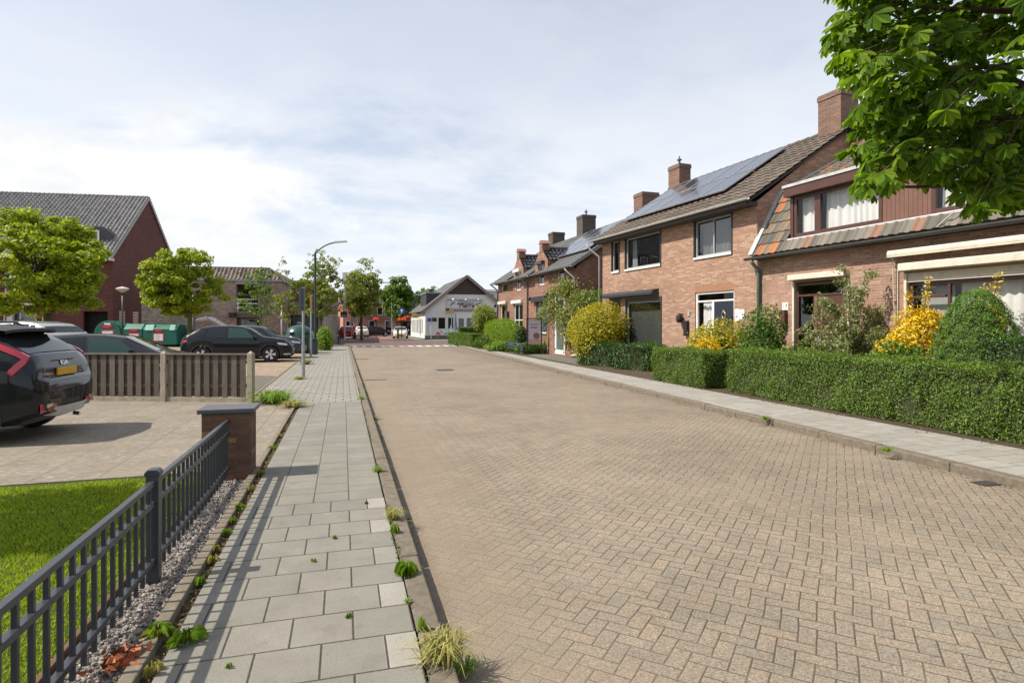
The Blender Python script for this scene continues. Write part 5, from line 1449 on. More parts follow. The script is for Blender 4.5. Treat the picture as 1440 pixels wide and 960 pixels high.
gd = G(565, 476.).y
basket(562.3, 450.5, gd - .1, 'left one of the two orange flower baskets below the one-way sign'); basket(567.4, 450.2, gd - .1, 'right one of the two orange flower baskets below the one-way sign')
t2_ = thing('flower_pole', 'thin dark pole right of the one-way sign', 'pole', (*D(573.5, gd + 4), .05)); MB().tube([(0, 0, 0), (0, 0, 3.3)], .045, 8).bar((-.6, 0, 2.95), (.6, 0, 3.05), .04, .04).build('pole', M_BLACKPL, t2_)
basket(571, 447.5, gd + 4, 'orange flower basket left on the thin dark pole'); basket(575, 446.5, gd + 4, 'orange flower basket right on the thin dark pole')
t2_ = thing('flower_pole', 'thin dark lamp pole with orange flowers in front of the grey roof', 'pole', (*D(529, 74), .05)); h = CAMZ - (422 - HOR) / F * 74
MB().tube([(0, 0, 0), (0, 0, h)], .05, 8).lathe([(.08, h), (.24, h + .1), (.2, h + .3), (.05, h + .36)], 10).build('pole', M_BLACKPL, t2_)
basket(528.3, 449.5, 73.8, 'orange flower basket on the thin lamp pole left of the side street', .34)
t2_ = thing('street_lamp', 'far street lamp arm above the side street left of the green tree', 'street lamp', (*D(551, 82), .05)); h = CAMZ - (398 - HOR) / F * 82
MB().tube([(0, 0, 0), (0, 0, h - .1), (-.3, 0, h)], .06, 8).build('pole', M_GALV, t2_); MB().box(-1.5, -.2, -.1, .1, h - .06, h + .08).build('lamp_head', M_GALV, t2_)


def bollard(px, py, label, h=.8, z=.03):
    g = G(px, py, z); t = MB().lathe([(.11, 0), (.11, h * .8), (.13, h * .82), (.13, h * .9), (.1, h), (.0, h + .02)], 12).build('bollard', plain('dark_brown_bollard', (.03, .024, .022), .5), None, loc=g)
    return tag(t, label, 'bollard', 'dark bollards at the crossing')


bollard(475.7, 484.5, 'dark bollard at the far end of the left pavement'); bollard(499, 477, 'dark bollard beside the parking sign'); bollard(559.6, 476.5, 'dark bollard left of the one-way sign pole', 1.15)
for px, py in ((590.5, 471.5), (585., 468.5)): bollard(px, py, 'dark stub bollard beside the white shop side wall, ' + ('nearer to the corner' if px > 588 else 'farther from the corner'), .6)
g = at(584.3, 443.7, 72); t = thing('hanging_sign', 'yellow projecting shop sign on the side wall of the white shop', 'sign', (g.x, g.y, g.z))
MB().box(-.38, .38, -.06, .06, -.3, .3).build('panel', plain('mustard_sign', (.38, .3, .1), .5), t); MB().box(-.28, .28, -.068, -.061, -.08, .02).build('lettering_band', plain('sign_red', (.45, .1, .06), .5), t); MB().bar((-.3, 0, .33), (.7, 0, .33), .04, .05).build('bracket', M_BLACKPL, t)
# notice board on a pole in front of the shop, sun umbrella, street sign
g = SH.w(SH.pix(631.5, 450, -1.)[0], -1., 0); t = thing('notice_board', 'tilted tan menu board on a pole before the white shop', 'sign', g, STREET); z0, z1 = SH.pix(631, 441.5, -1.)[1], SH.pix(631, 432.8, -1.)[1]
MB().tube([(.3, 0, 0), (.3, 0, z1)], .05, 8).build('pole', M_GALV, t); pl = MB().box(-.48, .48, -.1, -.04, z0, z1).build('panel', plain('tan_board', (.42, .3, .16), .5), t); MB().box(-.4, .0, -.108, -.101, z1 - .35, z1 - .06).build('panel_picture', plain('dark_picture', (.05, .06, .02), .6), pl)
g = SH.w(SH.pix(640.5, 460, -1.6)[0], -1.6, 0); t = thing('parasol', 'folded blue grey parasol standing in front of the shop door', 'parasol', g, STREET)
MB().tube([(0, 0, 0), (0, 0, 3.)], .035, 8).build('pole', M_GALV, t); MB().lathe([(.24, 1.0), (.16, 1.4), (.09, 2.4), (.03, 2.95)], 10).build('canopy', plain('blue_grey_cloth', (.1, .115, .18), .8), t)
g = SH.w(.2, -.8, 0); t = thing('street_sign', 'small blue and black street signs on a thin pole at the shop corner', 'sign', g, STREET)
MB().tube([(0, 0, 0), (0, 0, 2.5)], .04, 8).build('pole', M_GALV, t); MB().box(-.1, .4, -.06, -.045, 1.95, 2.35).build('plate', M_BLUE, t); MB().box(.45, 1., -.06, -.045, 1.95, 2.4).build('plate', M_BLACKPL, t)
for px, lb in ((606, 'white roller banner post left of the parked bicycle'), (634.5, 'white post before the shop window right of the bicycle')):
    o = MB().box(-.06, .06, -.06, .06, 0, 1.5).build('post', M_WHITE, None, loc=SH.w(SH.pix(px, 470, -1.2)[0], -1.2, 0), rz=STREET); tag(o, lb, 'post')
# bicycle
g = SH.w(SH.pix(622.5, 470, -2.)[0], -2., -.05); bk = thing('bicycle', 'dark city bicycle with a red pannier parked before the shop window', 'bicycle', g, STREET + R(6))
for x in (-.54, .54):
    wmb = MB(); wmb.tube([(x + .33 * math.cos(a), 0, .35 + .33 * math.sin(a)) for a in [k * math.pi / 10 for k in range(21)]], .022, 6)
    w_ = wmb.build('wheel', M_BLACKPL, bk); mb = MB()
    for k in range(8): a = k * math.pi / 8; mb.tube([(x - .32 * math.cos(a), 0, .35 - .32 * math.sin(a)), (x + .32 * math.cos(a), 0, .35 + .32 * math.sin(a))], .004, 4)
    mb.build('spokes', M_GALV, w_)
MB().tube([(.54, 0, .35), (.4, 0, .95), (.42, 0, 1.1)], .02, 6).tube([(.4, 0, .85), (-.05, 0, .3), (-.18, 0, .85)], .02, 6).tube([(-.54, 0, .35), (-.05, 0, .3)], .016, 6).tube([(-.54, 0, .35), (-.16, 0, .75), (.4, 0, .7)], .018, 6).build('frame', M_BLACKPL, bk)
MB().tube([(.3, -.28, 1.08), (.42, -.1, 1.12), (.42, .1, 1.12), (.3, .28, 1.08)], .018, 6).build('handlebar', M_BLACKPL, bk); MB().box(-.32, -.06, -.08, .08, .88, .95).build('saddle', M_BLACKPL, bk, bevel=.03)
MB().box(-.75, -.38, -.16, .16, .5, .84).build('pannier', plain('red_pannier', (.55, .06, .06), .6), bk, bevel=.03); MB().box(.42, .7, -.2, .2, .78, 1.05).build('basket', plain('green_crate', (.25, .5, .38), .6), bk)
# manhole covers
o = MB().box(-.3, .3, -.3, .3, 0, .008).build('manhole_cover', plain('cast_iron', (.06, .055, .05), .6, .3, var=.3, scale=30., bump=.8), None, loc=G(625.5, 520, .004), rz=STREET); tag(o, 'dark square drain cover in the middle of the road', 'drain cover')
o = MB().box(-.11, .11, -.08, .08, 0, .006).build('manhole_cover', plain('cast_iron', (.06, .055, .05), .6, .3, var=.3, scale=30., bump=.8), None, loc=G(1386, 679.5, .004), rz=R(13)); tag(o, 'small dark valve cover beside the right kerb', 'drain cover')

# ------------------------------------------------------------------ recycling containers
M_BINGREEN = plain('green_container_paint', (.0, .115, .075), .38, var=.14, scale=3., dirt=.1)
M_BINLIGHT = plain('pale_green_chute', (.2, .42, .33), .4, var=.08)
M_REDP = plain('red_sticker', (.5, .04, .05), .45)


def sticker(parent, x, y, z, w, h):
    o = MB().box(x - w / 2, x + w / 2, y - .012, y - .002, z - h / 2, z + h / 2).build('sticker', M_REDP, parent)
    MB().box(x - w * .4, x + w * .4, y - .018, y - .0125, z - h * .36, z + h * .4).build('sticker_sheet', M_PAPER, o)
    mb = MB()
    for k in range(5): mb.box(x - w * .3, x + w * (.1 + .05 * (k % 3)), y - .0205, y - .0185, z + h * (.28 - k * .12), z + h * (.31 - k * .12))
    mb.build('sticker_lines', plain('grey_print', (.35, .38, .42), .6), o)
    m2 = MB().prism([(x - w * .45, z + h * .62), (x + w * .45, z + h * .62), (x + w * .45, z + h * 1.0), (x - w * .45, z + h * 1.0)], y - .012, y - .002); o2 = m2.build('sticker', plain('dark_maroon_sticker', (.14, .03, .035), .5), parent)
    MB().prism([(x - w * .3, z + h * .7), (x + w * .02, z + h * .66), (x + w * .38, z + h * .86), (x + w * .3, z + h * .95), (x - w * .38, z + h * .93)], y - .018, y - .0125).build('sticker_arrow', M_REDP, o2)


dB = 44.
g = Vector((*D(173.5, dB), .1)); wB = (246 - 173.5) / F * dB
ct = thing('recycling_container', 'wide double green recycling container with red bordered notices', 'container', g, R(4))
wB /= math.cos(R(4)); hB = 1.65 - .1 + (457 - 455) / F * dB
for k in range(2):
    x0, x1 = k * wB * .36, (wB * .36 - .03 if k == 0 else wB)
    m = MB(); m.prism([(0, 0.05), (0, hB - .38), (.42, hB - (0 if k == 0 else .06)), (1.2, hB - (0 if k == 0 else .06)), (1.6, hB - .38), (1.6, .05)], x0, x1, 'x'); m.build('tank', M_BINGREEN, ct, bevel=.05)
    xc = (x0 + x1) / 2 - (.1 if k else -.08); sticker(ct, xc, 0, .62, .8, .66 if k == 0 else .64)
for a, b in ((.4, .56), (.86, .96)): MB().hexa([(wB * a, -.05, hB - .5), (wB * b, -.05, hB - .5), (wB * b, .3, hB - .5), (wB * a, .3, hB - .5), (wB * a, .15, hB - .08), (wB * b, .15, hB - .08), (wB * b, .4, hB - .08), (wB * a, .4, hB - .08)]).build('chute', M_BINLIGHT, ct, bevel=.02)
g = Vector((*D(132, dB + .5), .1)); t = thing('recycling_container', 'rounded barrel shaped green recycling container left of the double one', 'container', g, R(4)); wr_ = 1.95
prof = [(0, .05), (0, .9), (.06, 1.25), (.25, 1.55), (.55, 1.78), (.98, 1.87), (1.4, 1.78), (1.7, 1.55), (1.89, 1.25), (1.95, .9), (1.95, .05)]
m = MB(); m.prism(prof, 0, 1.5); m.build('tank', M_BINGREEN, t, bevel=.04)
for y_ in (.12, .7, 1.3): MB().prism([(a + (a - .98) * .025, b + (.03 if b > .5 else 0)) for a, b in prof], y_, y_ + .07).build('rib', M_BINGREEN, t)
sticker(t, 1.0, 0, .75, .95, .85); MB().box(.75, 1.2, -.012, -.002, 1.55, 1.7).build('label', M_PAPER, t)
g = Vector((*D(173.5, dB + 1.5), .1)); t = thing('recycling_container', 'plain green container half hidden between the barrel shaped and the double one', 'container', (g.x - 1.1, g.y, .1), R(4)); MB().prism([(0, .05), (0, 1.2), (.3, 1.65), (.8, 1.72), (1.0, 1.55), (1.0, .05)], 0, 1.3).build('tank', M_BINGREEN, t, bevel=.05)
g = G(421, 496); t = thing('glass_bank', 'dark green dome shaped glass bank behind the sign posts', 'container', (g.x, g.y, .1)); m = MB()
m.lathe([(.72, .02), (.8, .2), (.84, .7), (.8, 1.0), (.66, 1.3), (.42, 1.48), (.12, 1.55), (.0, 1.56)], 28); m.build('dome', plain('dark_green_polyester', (.018, .06, .045), .25, var=.12, dirt=.1), t, smooth=True)
MB().tube([(-.1, 0, 1.55), (-.1, 0, 1.68), (.1, 0, 1.68), (.1, 0, 1.55)], .02, 6).build('lifting_eye', M_GALV, t)
for a in (-1.2, -.2, .9): MB().lathe([(.0, -.06), (.12, -.05), (.13, .05), (.0, .06)], 12, (.75 * math.sin(a), -.75 * math.cos(a), 1.12)).build('hole', M_BLACKPL, t)

# ------------------------------------------------------------------ cars
M_TYRE = plain('tyre_rubber', (.018, .018, .018), .85, var=.2)
M_ALLOY = plain('machined_alloy', (.62, .62, .62), .35, .3)
M_CLAD = plain('black_cladding', (.02, .021, .022), .6)
M_CHROME = plain('chrome', (.6, .6, .6), .15, 1.)
M_TAILRED = plain('tail_light_red', (.45, .012, .03), .12, coat=1.)
M_LAMPW = plain('clear_lamp', (.6, .6, .62), .08, .3, coat=1.)
M_PLATE = plain('yellow_plate', (.62, .36, .02), .45)


def interp(tab, x):
    if x <= tab[0][0]: return tab[0][1]
    for (a, p), (b, q) in zip(tab, tab[1:]):
        if x <= b: return p + (q - p) * (x - a) / (b - a)
    return tab[-1][1]


class Car:
    """x forward from the rear end (0) to the nose (L). top: roof line, belt: shoulder line, wid: half width in plan"""
    def __init__(self, name, label, loc, rz, L, top, belt, wid, wheels, wr, paint, zb=.2, tumble=.42, group='parked cars', step=.05, rim=5, wheel_y=None, cat='car'):
        self.top, self.belt, self.wid, self.wheels, self.wr, self.zb, self.tumble, self.L = top, belt, wid, wheels, wr, zb, tumble, L
        self.t = thing(name, label, cat, loc, rz, group)
        mb = MB(); xs = sorted({round(i * step, 3) for i in range(int(L / step) + 1)} | {round(x, 3) for x, _ in top} | {L})
        prev = None
        for x in xs:
            sec = self.section(x); full = sec + [(-y, z) for y, z in reversed(sec[:-1])] if sec[-1][0] == 0 else sec
            base = len(mb.v); mb.v += [(x - L / 2, y, z) for y, z in full]
            n = len(full)
            if prev is not None:
                for k in range(n - 1): mb.f.append((prev + k, base + k, base + k + 1, prev + k + 1))
            else: mb.f.append(tuple(base + k for k in range(n)))
            prev = base
        mb.f.append(tuple(prev + k for k in reversed(range(n))))
        self.body = mb.build('body', paint, self.t, autosmooth=38)
        under = MB().box(-L / 2 + .3, L / 2 - .3, -.6, .6, zb + .02, zb + .25); under.build('underbody', M_BLACKPL, self.t)
        wy = wheel_y or (max(w for _, w in wid) - .115)
        for x in wheels:
            for sg in (-1, 1): self.wheel(x - L / 2, sg * wy, sg, rim)

    def zlow(self, x):
        z = self.zb
        if x < .5: z = self.zb + .16 * (1 - x / .5)
        if x > self.L - .5: z = self.zb + .1 * (1 - (self.L - x) / .5)
        for xa in self.wheels:
            d = abs(x - xa); Ra = self.wr + .055
            if d < Ra: z = max(z, self.wr + math.sqrt(Ra * Ra - d * d) * .98)
        return z

    def section(self, x):
        w = interp(self.wid, x); T = interp(self.top, x); B = min(interp(self.belt, x), T - .015); zb = min(self.zlow(x), B - .05)
        wr = .965 * w - self.tumble * max(0., T - B); h = B - zb; k = min(1., (T - B) / .3)
        ym = .965 * w + (wr - .965 * w) * .5
        return [(.0, zb + .02), (.8 * w, zb + .01), (.965 * w, zb + min(.07, h * .2)), (.995 * w, zb + h * .38), (w, zb + h * .7), (.992 * w, zb + h * .88), (.965 * w, B), (ym, B + (T - B) * .5), (wr + .0, T - .06 * k), (wr - .05 * k - .01, T - .022 * k), (wr * .7, T - .004), (0, T)]

    def side_y(self, x, z):
        s = self.section(x)
        for (y0, z0), (y1, z1) in zip(s[2:], s[3:9]):
            if z0 <= z <= z1 and z1 > z0: return y0 + (y1 - y0) * (z - z0) / (z1 - z0)
        return s[2][0] if z < s[2][1] else s[8][0]

    def side_patch(self, name, corners, mat, off=.006, sides=(-1, 1), parent=None, n=10, thick=.0):
        "corners: bottom rear, bottom front, top front, top rear as (x, z)"
        out = []
        for sg in sides:
            mb = MB(); br, bf, tf, tr = corners

            def fn(u, v):
                x = (br[0] + (bf[0] - br[0]) * u) * (1 - v) + (tr[0] + (tf[0] - tr[0]) * u) * v; z = (br[1] + (bf[1] - br[1]) * u) * (1 - v) + (tr[1] + (tf[1] - tr[1]) * u) * v
                return (x - self.L / 2, sg * (self.side_y(x, z) + off), z)
            mb.grid(fn, n, max(3, n // 2)); out.append(mb.build(name, mat, parent or self.t, smooth=True))
        return out

    def top_patch(self, name, x0, x1, mat, yf=.86, off=.008, parent=None, inset=0., yabs=None):
        mb = MB()

        def fn(u, v):
            x = x0 + (x1 - x0) * u; s = self.section(x); wr = s[8][0] * yf if yabs is None else yabs[0] + (yabs[1] - yabs[0]) * u; y = -wr + 2 * wr * v; T = s[11][1]
            z = T - .02 * (abs(y) / max(.1, s[8][0])) ** 3
            dx = .02; sl = (interp(self.top, x + dx) - interp(self.top, x - dx)) / (2 * dx); nn = Vector((-sl, 0, 1)).normalized()
            return (x - self.L / 2 + nn.x * off, y, z + nn.z * off)
        mb.grid(fn, 14, 10); return mb.build(name, mat, parent or self.t, smooth=True)

    def wheel(self, x, y, sg, rim):
        r = self.wr; wn = MB().lathe([(r * .66, -.1), (r * .9, -.105), (r * .985, -.085), (r, -.04), (r, .04), (r * .985, .085), (r * .9, .105), (r * .66, .1)], 36, (0, 0, 0), 'y')
        w = wn.build('wheel', None, self.t, autosmooth=40); w.data.materials.append(M_TYRE); w.location = (x, y, r)
        m = MB().lathe([(r * .67, -.045), (r * .67, .045)], 30, (0, 0, 0), 'y'); m.build('rim_well', M_BLACKPL, w)
        m = MB(); yo = sg * .082
        for k in range(rim):
            a = 2 * math.pi * k / rim
            for d in (-.16, .16):
                p = Vector((math.cos(a) * .05, yo, math.sin(a) * .05)); q = Vector((math.cos(a + d) * r * .63, yo + sg * .02, math.sin(a + d) * r * .63)); m.bar(p, q, .05, .03, (0, 1, 0))
        m.lathe([(r * .62, yo - .012), (r * .68, yo - .012), (r * .68, yo + .028), (r * .62, yo + .028), (r * .62, yo - .012)], 30, (0, 0, 0), 'y'); m.lathe([(.0, yo - .02), (.06, yo - .02), (.055, yo + .02), (0, yo + .025)], 12, (0, 0, 0), 'y')
        m.build('rim', M_ALLOY, w)

    def arches(self, mat=M_CLAD):
        for xa in self.wheels:
            for sg in (-1, 1):
                mb = MB(); Ra = self.wr + .05

                def fn(u, v):
                    a = math.pi * (-.06 + 1.12 * u); R_ = Ra + .075 * v; x = xa + R_ * math.cos(a); z = max(self.zb, self.wr + R_ * math.sin(a)); return (x - self.L / 2, sg * (self.side_y(x, max(z, self.zlow(x) + .02)) + .012 - .006 * v), z)
                mb.grid(fn, 28, 2); mb.build('wheel_arch', mat, self.t, smooth=True)

    def mirror(self, x, z, mat, sides=(-1, 1)):
        for sg in sides:
            y = self.side_y(x, z); m = MB().hexa([(x - self.L / 2 + a, sg * b, z + c) for a, b, c in ((-.05, y, -.02), (.06, y, -.02), (.06, y + .2, -.01), (-.06, y + .22, -.01), (-.05, y + .03, .09), (.04, y + .03, .08), (.04, y + .2, .12), (-.06, y + .22, .13))])
            m.build('mirror', mat, self.t, bevel=.02)

    def handle(self, x, z):
        for sg in (-1, 1):
            y = self.side_y(x, z); MB().box(x - self.L / 2 - .1, x - self.L / 2 + .1, sg * (y + .005), sg * (y + .035), z - .015, z + .015).build('handle', M_CLAD, self.t, bevel=.006)


PAINT_BLACK = carpaint('black_metallic_paint', (.008, .0095, .013))
PAINT_DARK = carpaint('charcoal_paint', (.02, .021, .025))
PAINT_GREY = carpaint('dark_grey_paint', (.055, .062, .072), .3)
PAINT_WHITE = carpaint('white_paint_car', (.62, .6, .55))
PAINT_RED = carpaint('dark_red_paint', (.28, .012, .025))
PAINT_SILVER = carpaint('silver_paint', (.42, .42, .41), .4)
GLASSC = carglass()
GLASS_SEA = carglass('greenish_car_glass', (.03, .062, .056))

# the black crossover on the driveway, seen from behind
phi = R(13); F_ = Vector((-math.cos(phi), -math.sin(phi), 0)); rear = Vector((-6.33, 8.42, .095))
Ln = 4.42
ctop = [(0, .80), (.03, .835), (.06, .85), (.075, .96), (.11, 1.08), (.16, 1.16), (.24, 1.21), (.42, 1.33), (.62, 1.445), (.8, 1.515), (1.2, 1.55), (1.9, 1.56), (2.5, 1.53), (2.85, 1.46), (3.35, 1.12), (3.5, 1.06), (3.9, .99), (4.25, .88), (4.36, .78), (4.42, .66)]
cbelt = [(0, .7), (.1, .88), (.3, 1.02), (.8, 1.05), (1.5, 1.0), (3.3, .95), (4.2, .8), (4.42, .6)]
cwid = [(0, .66), (.03, .74), (.08, .80), (.2, .86), (.5, .9), (1., .915), (3.4, .915), (4., .87), (4.3, .76), (4.42, .58)]
nc = Car('parked_car', 'black crossover with red boomerang tail lights standing on the driveway', rear + F_ * (Ln / 2), math.pi + phi, Ln, ctop, cbelt, cwid, (.86, 3.52), .34, PAINT_BLACK, .2, group=None, step=.03)
nc.arches()
nc.side_patch('side_window', ((1.15, 1.08), (2.1, 1.05), (2.1, 1.42), (1.35, 1.44)), GLASSC); nc.side_patch('side_window', ((2.16, 1.05), (3.05, 1.02), (2.65, 1.4), (2.16, 1.42)), GLASSC)
nc.top_patch('rear_window', .2, .6, GLASSC, yf=.9); nc.top_patch('windscreen', 2.87, 3.33, GLASSC, yf=.92)
Lh = Ln / 2
sp = MB()
P = []
for x, z in ((.36, 1.515), (.36, 1.485), (.95, 1.5), (.95, 1.552)):
    pass
sp.grid(lambda u, v: (-Lh + .36 + .12 * (2 * v - 1) ** 2 * 1. + u * .55, (2 * v - 1) * (.66 - .03 * (1 - u)), 1.508 + .058 * u - .03 * (2 * v - 1) ** 4), 6, 14)
sp.grid(lambda u, v: (-Lh + .36 + .12 * (2 * v - 1) ** 2 * 1. + u * .38, (2 * v - 1) * (.655 - .03 * (1 - u)), 1.47 - .03 * (2 * v - 1) ** 4 - .02 * u), 6, 14)
sp.grid(lambda u, v: (-Lh + .355 + .12 * (2 * v - 1) ** 2, (2 * v - 1) * .63, 1.47 + .038 * u - .03 * (2 * v - 1) ** 4), 1, 14)
sp.build('spoiler', M_CLAD, nc.t, smooth=False)
for sg in (-1, 1): MB().tube([(-Lh + .9, sg * .6, 1.55), (-Lh + 1.0, sg * .6, 1.6), (-Lh + 2.4, sg * .6, 1.6), (-Lh + 2.6, sg * .6, 1.54)], .018, 8).build('roof_rail', M_CLAD, nc.t)
MB().tube([(-Lh + .75, 0, 1.54), (-Lh + .58, 0, 1.66)], .008, 6).build('antenna', M_CLAD, nc.t)


def ribbon(car, pts, w0, w1, thick, sg, mat, name):
    "a bent light bar on the car's flank along (x, z) points"
    mb = MB(); n = len(pts); rows = []
    for i, (x, z) in enumerate(pts):
        a, b = pts[max(0, i - 1)], pts[min(n - 1, i + 1)]; d = Vector((b[0] - a[0], b[1] - a[1])).normalized(); q = Vector((-d.y, d.x)); w = w0 + (w1 - w0) * i / (n - 1)
        if 0 < i < n - 1: w *= 1.15
        row = []
        for s_, o_ in ((-.5, -.01), (-.5, thick), (.5, thick), (.5, -.01)):
            X, Z = x + q.x * w * s_, z + q.y * w * s_; row.append((X - car.L / 2, sg * (car.side_y(max(X, .02), Z) + o_), Z))
        rows.append(row)
    for r in rows: mb.v += r
    for i in range(n - 1):
        for k in range(4): a = i * 4 + k; b = i * 4 + (k + 1) % 4; mb.f.append((a, b, b + 4, a + 4))
    mb.f.append((0, 1, 2, 3)); mb.f.append(tuple((n - 1) * 4 + k for k in (3, 2, 1, 0)))
    return mb.build(name, mat, car.t, autosmooth=35)


for sg in (-1, 1): ribbon(nc, [(1.0, 1.48), (.8, 1.41), (.5, 1.29), (.26, 1.18), (.185, 1.125), (.2, 1.07), (.27, .97), (.3, .92)], .05, .07, .022, sg, M_TAILRED, 'tail_light')
# tailgate: glossy recess, plate, emblem, bumper parts
tg = MB(); tg.grid(lambda u, v: (-Lh + .066 + .03 * v + .05 * (2 * u - 1) ** 2, (2 * u - 1) * (.6 + .06 * v), .865 + .16 * v), 14, 4); tgo = tg.build('tailgate_panel', plain('piano_black', (.006, .006, .006), .05, coat=1.), nc.t, smooth=True)
MB().box(-Lh + .03, -Lh + .06, -.5, .02 - .5 + .5, .853, .955).build('number_plate', M_PLATE, nc.t, bevel=.004) if False else MB().box(-Lh + .038, -Lh + .062, -.26, .26, .86, .965).build('number_plate', M_PLATE, nc.t, bevel=.004)
text('emblem', 'KIA', .1, M_CHROME, nc.t, (-Lh + .085, 0, 1.025), (R(72), 0, -R(90)), 0, .002, .004, width=1.3)
text('lettering', 'NIRO', .055, M_CHROME, nc.t, (-Lh + .07, .47, .9), (R(80), 0, -R(90)), 0, .001, .003, width=1.5)
MB().bar((-Lh + .1, -.3, 1.07), (-Lh + .1, .3, 1.07), .02, .012).build('chrome_strip', M_CHROME, nc.t)
MB().bar((-Lh + .27, -.1, 1.2), (-Lh + .3, -.42, 1.215), .03, .05).build('rear_wiper', M_CLAD, nc.t)
for sg in (-1, 1):
    m = MB(); m.grid(lambda u, v: (-Lh - .012 + .035 * u * u, sg * (.4 + .34 * u), .39 + (.05 + .07 * u) * v + .05 * (1 - u)), 8, 2)
    rl = m.build('bumper_light', M_TAILRED, nc.t, smooth=True)
    m = MB(); m.grid(lambda u, v: (-Lh - .018 + .035 * (.25 + u * .6) ** 2, sg * (.5 + .16 * u), .445 + .045 * v + .02 * (1 - u)), 6, 2); m.build('reversing_lens', M_LAMPW, rl, smooth=True)
m = MB(); m.grid(lambda u, v: (-Lh - .03 + .07 * (2 * u - 1) ** 4 + .04 * (1 - v), (2 * u - 1) * (.58 + .08 * v), .31 + .13 * v + .04 * (2 * u - 1) ** 4), 16, 3); m.build('skid_plate', plain('silver_skid_plate', (.55, .55, .53), .4), nc.t, smooth=True)
m = MB(); m.grid(lambda u, v: (-Lh - .012 + .05 * (2 * u - 1) ** 4, (2 * u - 1) * .38, .45 + .07 * v), 10, 2); m.build('bumper_insert', M_BLACKPL, nc.t, smooth=True)
MB().tube([(-Lh + .1, -.3, .26), (-Lh + .02, -.3, .25)], .03, 8).build('exhaust', M_CHROME, nc.t)

# shapes shared by the other cars
HT = [(0, .66), (.04, .86), (.1, .98), (.3, 1.12), (.62, 1.33), (.95, 1.425), (1.6, 1.475), (2.2, 1.46), (2.6, 1.4), (3.3, 1.03), (3.45, .98), (3.95, .88), (4.15, .75), (4.25, .58)]
HBELT = [(0, .62), (.2, .9), (.8, .98), (2., .94), (3.3, .88), (4.0, .78), (4.25, .55)]
HW = [(0, .62), (.06, .74), (.3, .85), (.8, .89), (3.3, .89), (3.9, .82), (4.15, .7), (4.25, .5)]
CT = [(0, .7), (.04, .92), (.1, 1.04), (.25, 1.14), (.55, 1.36), (.75, 1.46), (1.2, 1.53), (1.9, 1.55), (2.35, 1.5), (2.6, 1.42), (3.1, 1.1), (3.25, 1.06), (3.9, .97), (4.15, .84), (4.26, .72), (4.3, .58)]
CBELT = [(0, .66), (.2, .95), (.7, 1.03), (1.1, 1.02), (3.1, .97), (3.9, .86), (4.3, .56)]
CW = [(0, .64), (.06, .76), (.3, .86), (.8, .885), (3.4, .885), (3.95, .83), (4.2, .72), (4.3, .55)]


def hatch(label, loc, rz, paint, kind='hatch', glass_=GLASSC, sea=None, group='parked cars', step=.06):
    if kind == 'cross': c = Car('parked_car', label, loc, rz, 4.3, CT, CBELT, CW, (.84, 3.44), .335, paint, .2, group=group, step=step)
    else: c = Car('parked_car', label, loc, rz, 4.25, HT, HBELT, HW, (.78, 3.38), .315, paint, .17, group=group, step=step)
    if kind == 'cross':
        c.arches(); sw = [((.5, 1.13), (.86, 1.08), (1.05, 1.42), (.85, 1.4)), ((.95, 1.06), (1.72, 1.03), (1.74, 1.455), (1.1, 1.44)), ((1.8, 1.03), (2.85, 1.02), (2.42, 1.4), (1.82, 1.455))]
        ws, rw = (2.62, 3.08), (.28, .56)
    else:
        sw = [((.95, 1.0), (1.85, .97), (1.85, 1.385), (1.2, 1.36)), ((1.92, .97), (2.98, .93), (2.5, 1.32), (1.92, 1.385))]; ws, rw = (2.63, 3.28), (.33, .64)
    for k, q in enumerate(sw): c.side_patch('side_window', q, sea if (sea and k == len(sw) - 1) else glass_)
    c.top_patch('windscreen', *ws, glass_, yf=.93); c.top_patch('rear_window', *rw, glass_, yf=.9)
    L = c.L
    c.side_patch('headlight', ((L - .55, .74), (L - .2, .70), (L - .22, .78), (L - .6, .83)), M_LAMPW, .008, n=6); c.side_patch('tail_light', ((.1, .86), (.3, .88), (.32, .93), (.13, .93)), M_TAILRED, .008, n=6)
    c.mirror(L - 1.45 if kind == 'cross' else L - 1.4, 1.0 if kind == 'cross' else .95, paint); c.handle(1.25, .92); c.handle(2.15, .9)
    for x_, s_ in ((-L / 2 - .004, 1), (L / 2 + .004, -1)): MB().box(x_ - .01, x_ + .012, -.26, .26, .45, .56).build('number_plate', M_PLATE, c.t)
    m = MB(); m.box(L / 2 - .03, L / 2 + .004, -.42, .42, .33, .44); m.build('grille', M_BLACKPL, c.t)
    return c


a16 = STREET
# front wheel contact of the black car at the photograph's (380, 509.5)
g = G(380.5, 509.0, .095); ux = Vector((math.cos(a16), math.sin(a16), 0)); uy = Vector((-math.sin(a16), math.cos(a16), 0))
c0 = g - ux * (3.44 - 2.15) + uy * .77
pc = hatch('black compact crossover with alloy wheels parked behind the end of the wooden fence', c0, a16, PAINT_BLACK, 'cross', sea=GLASS_SEA)
pc.side_patch('bumper_trim', ((3.95, .3), (4.25, .3), (4.22, .36), (3.95, .36)), M_CHROME, .01, n=4)
gc = hatch('dark grey compact car with raised tailgate parked beyond the black crossover', c0 + uy * 2.6 + ux * .35, a16, PAINT_GREY, 'cross')
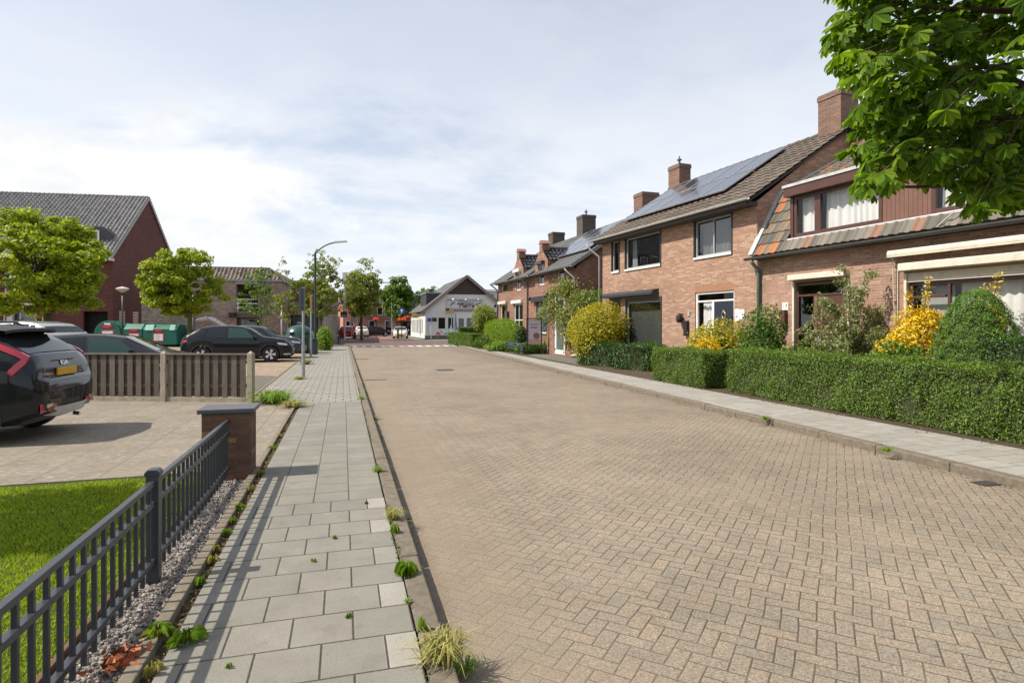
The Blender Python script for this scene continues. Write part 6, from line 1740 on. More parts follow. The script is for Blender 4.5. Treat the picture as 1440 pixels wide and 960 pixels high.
# its open tailgate
tgm = MB().hexa([(-1.45, -.55, 1.5), (-1.45, .55, 1.5), (-2.05, .55, 1.86), (-2.05, -.55, 1.86), (-1.42, -.55, 1.56), (-1.42, .55, 1.56), (-2.0, .55, 1.94), (-2.0, -.55, 1.94)]); tgm.hexa([(-2.05, -.6, 1.84), (-2.05, .6, 1.84), (-2.5, .62, 1.74), (-2.5, -.62, 1.74), (-2.0, -.6, 1.94), (-2.0, .6, 1.94), (-2.48, .62, 1.82), (-2.48, -.62, 1.82)])
tgm.build('tailgate', PAINT_SILVER, gc.t, bevel=.02)
pd = hatch('charcoal hatchback with dark windows directly behind the wooden fence', Vector((-9.85, 14.35, .08)), R(19), PAINT_DARK, 'hatch', sea=GLASS_SEA); pd.t.scale = (1, 1, .93)
hatch('silver car behind the black crossover, only its roof showing', Vector((-17.1, 20.5, .25)), R(170), PAINT_SILVER, 'cross')
hatch('small dark car with yellow plate half hidden by the right maple trunk', Vector((*D(262, 47), .095)), R(-82), PAINT_DARK, 'hatch')
hatch('second dark car behind the right maple trunk', Vector((*D(284, 49.5), .095)), R(100), PAINT_BLACK, 'hatch')
# across the junction
hatch('dark red car parked with its back to the crossing', Vector((*D(489.5, 71.5), .02)), R(100), PAINT_RED, 'cross', group='cars beyond the crossing')
hatch('white hatchback parked beyond the dark red car', Vector((*D(507, 80), .02)), R(112), PAINT_WHITE, 'hatch', group='cars beyond the crossing')
hatch('dark car parked farthest along the left of the red side street', Vector((*D(529, 86), .02)), R(20), PAINT_BLACK, 'hatch', group='cars beyond the crossing')
hatch('cream white car facing the crossing from the side street', Vector((*D(563, 72.5), .02)), R(-80), PAINT_WHITE, 'hatch', group='cars beyond the crossing')

# ------------------------------------------------------------------ vegetation
L_YEW = leaf('yew_leaves', ((0., (0.054, 0.103, 0.011)), (.45, (0.097, 0.173, 0.016)), (.8, (0.140, 0.221, 0.024)), (1., (0.216, 0.281, 0.043))), .25)
L_DARK = leaf('dark_evergreen_leaves', ((0., (0.020, 0.053, 0.010)), (.5, (0.040, 0.094, 0.015)), (.85, (0.069, 0.138, 0.022)), (1., (0.112, 0.188, 0.037))), .2, .35)
L_BOX = leaf('box_leaves', ((0., (.06, .115, .01)), (.5, (.095, .165, .014)), (1., (.135, .205, .02))), .25)
L_YELLOW = leaf('yellow_green_leaves', ((0., (.2, .2, .012)), (.35, (.34, .32, .016)), (.7, (.45, .41, .02)), (1., (.52, .46, .04))), .3, tcol=(1.3, 1.2, .4))
L_GOLD = leaf('golden_leaves', ((0., (.5, .36, .01)), (.4, (.68, .5, .015)), (1., (.78, .6, .04))), .3, tcol=(1.2, 1., .4))
L_MID = leaf('mid_green_leaves', ((0., (0.046, 0.104, 0.013)), (.5, (0.085, 0.169, 0.019)), (1., (0.143, 0.247, 0.033))), .3)
L_LIME = leaf('bright_bush_leaves', ((0., (0.103, 0.184, 0.011)), (.5, (0.172, 0.276, 0.014)), (1., (0.253, 0.345, 0.023))), .35)
L_GREYG = leaf('grey_green_leaves', ((0., (.16, .2, .085)), (.5, (.25, .28, .13)), (1., (.36, .37, .19))), .3)
L_MAPLE = leaf('maple_leaves', ((0., (0.141, 0.202, 0.009)), (.4, (0.229, 0.308, 0.012)), (.75, (0.317, 0.378, 0.018)), (1., (0.396, 0.422, 0.035))), .42)
L_STREET = leaf('street_tree_leaves', ((0., (0.054, 0.116, 0.016)), (.5, (0.109, 0.194, 0.022)), (1., (0.202, 0.296, 0.047))), .35)
L_OLIVE = leaf('olive_tree_leaves', ((0., (0.109, 0.156, 0.022)), (.5, (0.196, 0.242, 0.031)), (1., (0.312, 0.328, 0.062))), .4)
L_CHEST = leaf('chestnut_leaves', ((0., (0.038, 0.085, 0.006)), (.4, (0.085, 0.162, 0.010)), (.75, (0.145, 0.238, 0.017)), (1., (0.246, 0.323, 0.043))), .48, .5, tcol=(1.6, 1.7, .35), spec=.2)
L_GRASS = leaf('lawn_grass', ((0., (0.149, 0.236, 0.007)), (.5, (0.236, 0.336, 0.010)), (.85, (0.336, 0.410, 0.017)), (1., (0.472, 0.447, 0.087))), .4, .6)
L_DRY = leaf('dry_grass', ((0., (.2, .22, .05)), (.5, (.33, .31, .1)), (1., (.5, .43, .2))), .35, .6)
L_WEED = leaf('weed_leaves', ((0., (.1, .19, .015)), (.5, (.17, .29, .025)), (1., (.27, .37, .05))), .35, .5)
L_CLIMB = leaf('climber_leaves', ((0., (0.072, 0.120, 0.014)), (.5, (0.144, 0.198, 0.030)), (1., (0.288, 0.264, 0.072))), .35)
B_BROWN = bark('brown_bark', (.1, .075, .05)); B_GREY = bark('grey_bark', (.16, .14, .115)); B_GREEN = bark('mossy_bark', (.1, .1, .05))
M_CORE_STEM = plain('shaded_core_and_stems', (.03, .036, .012), .9, var=.4, scale=20.)  # dark tone puts the shade inside foliage into solid cores; also colours bush stems


def hedge(name, label, P, ang, ln, th, h, mat, size=.028, dens=2600, cat='hedge', z0=.09, bump=.035, group=None, lean=0., sides='fblr', aspect=.55):
    t = thing(name, label, cat, (P[0], P[1], z0), ang, group)
    arr = [surface_leaves((0, 0, h), (1, 0, 0), (0, 1, 0), ln, th, dens * 1.1, size, bump, edge=.03), surface_leaves((0, 0, .03), (1, 0, 0), (0, 0, 1), ln, h - .02, dens, size, bump, edge=.02)]
    if 'r' in sides: arr.append(surface_leaves((ln, 0, .03), (0, 1, 0), (0, 0, 1), th, h - .02, dens, size, bump, edge=.02))
    if 'l' in sides: arr.append(surface_leaves((0, th, .03), (0, -1, 0), (0, 0, 1), th, h - .02, dens, size, bump, edge=.02))
    if 'b' in sides: arr.append(surface_leaves((ln, th, .03), (-1, 0, 0), (0, 0, 1), ln, h - .02, dens * .4, size, bump))
    for k in range(int(ln * 4)):        # stray shoots and lighter sprigs
        u, top_ = rng.uniform(.1, ln - .1), rng.uniform() < .45; c = (u, rng.uniform(.05, th - .05), h + .02) if top_ else (u, -.03, rng.uniform(.08, h - .05)); arr.append(blob_quads(int(dens * .018), c, (.09, .07, .07), size * 1.15, .6, aspect))
    MB().quads(np.concatenate(arr)).build('foliage', mat, t)
    MB().box(.07, ln - .07, .07, th - .07, .0, h - .07).build('shaded_core', M_CORE_STEM, t)  # solid box blocking the view through, coloured dark as the hedge's shaded inside
    return t


def bush(name, label, c, r, n, size, mat, cat='bush', lump=.25, low=-.95, up=.5, stems=5, aspect=.55, seed=None, core=.6, group=None, z0=.09, rz=0.):
    "c: centre (world), r: radii; leaves through the volume, a few stems from the ground"
    t = thing(name, label, cat, (c[0], c[1], z0), 0, group); cz = c[2] - z0
    sd_ = random.randrange(999) if seed is None else seed
    MB().quads(blob_quads(int(n * 1.9), (0, 0, cz), r, size * 1.3, up, aspect, lump, low, .8, sd_)).build('foliage', mat, t)
    m = MB()
    if core: m.lathe([(0, cz - r[2] * .7)] + [(core * math.sin(q) * min(r[0], r[1]), cz - core * math.cos(q) * r[2]) for q in (.5, 1., 1.57, 2.1, 2.6)] + [(0, cz + r[2] * core)], 10)  # solid core, shaded depth of the bush put into its dark colour
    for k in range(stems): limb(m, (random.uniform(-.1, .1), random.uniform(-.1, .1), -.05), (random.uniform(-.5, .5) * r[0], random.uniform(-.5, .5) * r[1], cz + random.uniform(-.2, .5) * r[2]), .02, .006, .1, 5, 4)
    m.build('stems', M_CORE_STEM, t)
    if rz: t.rotation_euler = (0, 0, rz)
    return t


hA = hedge('hedge', 'long clipped green hedge in front of the low house on the right', (5.09, 13.82), R(-75.5), 11.2, .75, .97, L_YEW, .03, 4300, bump=.06)
hB = hedge('hedge', 'short clipped hedge block in front of the blue front door', (4.03, 16.8), R(-75), 2.5, .8, .9, L_YEW, .03, 4300, bump=.05)
hedge('hedge', 'loose dark green hedge clump below the yellow round bush, the farther one', (2.59, 23.2), R(-51), 1.75, 1.0, .82, L_DARK, .055, 1500, bump=.09)
hedge('hedge', 'loose dark green hedge clump between the yellow round bush and the clipped hedge block', (3.66, 21.0), R(-53), 1.55, 1.0, .86, L_DARK, .055, 1500, bump=.09)
bush('bush', 'large round yellow green bush before the brick house', (3.5, 23.6, 1.4), (1.25, 1.15, 1.12), 9000, .06, L_YELLOW, lump=.32, up=.7)
bush('bush', 'yellow green clipped bush below the blue front door', (5.85, 16.6, 1.02), (.95, .55, .72), 4200, .055, L_YELLOW, lump=.3, up=.7)
bush('bush', 'small bright golden bush before the yellow green one below the front door', (5.3, 15.9, .85), (.42, .35, .52), 1300, .05, L_GOLD, lump=.2, up=.7)
bush('bush', 'upright mid green bush at the copper downpipe', (6.55, 15.2, 1.1), (.62, .6, 1.02), 3600, .055, L_MID, lump=.25)
bush('plant', 'low leafy plants with reddish tips before the brown front door', (7.15, 14.1, .62), (.75, .4, .6), 1500, .07, leaf('mixed_low_leaves', ((0., (.05, .1, .012)), (.6, (.12, .19, .02)), (1., (.25, .17, .05))), .3), cat='plant')
bush('bush', 'dark green leafy bush at the foot of the golden bush', (7.25, 10.95, .72), (.6, .4, .7), 2400, .055, L_MID)


def feathery(name, label, c, h, w, mat, n=46, cat='shrub'):
    "a loose shrub of arching sprays with small leaves"
    t = thing(name, label, cat, (c[0], c[1], .09)); m = MB(); P = []; N = []
    for k in range(n):
        a = random.uniform(0, 6.28); rr = w * random.uniform(.25, 1.); top = Vector((math.cos(a) * rr, math.sin(a) * rr * .7, h * random.uniform(.35, 1.) * (1.15 - .55 * rr / w)))
        mid = Vector((top.x * .35, top.y * .35, top.z * .72)); pts = [Vector((0, 0, 0)).lerp(mid, s) for s in (0, .4, .8)] + [mid.lerp(top, .4), top, top + Vector((math.cos(a) * .2, math.sin(a) * .15, -.06 + random.uniform(0, .12)))]
        m.tube(pts, [.018, .014, .01, .008, .005, .003], 5)
        for i in range(210):
            s = random.uniform(.2, 1.) * (len(pts) - 1); q = int(min(s, len(pts) - 2)); p = pts[q].lerp(pts[q + 1], s - q)
            P.append(tuple(p + Vector((random.gauss(0, .05), random.gauss(0, .05), random.gauss(0, .05))))); N.append((random.gauss(0, .5), random.gauss(0, .5), .8))
    MB().quads(leaf_quads(P, N, np.full(len(P), .075), .42)).build('foliage', mat, t); m.build('stems', B_BROWN, t)
    return t


feathery('shrub', 'tall feathery grey green shrub covering half the brown front door', (7.62, 13.1), 2.9, 1.0, L_GREYG, 72)


def golden(name, label, blobs, sprigs):
    c0 = blobs[0][0]; t = thing(name, label, 'bush', (c0[0], c0[1], .09)); arr = []
    for c, r, n in blobs: arr.append(blob_quads(n, (c[0] - c0[0], c[1] - c0[1], c[2] - .09), r, .068, .7, .5, .3, -1., .8, len(arr) + 3))
    m = MB(); limb(m, (0, 0, 0), (.1, .1, 1.6), .025, .01)
    for a, b in sprigs:
        A, B = Vector(a) - Vector((c0[0], c0[1], .09)), Vector(b) - Vector((c0[0], c0[1], .09)); m.tube([A, B], [.01, .004], 5); k = 130
        s = rng.uniform(0, 1, k)[:, None]; p = np.array(A) * (1 - s) + np.array(B) * s + rng.normal(0, .045, (k, 3)); arr.append(leaf_quads(p, np.tile((0, -.3, .7), (k, 1)), np.full(k, .055), .5))
    MB().quads(np.concatenate(arr)).build('foliage', L_GOLD, t); m.build('stems', B_BROWN, t)


golden('bush', 'tall golden yellow bush before the big window of the low house', [((8.05, 11.5, 1.5), (.52, .4, .6), 4600), ((7.6, 11.6, 1.05), (.42, .4, .42), 2600), ((9.0, 11.0, 1.75), (.25, .25, .35), 1100)],
       [((8.0, 11.4, 1.9), (8.1, 11.4, 2.55)), ((8.95, 10.95, 1.9), (9.0, 10.85, 2.62)), ((8.85, 11.0, 1.9), (8.8, 10.95, 2.35)), ((7.8, 11.5, 1.9), (7.75, 11.5, 2.3))])


def conifer(name, label, c, r, h):
    t = thing(name, label, 'conifer', (c[0], c[1], .09)); n = 48000
    z = rng.uniform(0, 1, n) ** 1.25; a = rng.uniform(0, 6.283, n)
    lump = .05 * np.sin(a * 7 + z * 23) + .045 * np.sin(a * 13 - z * 31) + .04 * np.sin(z * 60 + a * 3)
    rad = r * np.sqrt(np.clip(1 - z ** 1.9, 0, 1)) * (1 + lump) * rng.uniform(.86, 1.02, n)
    p = np.stack([np.cos(a) * rad, np.sin(a) * rad, z * h], 1); nn = np.stack([np.cos(a), np.sin(a), .35 + z], 1)
    MB().quads(leaf_quads(p, nn, np.full(n, .04), .3, jit=.6)).build('foliage', leaf('spruce_needles', ((0., (.055, .12, .012)), (.5, (.09, .18, .018)), (1., (.14, .24, .03))), .15), t)
    MB().lathe([(r * .82, .0), (r * .8, h * .25), (r * .62, h * .55), (r * .3, h * .82), (0, h * .92)], 20).build('shaded_core', M_CORE_STEM, t)  # solid cone behind the needles, their inner shade put into its colour
    MB().tube([(0, 0, -.05), (0, 0, h * .8)], .04, 8).build('trunk', B_BROWN, t)


conifer('dwarf_spruce', 'dense green cone shaped dwarf spruce before the big window', (8.2, 10.35), .78, 2.2)
hedge('hedge', 'dark green clipped bush block right of the dwarf spruce', (7.75, 9.75), R(-70), 1.9, .9, 1.32, L_DARK, .035, 1900)
mb = MB(); mb.face([tuple(G(px, py, .09) - Vector((0, 0, .09))) for px, py in ((742, 499.5), (816, 513.5), (838, 500), (780, 489))])
o = mb.build('garden_path', M_GREYGROUND, None, loc=(0, 0, .091)); tag(o, 'grey gravel path to the right door of the dormer house', 'path', kind='structure')
# farther along the right side
hedge('hedge', 'low bright box hedge at the far right corner of the street', (-5.34, 49.2), R(-72.7), 8.6, 1., .92, L_BOX, .06, 1300)
hedge('hedge', 'higher box hedge rising behind the low bright one at the corner', (-4.5, 50.2), R(14), 4.6, .9, 1.35, L_BOX, .06, 1200)
bush('shrub', 'tall loose green shrub before the white shop wall', (-1.95, 44., 2.), (.95, .9, 1.25), 2600, .11, L_OLIVE, lump=.3)
bush('bush', 'big bright green feathery bush before the left dormer house', (-.75, 38., 1.05), (.8, 4.3, 1.1), 9500, .1, L_LIME, lump=.2, aspect=.25, rz=R(17))
bush('bush', 'small pale green bush at the end of the low grey fence', (-1.6, 38.6, .5), (.9, .6, .5), 1500, .07, L_BOX, lump=.2)
bush('topiary', 'dark round topiary left of the upright poster board', (.52, 32.4, 1.05), (.36, .36, .6), 1500, .055, L_DARK, cat='topiary', lump=.05)
bush('plant', 'low green border plants under the poster board', (1.0, 31.9, .35), (.9, .4, .35), 1200, .08, L_MID, cat='plant', lump=.35)
bush('plant', 'yellowish low plant beside the grey shuttered window', (2.2, 32.2, .55), (.7, .4, .55), 1000, .08, L_LIME, cat='plant', lump=.3)
bush('plant', 'leafy border plants along the low grey fence', (-.6, 35., .35), (1.0, .5, .35), 1500, .08, L_WEED, cat='plant', lump=.35)
# climber round the right front door of the pair
cl = thing('climbing_plant', 'leafy climber growing over the white door frame of the dormer house', 'climber', HC.w(HC.pix(800, 470)[0], -.25, -.01), M2)
m = MB(); P = []
xo = HC.pix(800, 470)[0]
paths = [[(805, 492), (808, 450), (812, 425), (800, 408), (786, 408)], [(808, 450), (795, 430), (775, 436), (763, 448)], [(812, 425), (824, 420), (836, 418)], [(800, 408), (803, 402), (812, 405)], [(806, 480), (800, 455), (797, 440)], [(812, 430), (822, 445), (830, 455)], [(790, 408), (781, 420), (783, 450)]]
for pth in paths:
    q = [HC.pix(*p) for p in pth]; pts = [Vector((x - xo, random.uniform(-.12, .08) + (.1 if x > L2 else 0), z)) for x, z in q]; m.tube(pts, [.035 - .025 * i / (len(pts) - 1) for i in range(len(pts))], 6)
    for i in range(620):
        s = random.uniform(0, 1) * (len(pts) - 1); k = int(min(s, len(pts) - 2)); p = pts[k].lerp(pts[k + 1], s - k); P.append((p.x + random.gauss(0, .3), p.y + random.gauss(-.05, .14), p.z + random.gauss(0, .24)))
MB().quads(leaf_quads(P, np.tile((0, -.7, .6), (len(P), 1)), np.full(len(P), .12), .6)).build('foliage', L_CLIMB, cl); m.build('stems', B_BROWN, cl)
bush('bush', 'dark leafy bush in the gap between the dormer house and the brick house', (4.15, 27.2, 2.1), (.75, .8, 1.2), 2600, .09, L_STREET, lump=.3)
# low grey fence, poster board, stones
lf = thing('garden_fence', 'low blue grey metal rail fence before the bright bush', 'fence', (.57, 31.2, .1), math.atan2(8.8, -2.2))
M_BLUEGREY = plain('blue_grey_metal', (.07, .09, .12), .45, var=.15)
for k in range(6): MB().box(k * 1.8 - .03, k * 1.8 + .03, -.03, .03, 0, .62).build('post', M_BLUEGREY, lf)
for z in (.22, .36, .5): MB().box(.03, 9., -.015, .015, z, z + .07).build('rail', M_BLUEGREY, lf)
pb = thing('poster_board', 'upright black framed board with a mauve poster standing on two posts', 'sign', (.8, 31.4, .1), R(3)); wpb = .78; hp = 1.93
for x in (0, wpb): MB().box(x - .03, x + .03, -.03, .03, 0, hp).build('post', M_BLACKPL, pb)
MB().box(.031, wpb - .031, -.03, .03, hp - .06, hp).box(.031, wpb - .031, -.02, .02, .46, .5).build('frame', M_BLACKPL, pb)
po = MB().box(.06, wpb - .06, -.015, .015, .52, hp - .1).build('poster', plain('mauve_poster', (.33, .28, .32), .5, var=.06), pb)
MB().box(.16, wpb - .2, -.0185, -.0155, 1.58, 1.61).box(.2, wpb - .24, -.0185, -.0155, 1.4, 1.45).build('print_lines', plain('dark_print', (.09, .05, .1), .6), po)
MB().lathe([(0, 0), (.17, .0), (.17, .003), (0, .003)], 14, (.5, -.019, .98), 'y').build('print_blot', plain('brown_print', (.13, .07, .05), .6), po); MB().box(.08, wpb - .08, -.0185, -.0155, .54, .8).build('print_base', plain('tan_print', (.3, .2, .14), .6), po)
M_STONE = plain('pale_stone', (.4, .37, .32), .9, var=.25, bump=.5)
for px, py, r, lb in ((797, 499, .35, 'dark grey boulder at the edge of the dormer house garden', ), (812, 503, .3, 'pale flat stone beside the dark boulder'), (776, 496, .25, 'pale stone right of the poster board')):
    g = G(px, py); m = MB(); s1 = random.uniform(0, 9)
    m.grid(lambda u, v: Vector((math.cos(u * 6.283) * math.sin(v * 3.14) * r * (1 + .2 * math.sin(u * 12.56 + s1)), math.sin(u * 6.283) * math.sin(v * 3.14) * r * .8, r * .6 * (1 - math.cos(v * 3.14)) * .6 * (1 + .15 * math.sin(u * 18.8 + s1)))), 10, 6)
    o = m.build('boulder', M_STONE if 'pale' in lb else plain('dark_boulder', (.09, .08, .075), .9, var=.3, bump=.5), None, loc=g); tag(o, lb, 'stone')


# ------------------------------------------------------------------ trees
def tree(name, label, x, y, trunk_h, cz, r, n_clump, per, size, lmat, bmat, tr=.12, lump=.2, sparse=0., cat='tree', cr=(.35, .6), seed=1, extra=(), up=.6, off=(0, 0), group='street trees', low=-.9, flat=.7):
    t = thing(name, label, cat, (x, y, .09), 0, group); random.seed(seed)
    m = MB(); lean = Vector((off[0], off[1], 0)); top = Vector((lean.x * .6, lean.y * .6, cz + r[2] * .5))
    fork = Vector((random.uniform(-.05, .05), random.uniform(-.05, .05), trunk_h)); m.tube([(0, 0, -.1), (0, 0, .15), fork * .5, fork, fork.lerp(top, .5), top], [tr * 1.35, tr * 1.05, tr * .95, tr * .85, tr * .5, tr * .12], 9)
    cen = inside_blob(n_clump, (off[0], off[1], cz), r, lump, low, seed)
    tw = MB(); br = []
    for k, c in enumerate(cen):
        if k % 3 == 0:
            s = random.uniform(0., .9); p0 = fork.lerp(top, s); limb(tw, p0, c, tr * .32 * (1 - .6 * s), .012, .08, 5, 4)
    m.build('trunk', bmat, t, smooth=True); tw.build('branches', bmat, t, smooth=True)
    arr = [clump_leaves(cen, rng.uniform(cr[0], cr[1], len(cen)), per, size, up, .62, flat)]
    for c, rr, k in extra: arr.append(clump_leaves(inside_blob(k, c, rr, .2, -1, seed + 3), rng.uniform(.12, .25, k), 12, size * .9, .4, .5))
    MB().quads(np.concatenate(arr)).build('crown', lmat, t)
    random.seed(seed + 50)
    return t


tree('maple_tree', 'larger bright green maple on the left before the dark gabled building', -19.8, 25., 1.9, 4.2, (2.35, 2.3, 2.25), 230, 150, .16, L_MAPLE, B_GREEN, .17, .38, cr=(.25, .6), seed=11, off=(.05, 0), up=.8, flat=.6)
tree('maple_tree', 'smaller bright green maple behind the black crossover and the containers', -20.1, 36.5, 1.95, 4.1, (1.75, 1.8, 2.15), 180, 140, .17, L_MAPLE, B_GREEN, .15, .34, cr=(.25, .55), seed=23, off=(-.75, 0), up=.8, flat=.6)
tree('young_tree', 'slender young tree before the balcony of the brick apartment building', -17.6, 41., 1.6, 3.6, (1.05, .9, 2.0), 75, 26, .15, L_STREET, B_GREY, .07, .45, cr=(.16, .32), seed=5)
tree('street_tree', 'sparse tall tree behind the curved green street lamp', -14.3, 44., 1.6, 4.1, (1.9, 1.6, 2.0), 150, 40, .17, L_OLIVE, B_GREY, .11, .35, cr=(.2, .42), seed=8, extra=(((-.3, 0, 6.5), (1.1, .9, 1.0), 46), ((.9, .1, 6.0), (.7, .6, .9), 26)))
tree('street_tree', 'thin sparse tree left of the curved green street lamp', -16.4, 43., 1.5, 3.4, (.9, .8, 1.7), 46, 26, .16, L_OLIVE, B_GREY, .07, .5, cr=(.16, .34), seed=9, extra=(((-.4, 0, 5.7), (.6, .4, .8), 14),))
tree('street_tree', 'round dark green tree left of the far side street', -16.4, 64., 2.0, 5.0, (2.0, 1.9, 2.7), 200, 60, .22, L_OLIVE, B_BROWN, .16, .22, cr=(.35, .62), seed=14, extra=(((.3, 0, 8.5), (1.0, .8, .5), 22),))
tree('street_tree', 'twin topped green tree in the middle of the far side street', -16.3, 83., 1.8, 5.2, (2.1, 1.9, 3.3), 230, 60, .3, L_STREET, B_BROWN, .15, .4, cr=(.4, .7), seed=17)
tree('street_tree', 'dark treetop showing over the roofs behind the white shop', -17.3, 120., 2., 6.2, (3.2, 2.5, 2.6), 90, 50, .45, L_STREET, B_BROWN, .2, .3, cr=(.5, .9), seed=19)
bush('bush', 'green bushes at the lamp foot beside the glass bank', (-11.55, 36.3, .75), (.55, .7, .8), 1100, .1, L_WEED, lump=.3)
tree('garden_tree', 'small garden tree left of the lawn, outside the picture, shading the grass', -6.3, 4.15, 1.5, 3.0, (1.1, .9, .9), 60, 60, .12, L_STREET, B_BROWN, .08, .3, cr=(.2, .4), seed=31, group=None)


# the chestnut over the right edge
def chestnut():
    t = thing('chestnut_tree', 'big chestnut tree with hand shaped leaves hanging in from the upper right', 'tree', (7.6, 6.2, .09)); o = Vector((7.6, 6.2, .09)); random.seed(4)
    left = [(-900, 1150), (-300, 1170), (0, 1172), (40, 1176), (70, 1172), (110, 1186), (128, 1212), (165, 1214), (182, 1198), (205, 1212), (220, 1200), (275, 1205), (300, 1225), (330, 1300)]
    bot = [(1150, 275), (1190, 272), (1240, 272), (1262, 236), (1290, 252), (1312, 246), (1340, 284), (1375, 302), (1400, 286), (1440, 282), (1700, 300), (2600, 330)]
    ok = lambda p: (lambda px, py: px > interp(left, py) - 14 and py < interp(bot, px) + 10)(CX + F * p.x / p.y, HOR - F * (p.z - CAMZ) / p.y)
    C = Vector((6.1, 6.0, 5.0)); pts = []
    hubs = []
    while len(hubs) < 120:                   # boughs end in hanging sprays
        py, d = random.uniform(-140, 330), random.uniform(4.7, 7.0); p = at(random.uniform(1140, 1580), py, d)
        if ok(p): hubs.append(p)
    for h in hubs:
        for k in range(random.randint(14, 26)):
            p = h + Vector((random.gauss(0, .17), random.gauss(0, .17), random.gauss(-.03, .12)))
            if ok(p) and ok(p + Vector((-.06, 0, -.08))): pts.append(p)
    n0 = len(pts); tries = 0
    while len(pts) < n0 + 1500 and tries < 60000:
        tries += 1
        d = Vector((random.gauss(0, 1), random.gauss(0, 1), random.gauss(0, 1))).normalized(); q = random.uniform(.2, 1.) ** .5
        p = C + Vector((d.x * 3.6 * q, d.y * 2.6 * q, d.z * 2.7 * q))
        if p.y < 3.4 or p.z < 2.3: continue
        if ok(p) and ok(p + Vector((-.1, 0, -.12))): pts.append(p)
    halves = []; prof = [(0., .015), (.35, .13), (.68, .23), (.87, .17), (1., .0)]
    stalks = MB()
    for p in pts:
        out = (p - C); out.z *= .4; nrm = (Vector((0, 0, 1)) * .9 + out.normalized() * .55 + Vector((random.gauss(0, .35), random.gauss(0, .35), random.gauss(0, .2)))).normalized()
        ax = nrm.cross(Vector((random.gauss(0, 1), random.gauss(0, 1), random.gauss(0, 1)))).normalized(); ay = nrm.cross(ax); sz = random.uniform(.09, .155)
        for k in range(7):
            a = (k - 3) * .62 + random.gauss(0, .07); ll = sz * (1.15 - .1 * abs(k - 3)); d = (ax * math.cos(a) + ay * math.sin(a)); dr = (d - nrm * random.uniform(.15, .55)).normalized(); sd_ = dr.cross(nrm).normalized(); nn = sd_.cross(dr)
            for sg in (-1, 1):
                halves.append([tuple(p - o + dr * (ll * s) - nrm * (ll * .25 * s * s)) if w_ == 0 else tuple(p - o + dr * (ll * s) + sd_ * (sg * w_ * ll) + nn * (w_ * ll * .35) - nrm * (ll * .25 * s * s)) for s, w_ in ((0, 0), (.35, .13), (.68, .23), (.87, .17), (1., 0))])
        if random.random() < .5: stalks.tube([p - o, p - o + (C - p) * .12 + Vector((0, 0, .05))], [.004, .006], 4, False)
    MB().quads(np.array(halves)).build('crown', L_CHEST, t)
    m = MB(); m.tube([(0, 0, -.1), (.02, 0, 1.), (-.05, 0, 2.2), (-.2, -.05, 3.4), (-.5, 0, 5.), (-.7, 0, 6.6)], [.3, .24, .22, .19, .12, .04], 12); m.build('trunk', B_BROWN, t, smooth=True)
    for k in range(46):
        p = random.choice(pts); s = random.uniform(2.4, 5.2); limb(stalks, Vector((-.1 - (s - 2) * .12, 0, s)), p - o, .05, .008, .1, 6, 6)
    stalks.build('branches', B_BROWN, t, smooth=True)


chestnut()


# ------------------------------------------------------------------ lawn, gravel, weeds
def in_view(a, b):
    w = S(a, b); return w.y > 1.2 and w.x / w.y > -.93


def lawn():
    n = 330000; a = rng.uniform(-9.0, -1.3, n); b = rng.uniform(.9, 6.75, n)
    c, s = math.cos(STREET), math.sin(STREET); X = a * c - b * s; Y = a * s + b * c
    k = (Y > 1.3) & (X / Y > -1.3); a, b = a[k], b[k]; n = len(a)
    h = rng.uniform(.012, .03, n) * (1 + .25 * np.sin(a * 5) * np.sin(b * 4)); th = rng.uniform(0, 6.283, n); w = rng.uniform(.0025, .005, n); ln = rng.normal(0, .5, n) * h; l2 = rng.normal(0, .5, n) * h
    V = np.zeros((n, 3, 3)); V[:, 0] = np.stack([a - np.cos(th) * w, b - np.sin(th) * w, np.zeros(n)], 1); V[:, 1] = np.stack([a + np.cos(th) * w, b + np.sin(th) * w, np.zeros(n)], 1); V[:, 2] = np.stack([a + ln, b + l2, h], 1)
    o = MB().quads(V).build('grass', L_GRASS, None, loc=(0, 0, .086), rz=STREET); tag(o, 'bright mown lawn grass behind the metal fence', 'grass', kind='stuff')


lawn()


def gravel():
    ico = bpy.data.meshes.new('tmp'); import bmesh
    bm = bmesh.new(); bmesh.ops.create_icosphere(bm, subdivisions=1, radius=1.); V0 = np.array([v.co for v in bm.verts]); F0 = np.array([[v.index for v in f.verts] for f in bm.faces]); bm.free(); bpy.data.meshes.remove(ico)
    n = 6500; a = rng.uniform(-1.25, -.94, n); b = rng.uniform(1.0, 6.48, n); sz = rng.uniform(.006, .0135, n)
    sc = rng.uniform(.6, 1.25, (n, 3)) * sz[:, None]; th = rng.uniform(0, 6.28, n)
    V = V0[None] * sc[:, None, :] * rng.uniform(.8, 1.2, (n, 12, 1)); c, s = np.cos(th)[:, None], np.sin(th)[:, None]
    V = np.stack([V[..., 0] * c - V[..., 1] * s, V[..., 0] * s + V[..., 1] * c, V[..., 2]], -1) + np.stack([a, b, rng.uniform(0, .012, n)], 1)[:, None]
    m = MB(); m.v = [tuple(p) for p in V.reshape(-1, 3)]; m.f = [tuple(int(i) + 12 * k for i in f) for k in range(n) for f in F0]
    t = NT('gravel_stones'); rd = t.n('ShaderNodeNewGeometry').outputs['Random Per Island']
    mt = t.done(t.bsdf(t.ramp(rd, ((0., (.14, .12, .105)), (.3, (.26, .23, .2)), (.6, (.34, .3, .26)), (.85, (.2, .17, .15)), (1., (.44, .41, .37)))), .85, 0., .3))
    o = m.build('gravel', mt, None, loc=(0, 0, .072), rz=STREET); tag(o, 'grey gravel chippings under the metal fence', 'gravel', kind='stuff')


gravel()


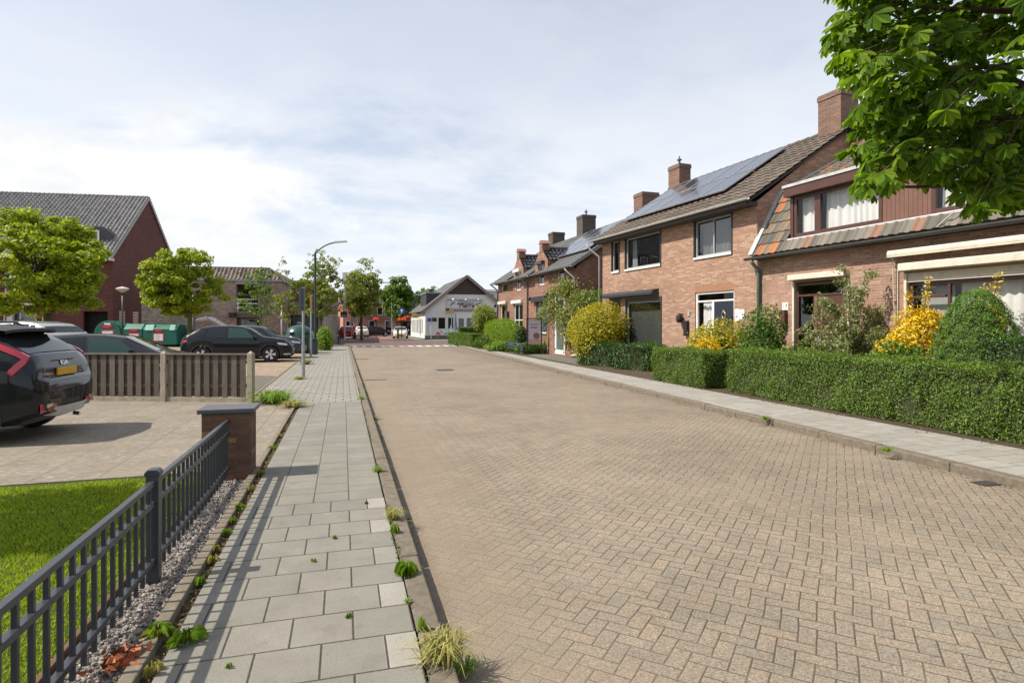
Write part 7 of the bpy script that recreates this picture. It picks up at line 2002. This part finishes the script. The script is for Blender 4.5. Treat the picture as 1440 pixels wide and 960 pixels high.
def tuft(label, px, py, r, h, n, mat, z=.1, cat='weed', name='grass_tuft', w=.004, group='weeds in the paving'):
    g = G(px, py, z); V = []
    for k in range(n):
        a = random.uniform(0, 6.283); b0 = Vector((random.gauss(0, r * .18), random.gauss(0, r * .18), 0)); R_ = r * random.uniform(.4, 1.1); H = h * random.uniform(.4, 1.); d = Vector((math.cos(a), math.sin(a), 0)); sd_ = Vector((-d.y, d.x, 0)) * w
        p1 = b0 + d * R_ * .4 + Vector((0, 0, H * .8)); p2 = b0 + d * R_ + Vector((0, 0, H * random.uniform(.25, .9)))
        V.append([b0 - sd_, b0 + sd_, p1 + sd_ * .8, p1 - sd_ * .8]); V.append([p1 - sd_ * .8, p1 + sd_ * .8, p2 + sd_ * .15, p2 - sd_ * .15])
    o = MB().quads(np.array([[tuple(p) for p in q] for q in V])).build(name, mat, None, loc=g); return tag(o, label, cat, group)


def rosette(label, px, py, r, n, mat, z=.1, h=.06, name='weed', group='weeds in the paving'):
    r *= .68
    g = G(px, py, z); V = []
    for k in range(int(n * 3)):
        a = random.uniform(0, 6.283); R_ = r * random.uniform(.35, 1.1); d = Vector((math.cos(a), math.sin(a), 0)); sd_ = Vector((-d.y, d.x, 0)) * r * random.uniform(.035, .07); H = h * random.uniform(.3, 1.2); c = d * R_ * .15; m1 = d * R_ * .5 + Vector((0, 0, H)); m2 = d * R_ * .8 + Vector((0, 0, H * .8)); tp = d * R_ + Vector((0, 0, H * .2))
        V += [[c, m1 + sd_ * .7, m2 + sd_, tp], [c, tp, m2 - sd_, m1 - sd_ * .7]]
    o = MB().quads(np.array([[tuple(p) for p in q] for q in V])).build(name, mat, None, loc=g); return tag(o, label, 'weed', group)


tuft('large yellowish grass tuft on the near end of the left kerb', 623, 926, .17, .15, 190, L_DRY)
tuft('green grass at the foot of the large tuft on the road side', 652, 942, .1, .07, 60, L_WEED, .02)
rosette('leafy dandelion on the left kerb in front of the pale half slab', 571, 806, .11, 34, L_WEED, h=.07)
tuft('dry straw coloured tuft on the kerb where the slab pattern changes', 554, 728, .11, .11, 90, L_DRY)
rosette('small green weed just below the straw coloured tuft', 556, 748, .06, 14, L_WEED)
tuft('mossy green tuft at the kerb beyond the straw coloured tuft', 531, 662, .1, .07, 60, L_WEED)
tuft('dark low weed patch in the gutter farther along the left kerb', 524, 588, .18, .06, 90, L_STREET, .02)
tuft('thin weed on the kerb opposite the wooden fence', 509, 561, .14, .1, 60, L_WEED)
rosette('small green weed beside the kerb above the large tuft', 594, 886, .05, 12, L_WEED)
tuft('tiny seedling in the slab joint above the large tuft', 572, 846, .04, .03, 14, L_WEED)
rosette('sprawling dandelion leaves across the edging stones at the near left', 262, 900, .14, 22, L_WEED, .11, h=.05)
rosette('dandelion leaves lying on the edging left of the sprawling one', 222, 893, .12, 14, L_WEED, .115, h=.06)
for i, (px, py, r) in enumerate(((215, 948, .07), (318, 752, .07), (300, 790, .07), (337, 716, .08), (352, 690, .06), (328, 735, .05), (303, 775, .05), (282, 822, .05), (366, 668, .08), (383, 632, .08), (393, 615, .07))):
    rosette('small weed in the soil gap by the edging, %s'.replace('%s', ['beside the rusty dead leaves', 'second below the brick pillar shadow', 'below the middle of the fence shadow', 'near the brick pillar foot', 'closest to the brick pillar foot', 'between two larger weeds', 'smallest of the row', 'above the dandelion leaves', 'right at the brick pillar corner', 'past the brick pillar', 'farthest past the brick pillar'][i]), px, py, r, 12, L_WEED if i % 2 else L_DRY, .09, h=.05)
for i, (px, py) in enumerate(((322, 938), (490, 868), (441, 790), (471, 757), (515, 708))):
    rosette(['weed in a joint of the nearest slabs', 'weed in a slab joint right of the fence shadow', 'weed in the joint inside the fence shadow', 'weed in a joint near the middle of the pavement', 'weed in the joint close to the kerb'][i], px, py, .03, 8, L_WEED, h=.025)
tuft('long green grass patch at the end of the wooden fence', 385, 566, .55, .3, 420, L_WEED, w=.01)
tuft('second grass patch trailing from the fence end towards the pavement', 412, 572, .35, .16, 180, L_DRY, w=.008)
tuft('dry grass at the foot of the nearest sign post', 421, 533, .25, .12, 120, L_DRY, w=.008)
tuft('green tuft on the right kerb opposite the hedge', 1077, 590, .13, .09, 80, L_WEED)
tuft('small green tuft on the right kerb nearer the camera', 1245, 634, .12, .08, 70, L_WEED)
tuft('grass fringe between poles at the far left pavement edge', 430, 512, .4, .25, 200, L_DRY, w=.012)
# rusty dead leaves on the gravel
g = G(172, 934, .1); t = NT('dead_leaf'); t_c = t.noise(t.coord(), 25., 4.); m_dead = t.done(t.bsdf(t.ramp(t_c, ((.3, (.16, .04, .015)), (.6, (.36, .1, .03)), (.8, (.42, .17, .06)))), .6, 0., .4))
V = []
for k in range(60):
    c = Vector((random.gauss(0, .05), random.gauss(0, .06), .01 + random.uniform(0, .05))); a = Vector((random.gauss(0, 1), random.gauss(0, 1), random.gauss(0, .5))).normalized() * random.uniform(.018, .042); b = a.cross(Vector((random.gauss(0, 1), random.gauss(0, 1), 1))).normalized() * .016
    V.append([c - a, c - b * 1.2, c + a, c + b])
o = MB().quads(np.array([[tuple(p) for p in q] for q in V])).build('dead_leaves', m_dead, None, loc=g); tag(o, 'curled rusty red dead leaves on the gravel at the near left', 'leaves')


# ------------------------------------------------------------------ litter and moss
def strip(name, label, cat, mat, n, af, b0, b1, spread, size, z, up=1., aspect=.5, patch=0.):
    b = rng.uniform(b0, b1, n); a = af(b) + rng.normal(0, spread, n)
    if patch: k = (np.sin(b * 3.1) + np.sin(b * 7.7 + 1) + np.sin(b * 1.3 + 2)) > patch; a, b = a[k], b[k]
    P = np.stack([a, b, np.full(len(a), z) + rng.uniform(0, .012, len(a))], 1)
    o = MB().quads(leaf_quads(P, np.tile((0, 0, up), (len(a), 1)), np.full(len(a), size), aspect, jit=.45)).build(name, mat, None, rz=STREET); tag(o, label, cat, kind='stuff')


L_LITTER = leaf('leaf_litter', ((0., (.07, .045, .02)), (.4, (.14, .085, .035)), (.75, (.2, .12, .05)), (1., (.1, .1, .03))), .1, .8)
L_MOSS = leaf('moss', ((0., (.05, .075, .012)), (.6, (.09, .12, .02)), (1., (.15, .15, .05))), .1, .8)
strip('leaf_litter', 'dry brown leaf bits lying in the gutter along the right kerb', 'litter', L_LITTER, 900, lambda b: kerb_r(b) - .06, 2, 32, .06, .035, .006, patch=-.3)
strip('leaf_litter', 'dry brown leaf bits under the hedges along the back of the right pavement', 'litter', L_LITTER, 1300, lambda b: BK(b) + .02, 2, 32, .09, .04, .104, patch=-.6)
strip('leaf_litter', 'dry brown leaf bits in the soil gap beside the edging stones', 'litter', L_LITTER, 700, lambda b: -.832 + 0 * b, 1.2, 11, .02, .03, .084)
strip('moss', 'moss and tiny weeds between the left kerb and the pavement slabs', 'moss', L_MOSS, 3000, lambda b: .357 + 0 * b, 1.5, 20, .008, .017, .1, patch=.1)
strip('moss', 'moss and dirt in the gutter along the left kerb', 'moss', L_MOSS, 1800, lambda b: .515 + 0 * b, 3.5, 24, .022, .022, .004, patch=.5)
bpy.context.view_layer.update()
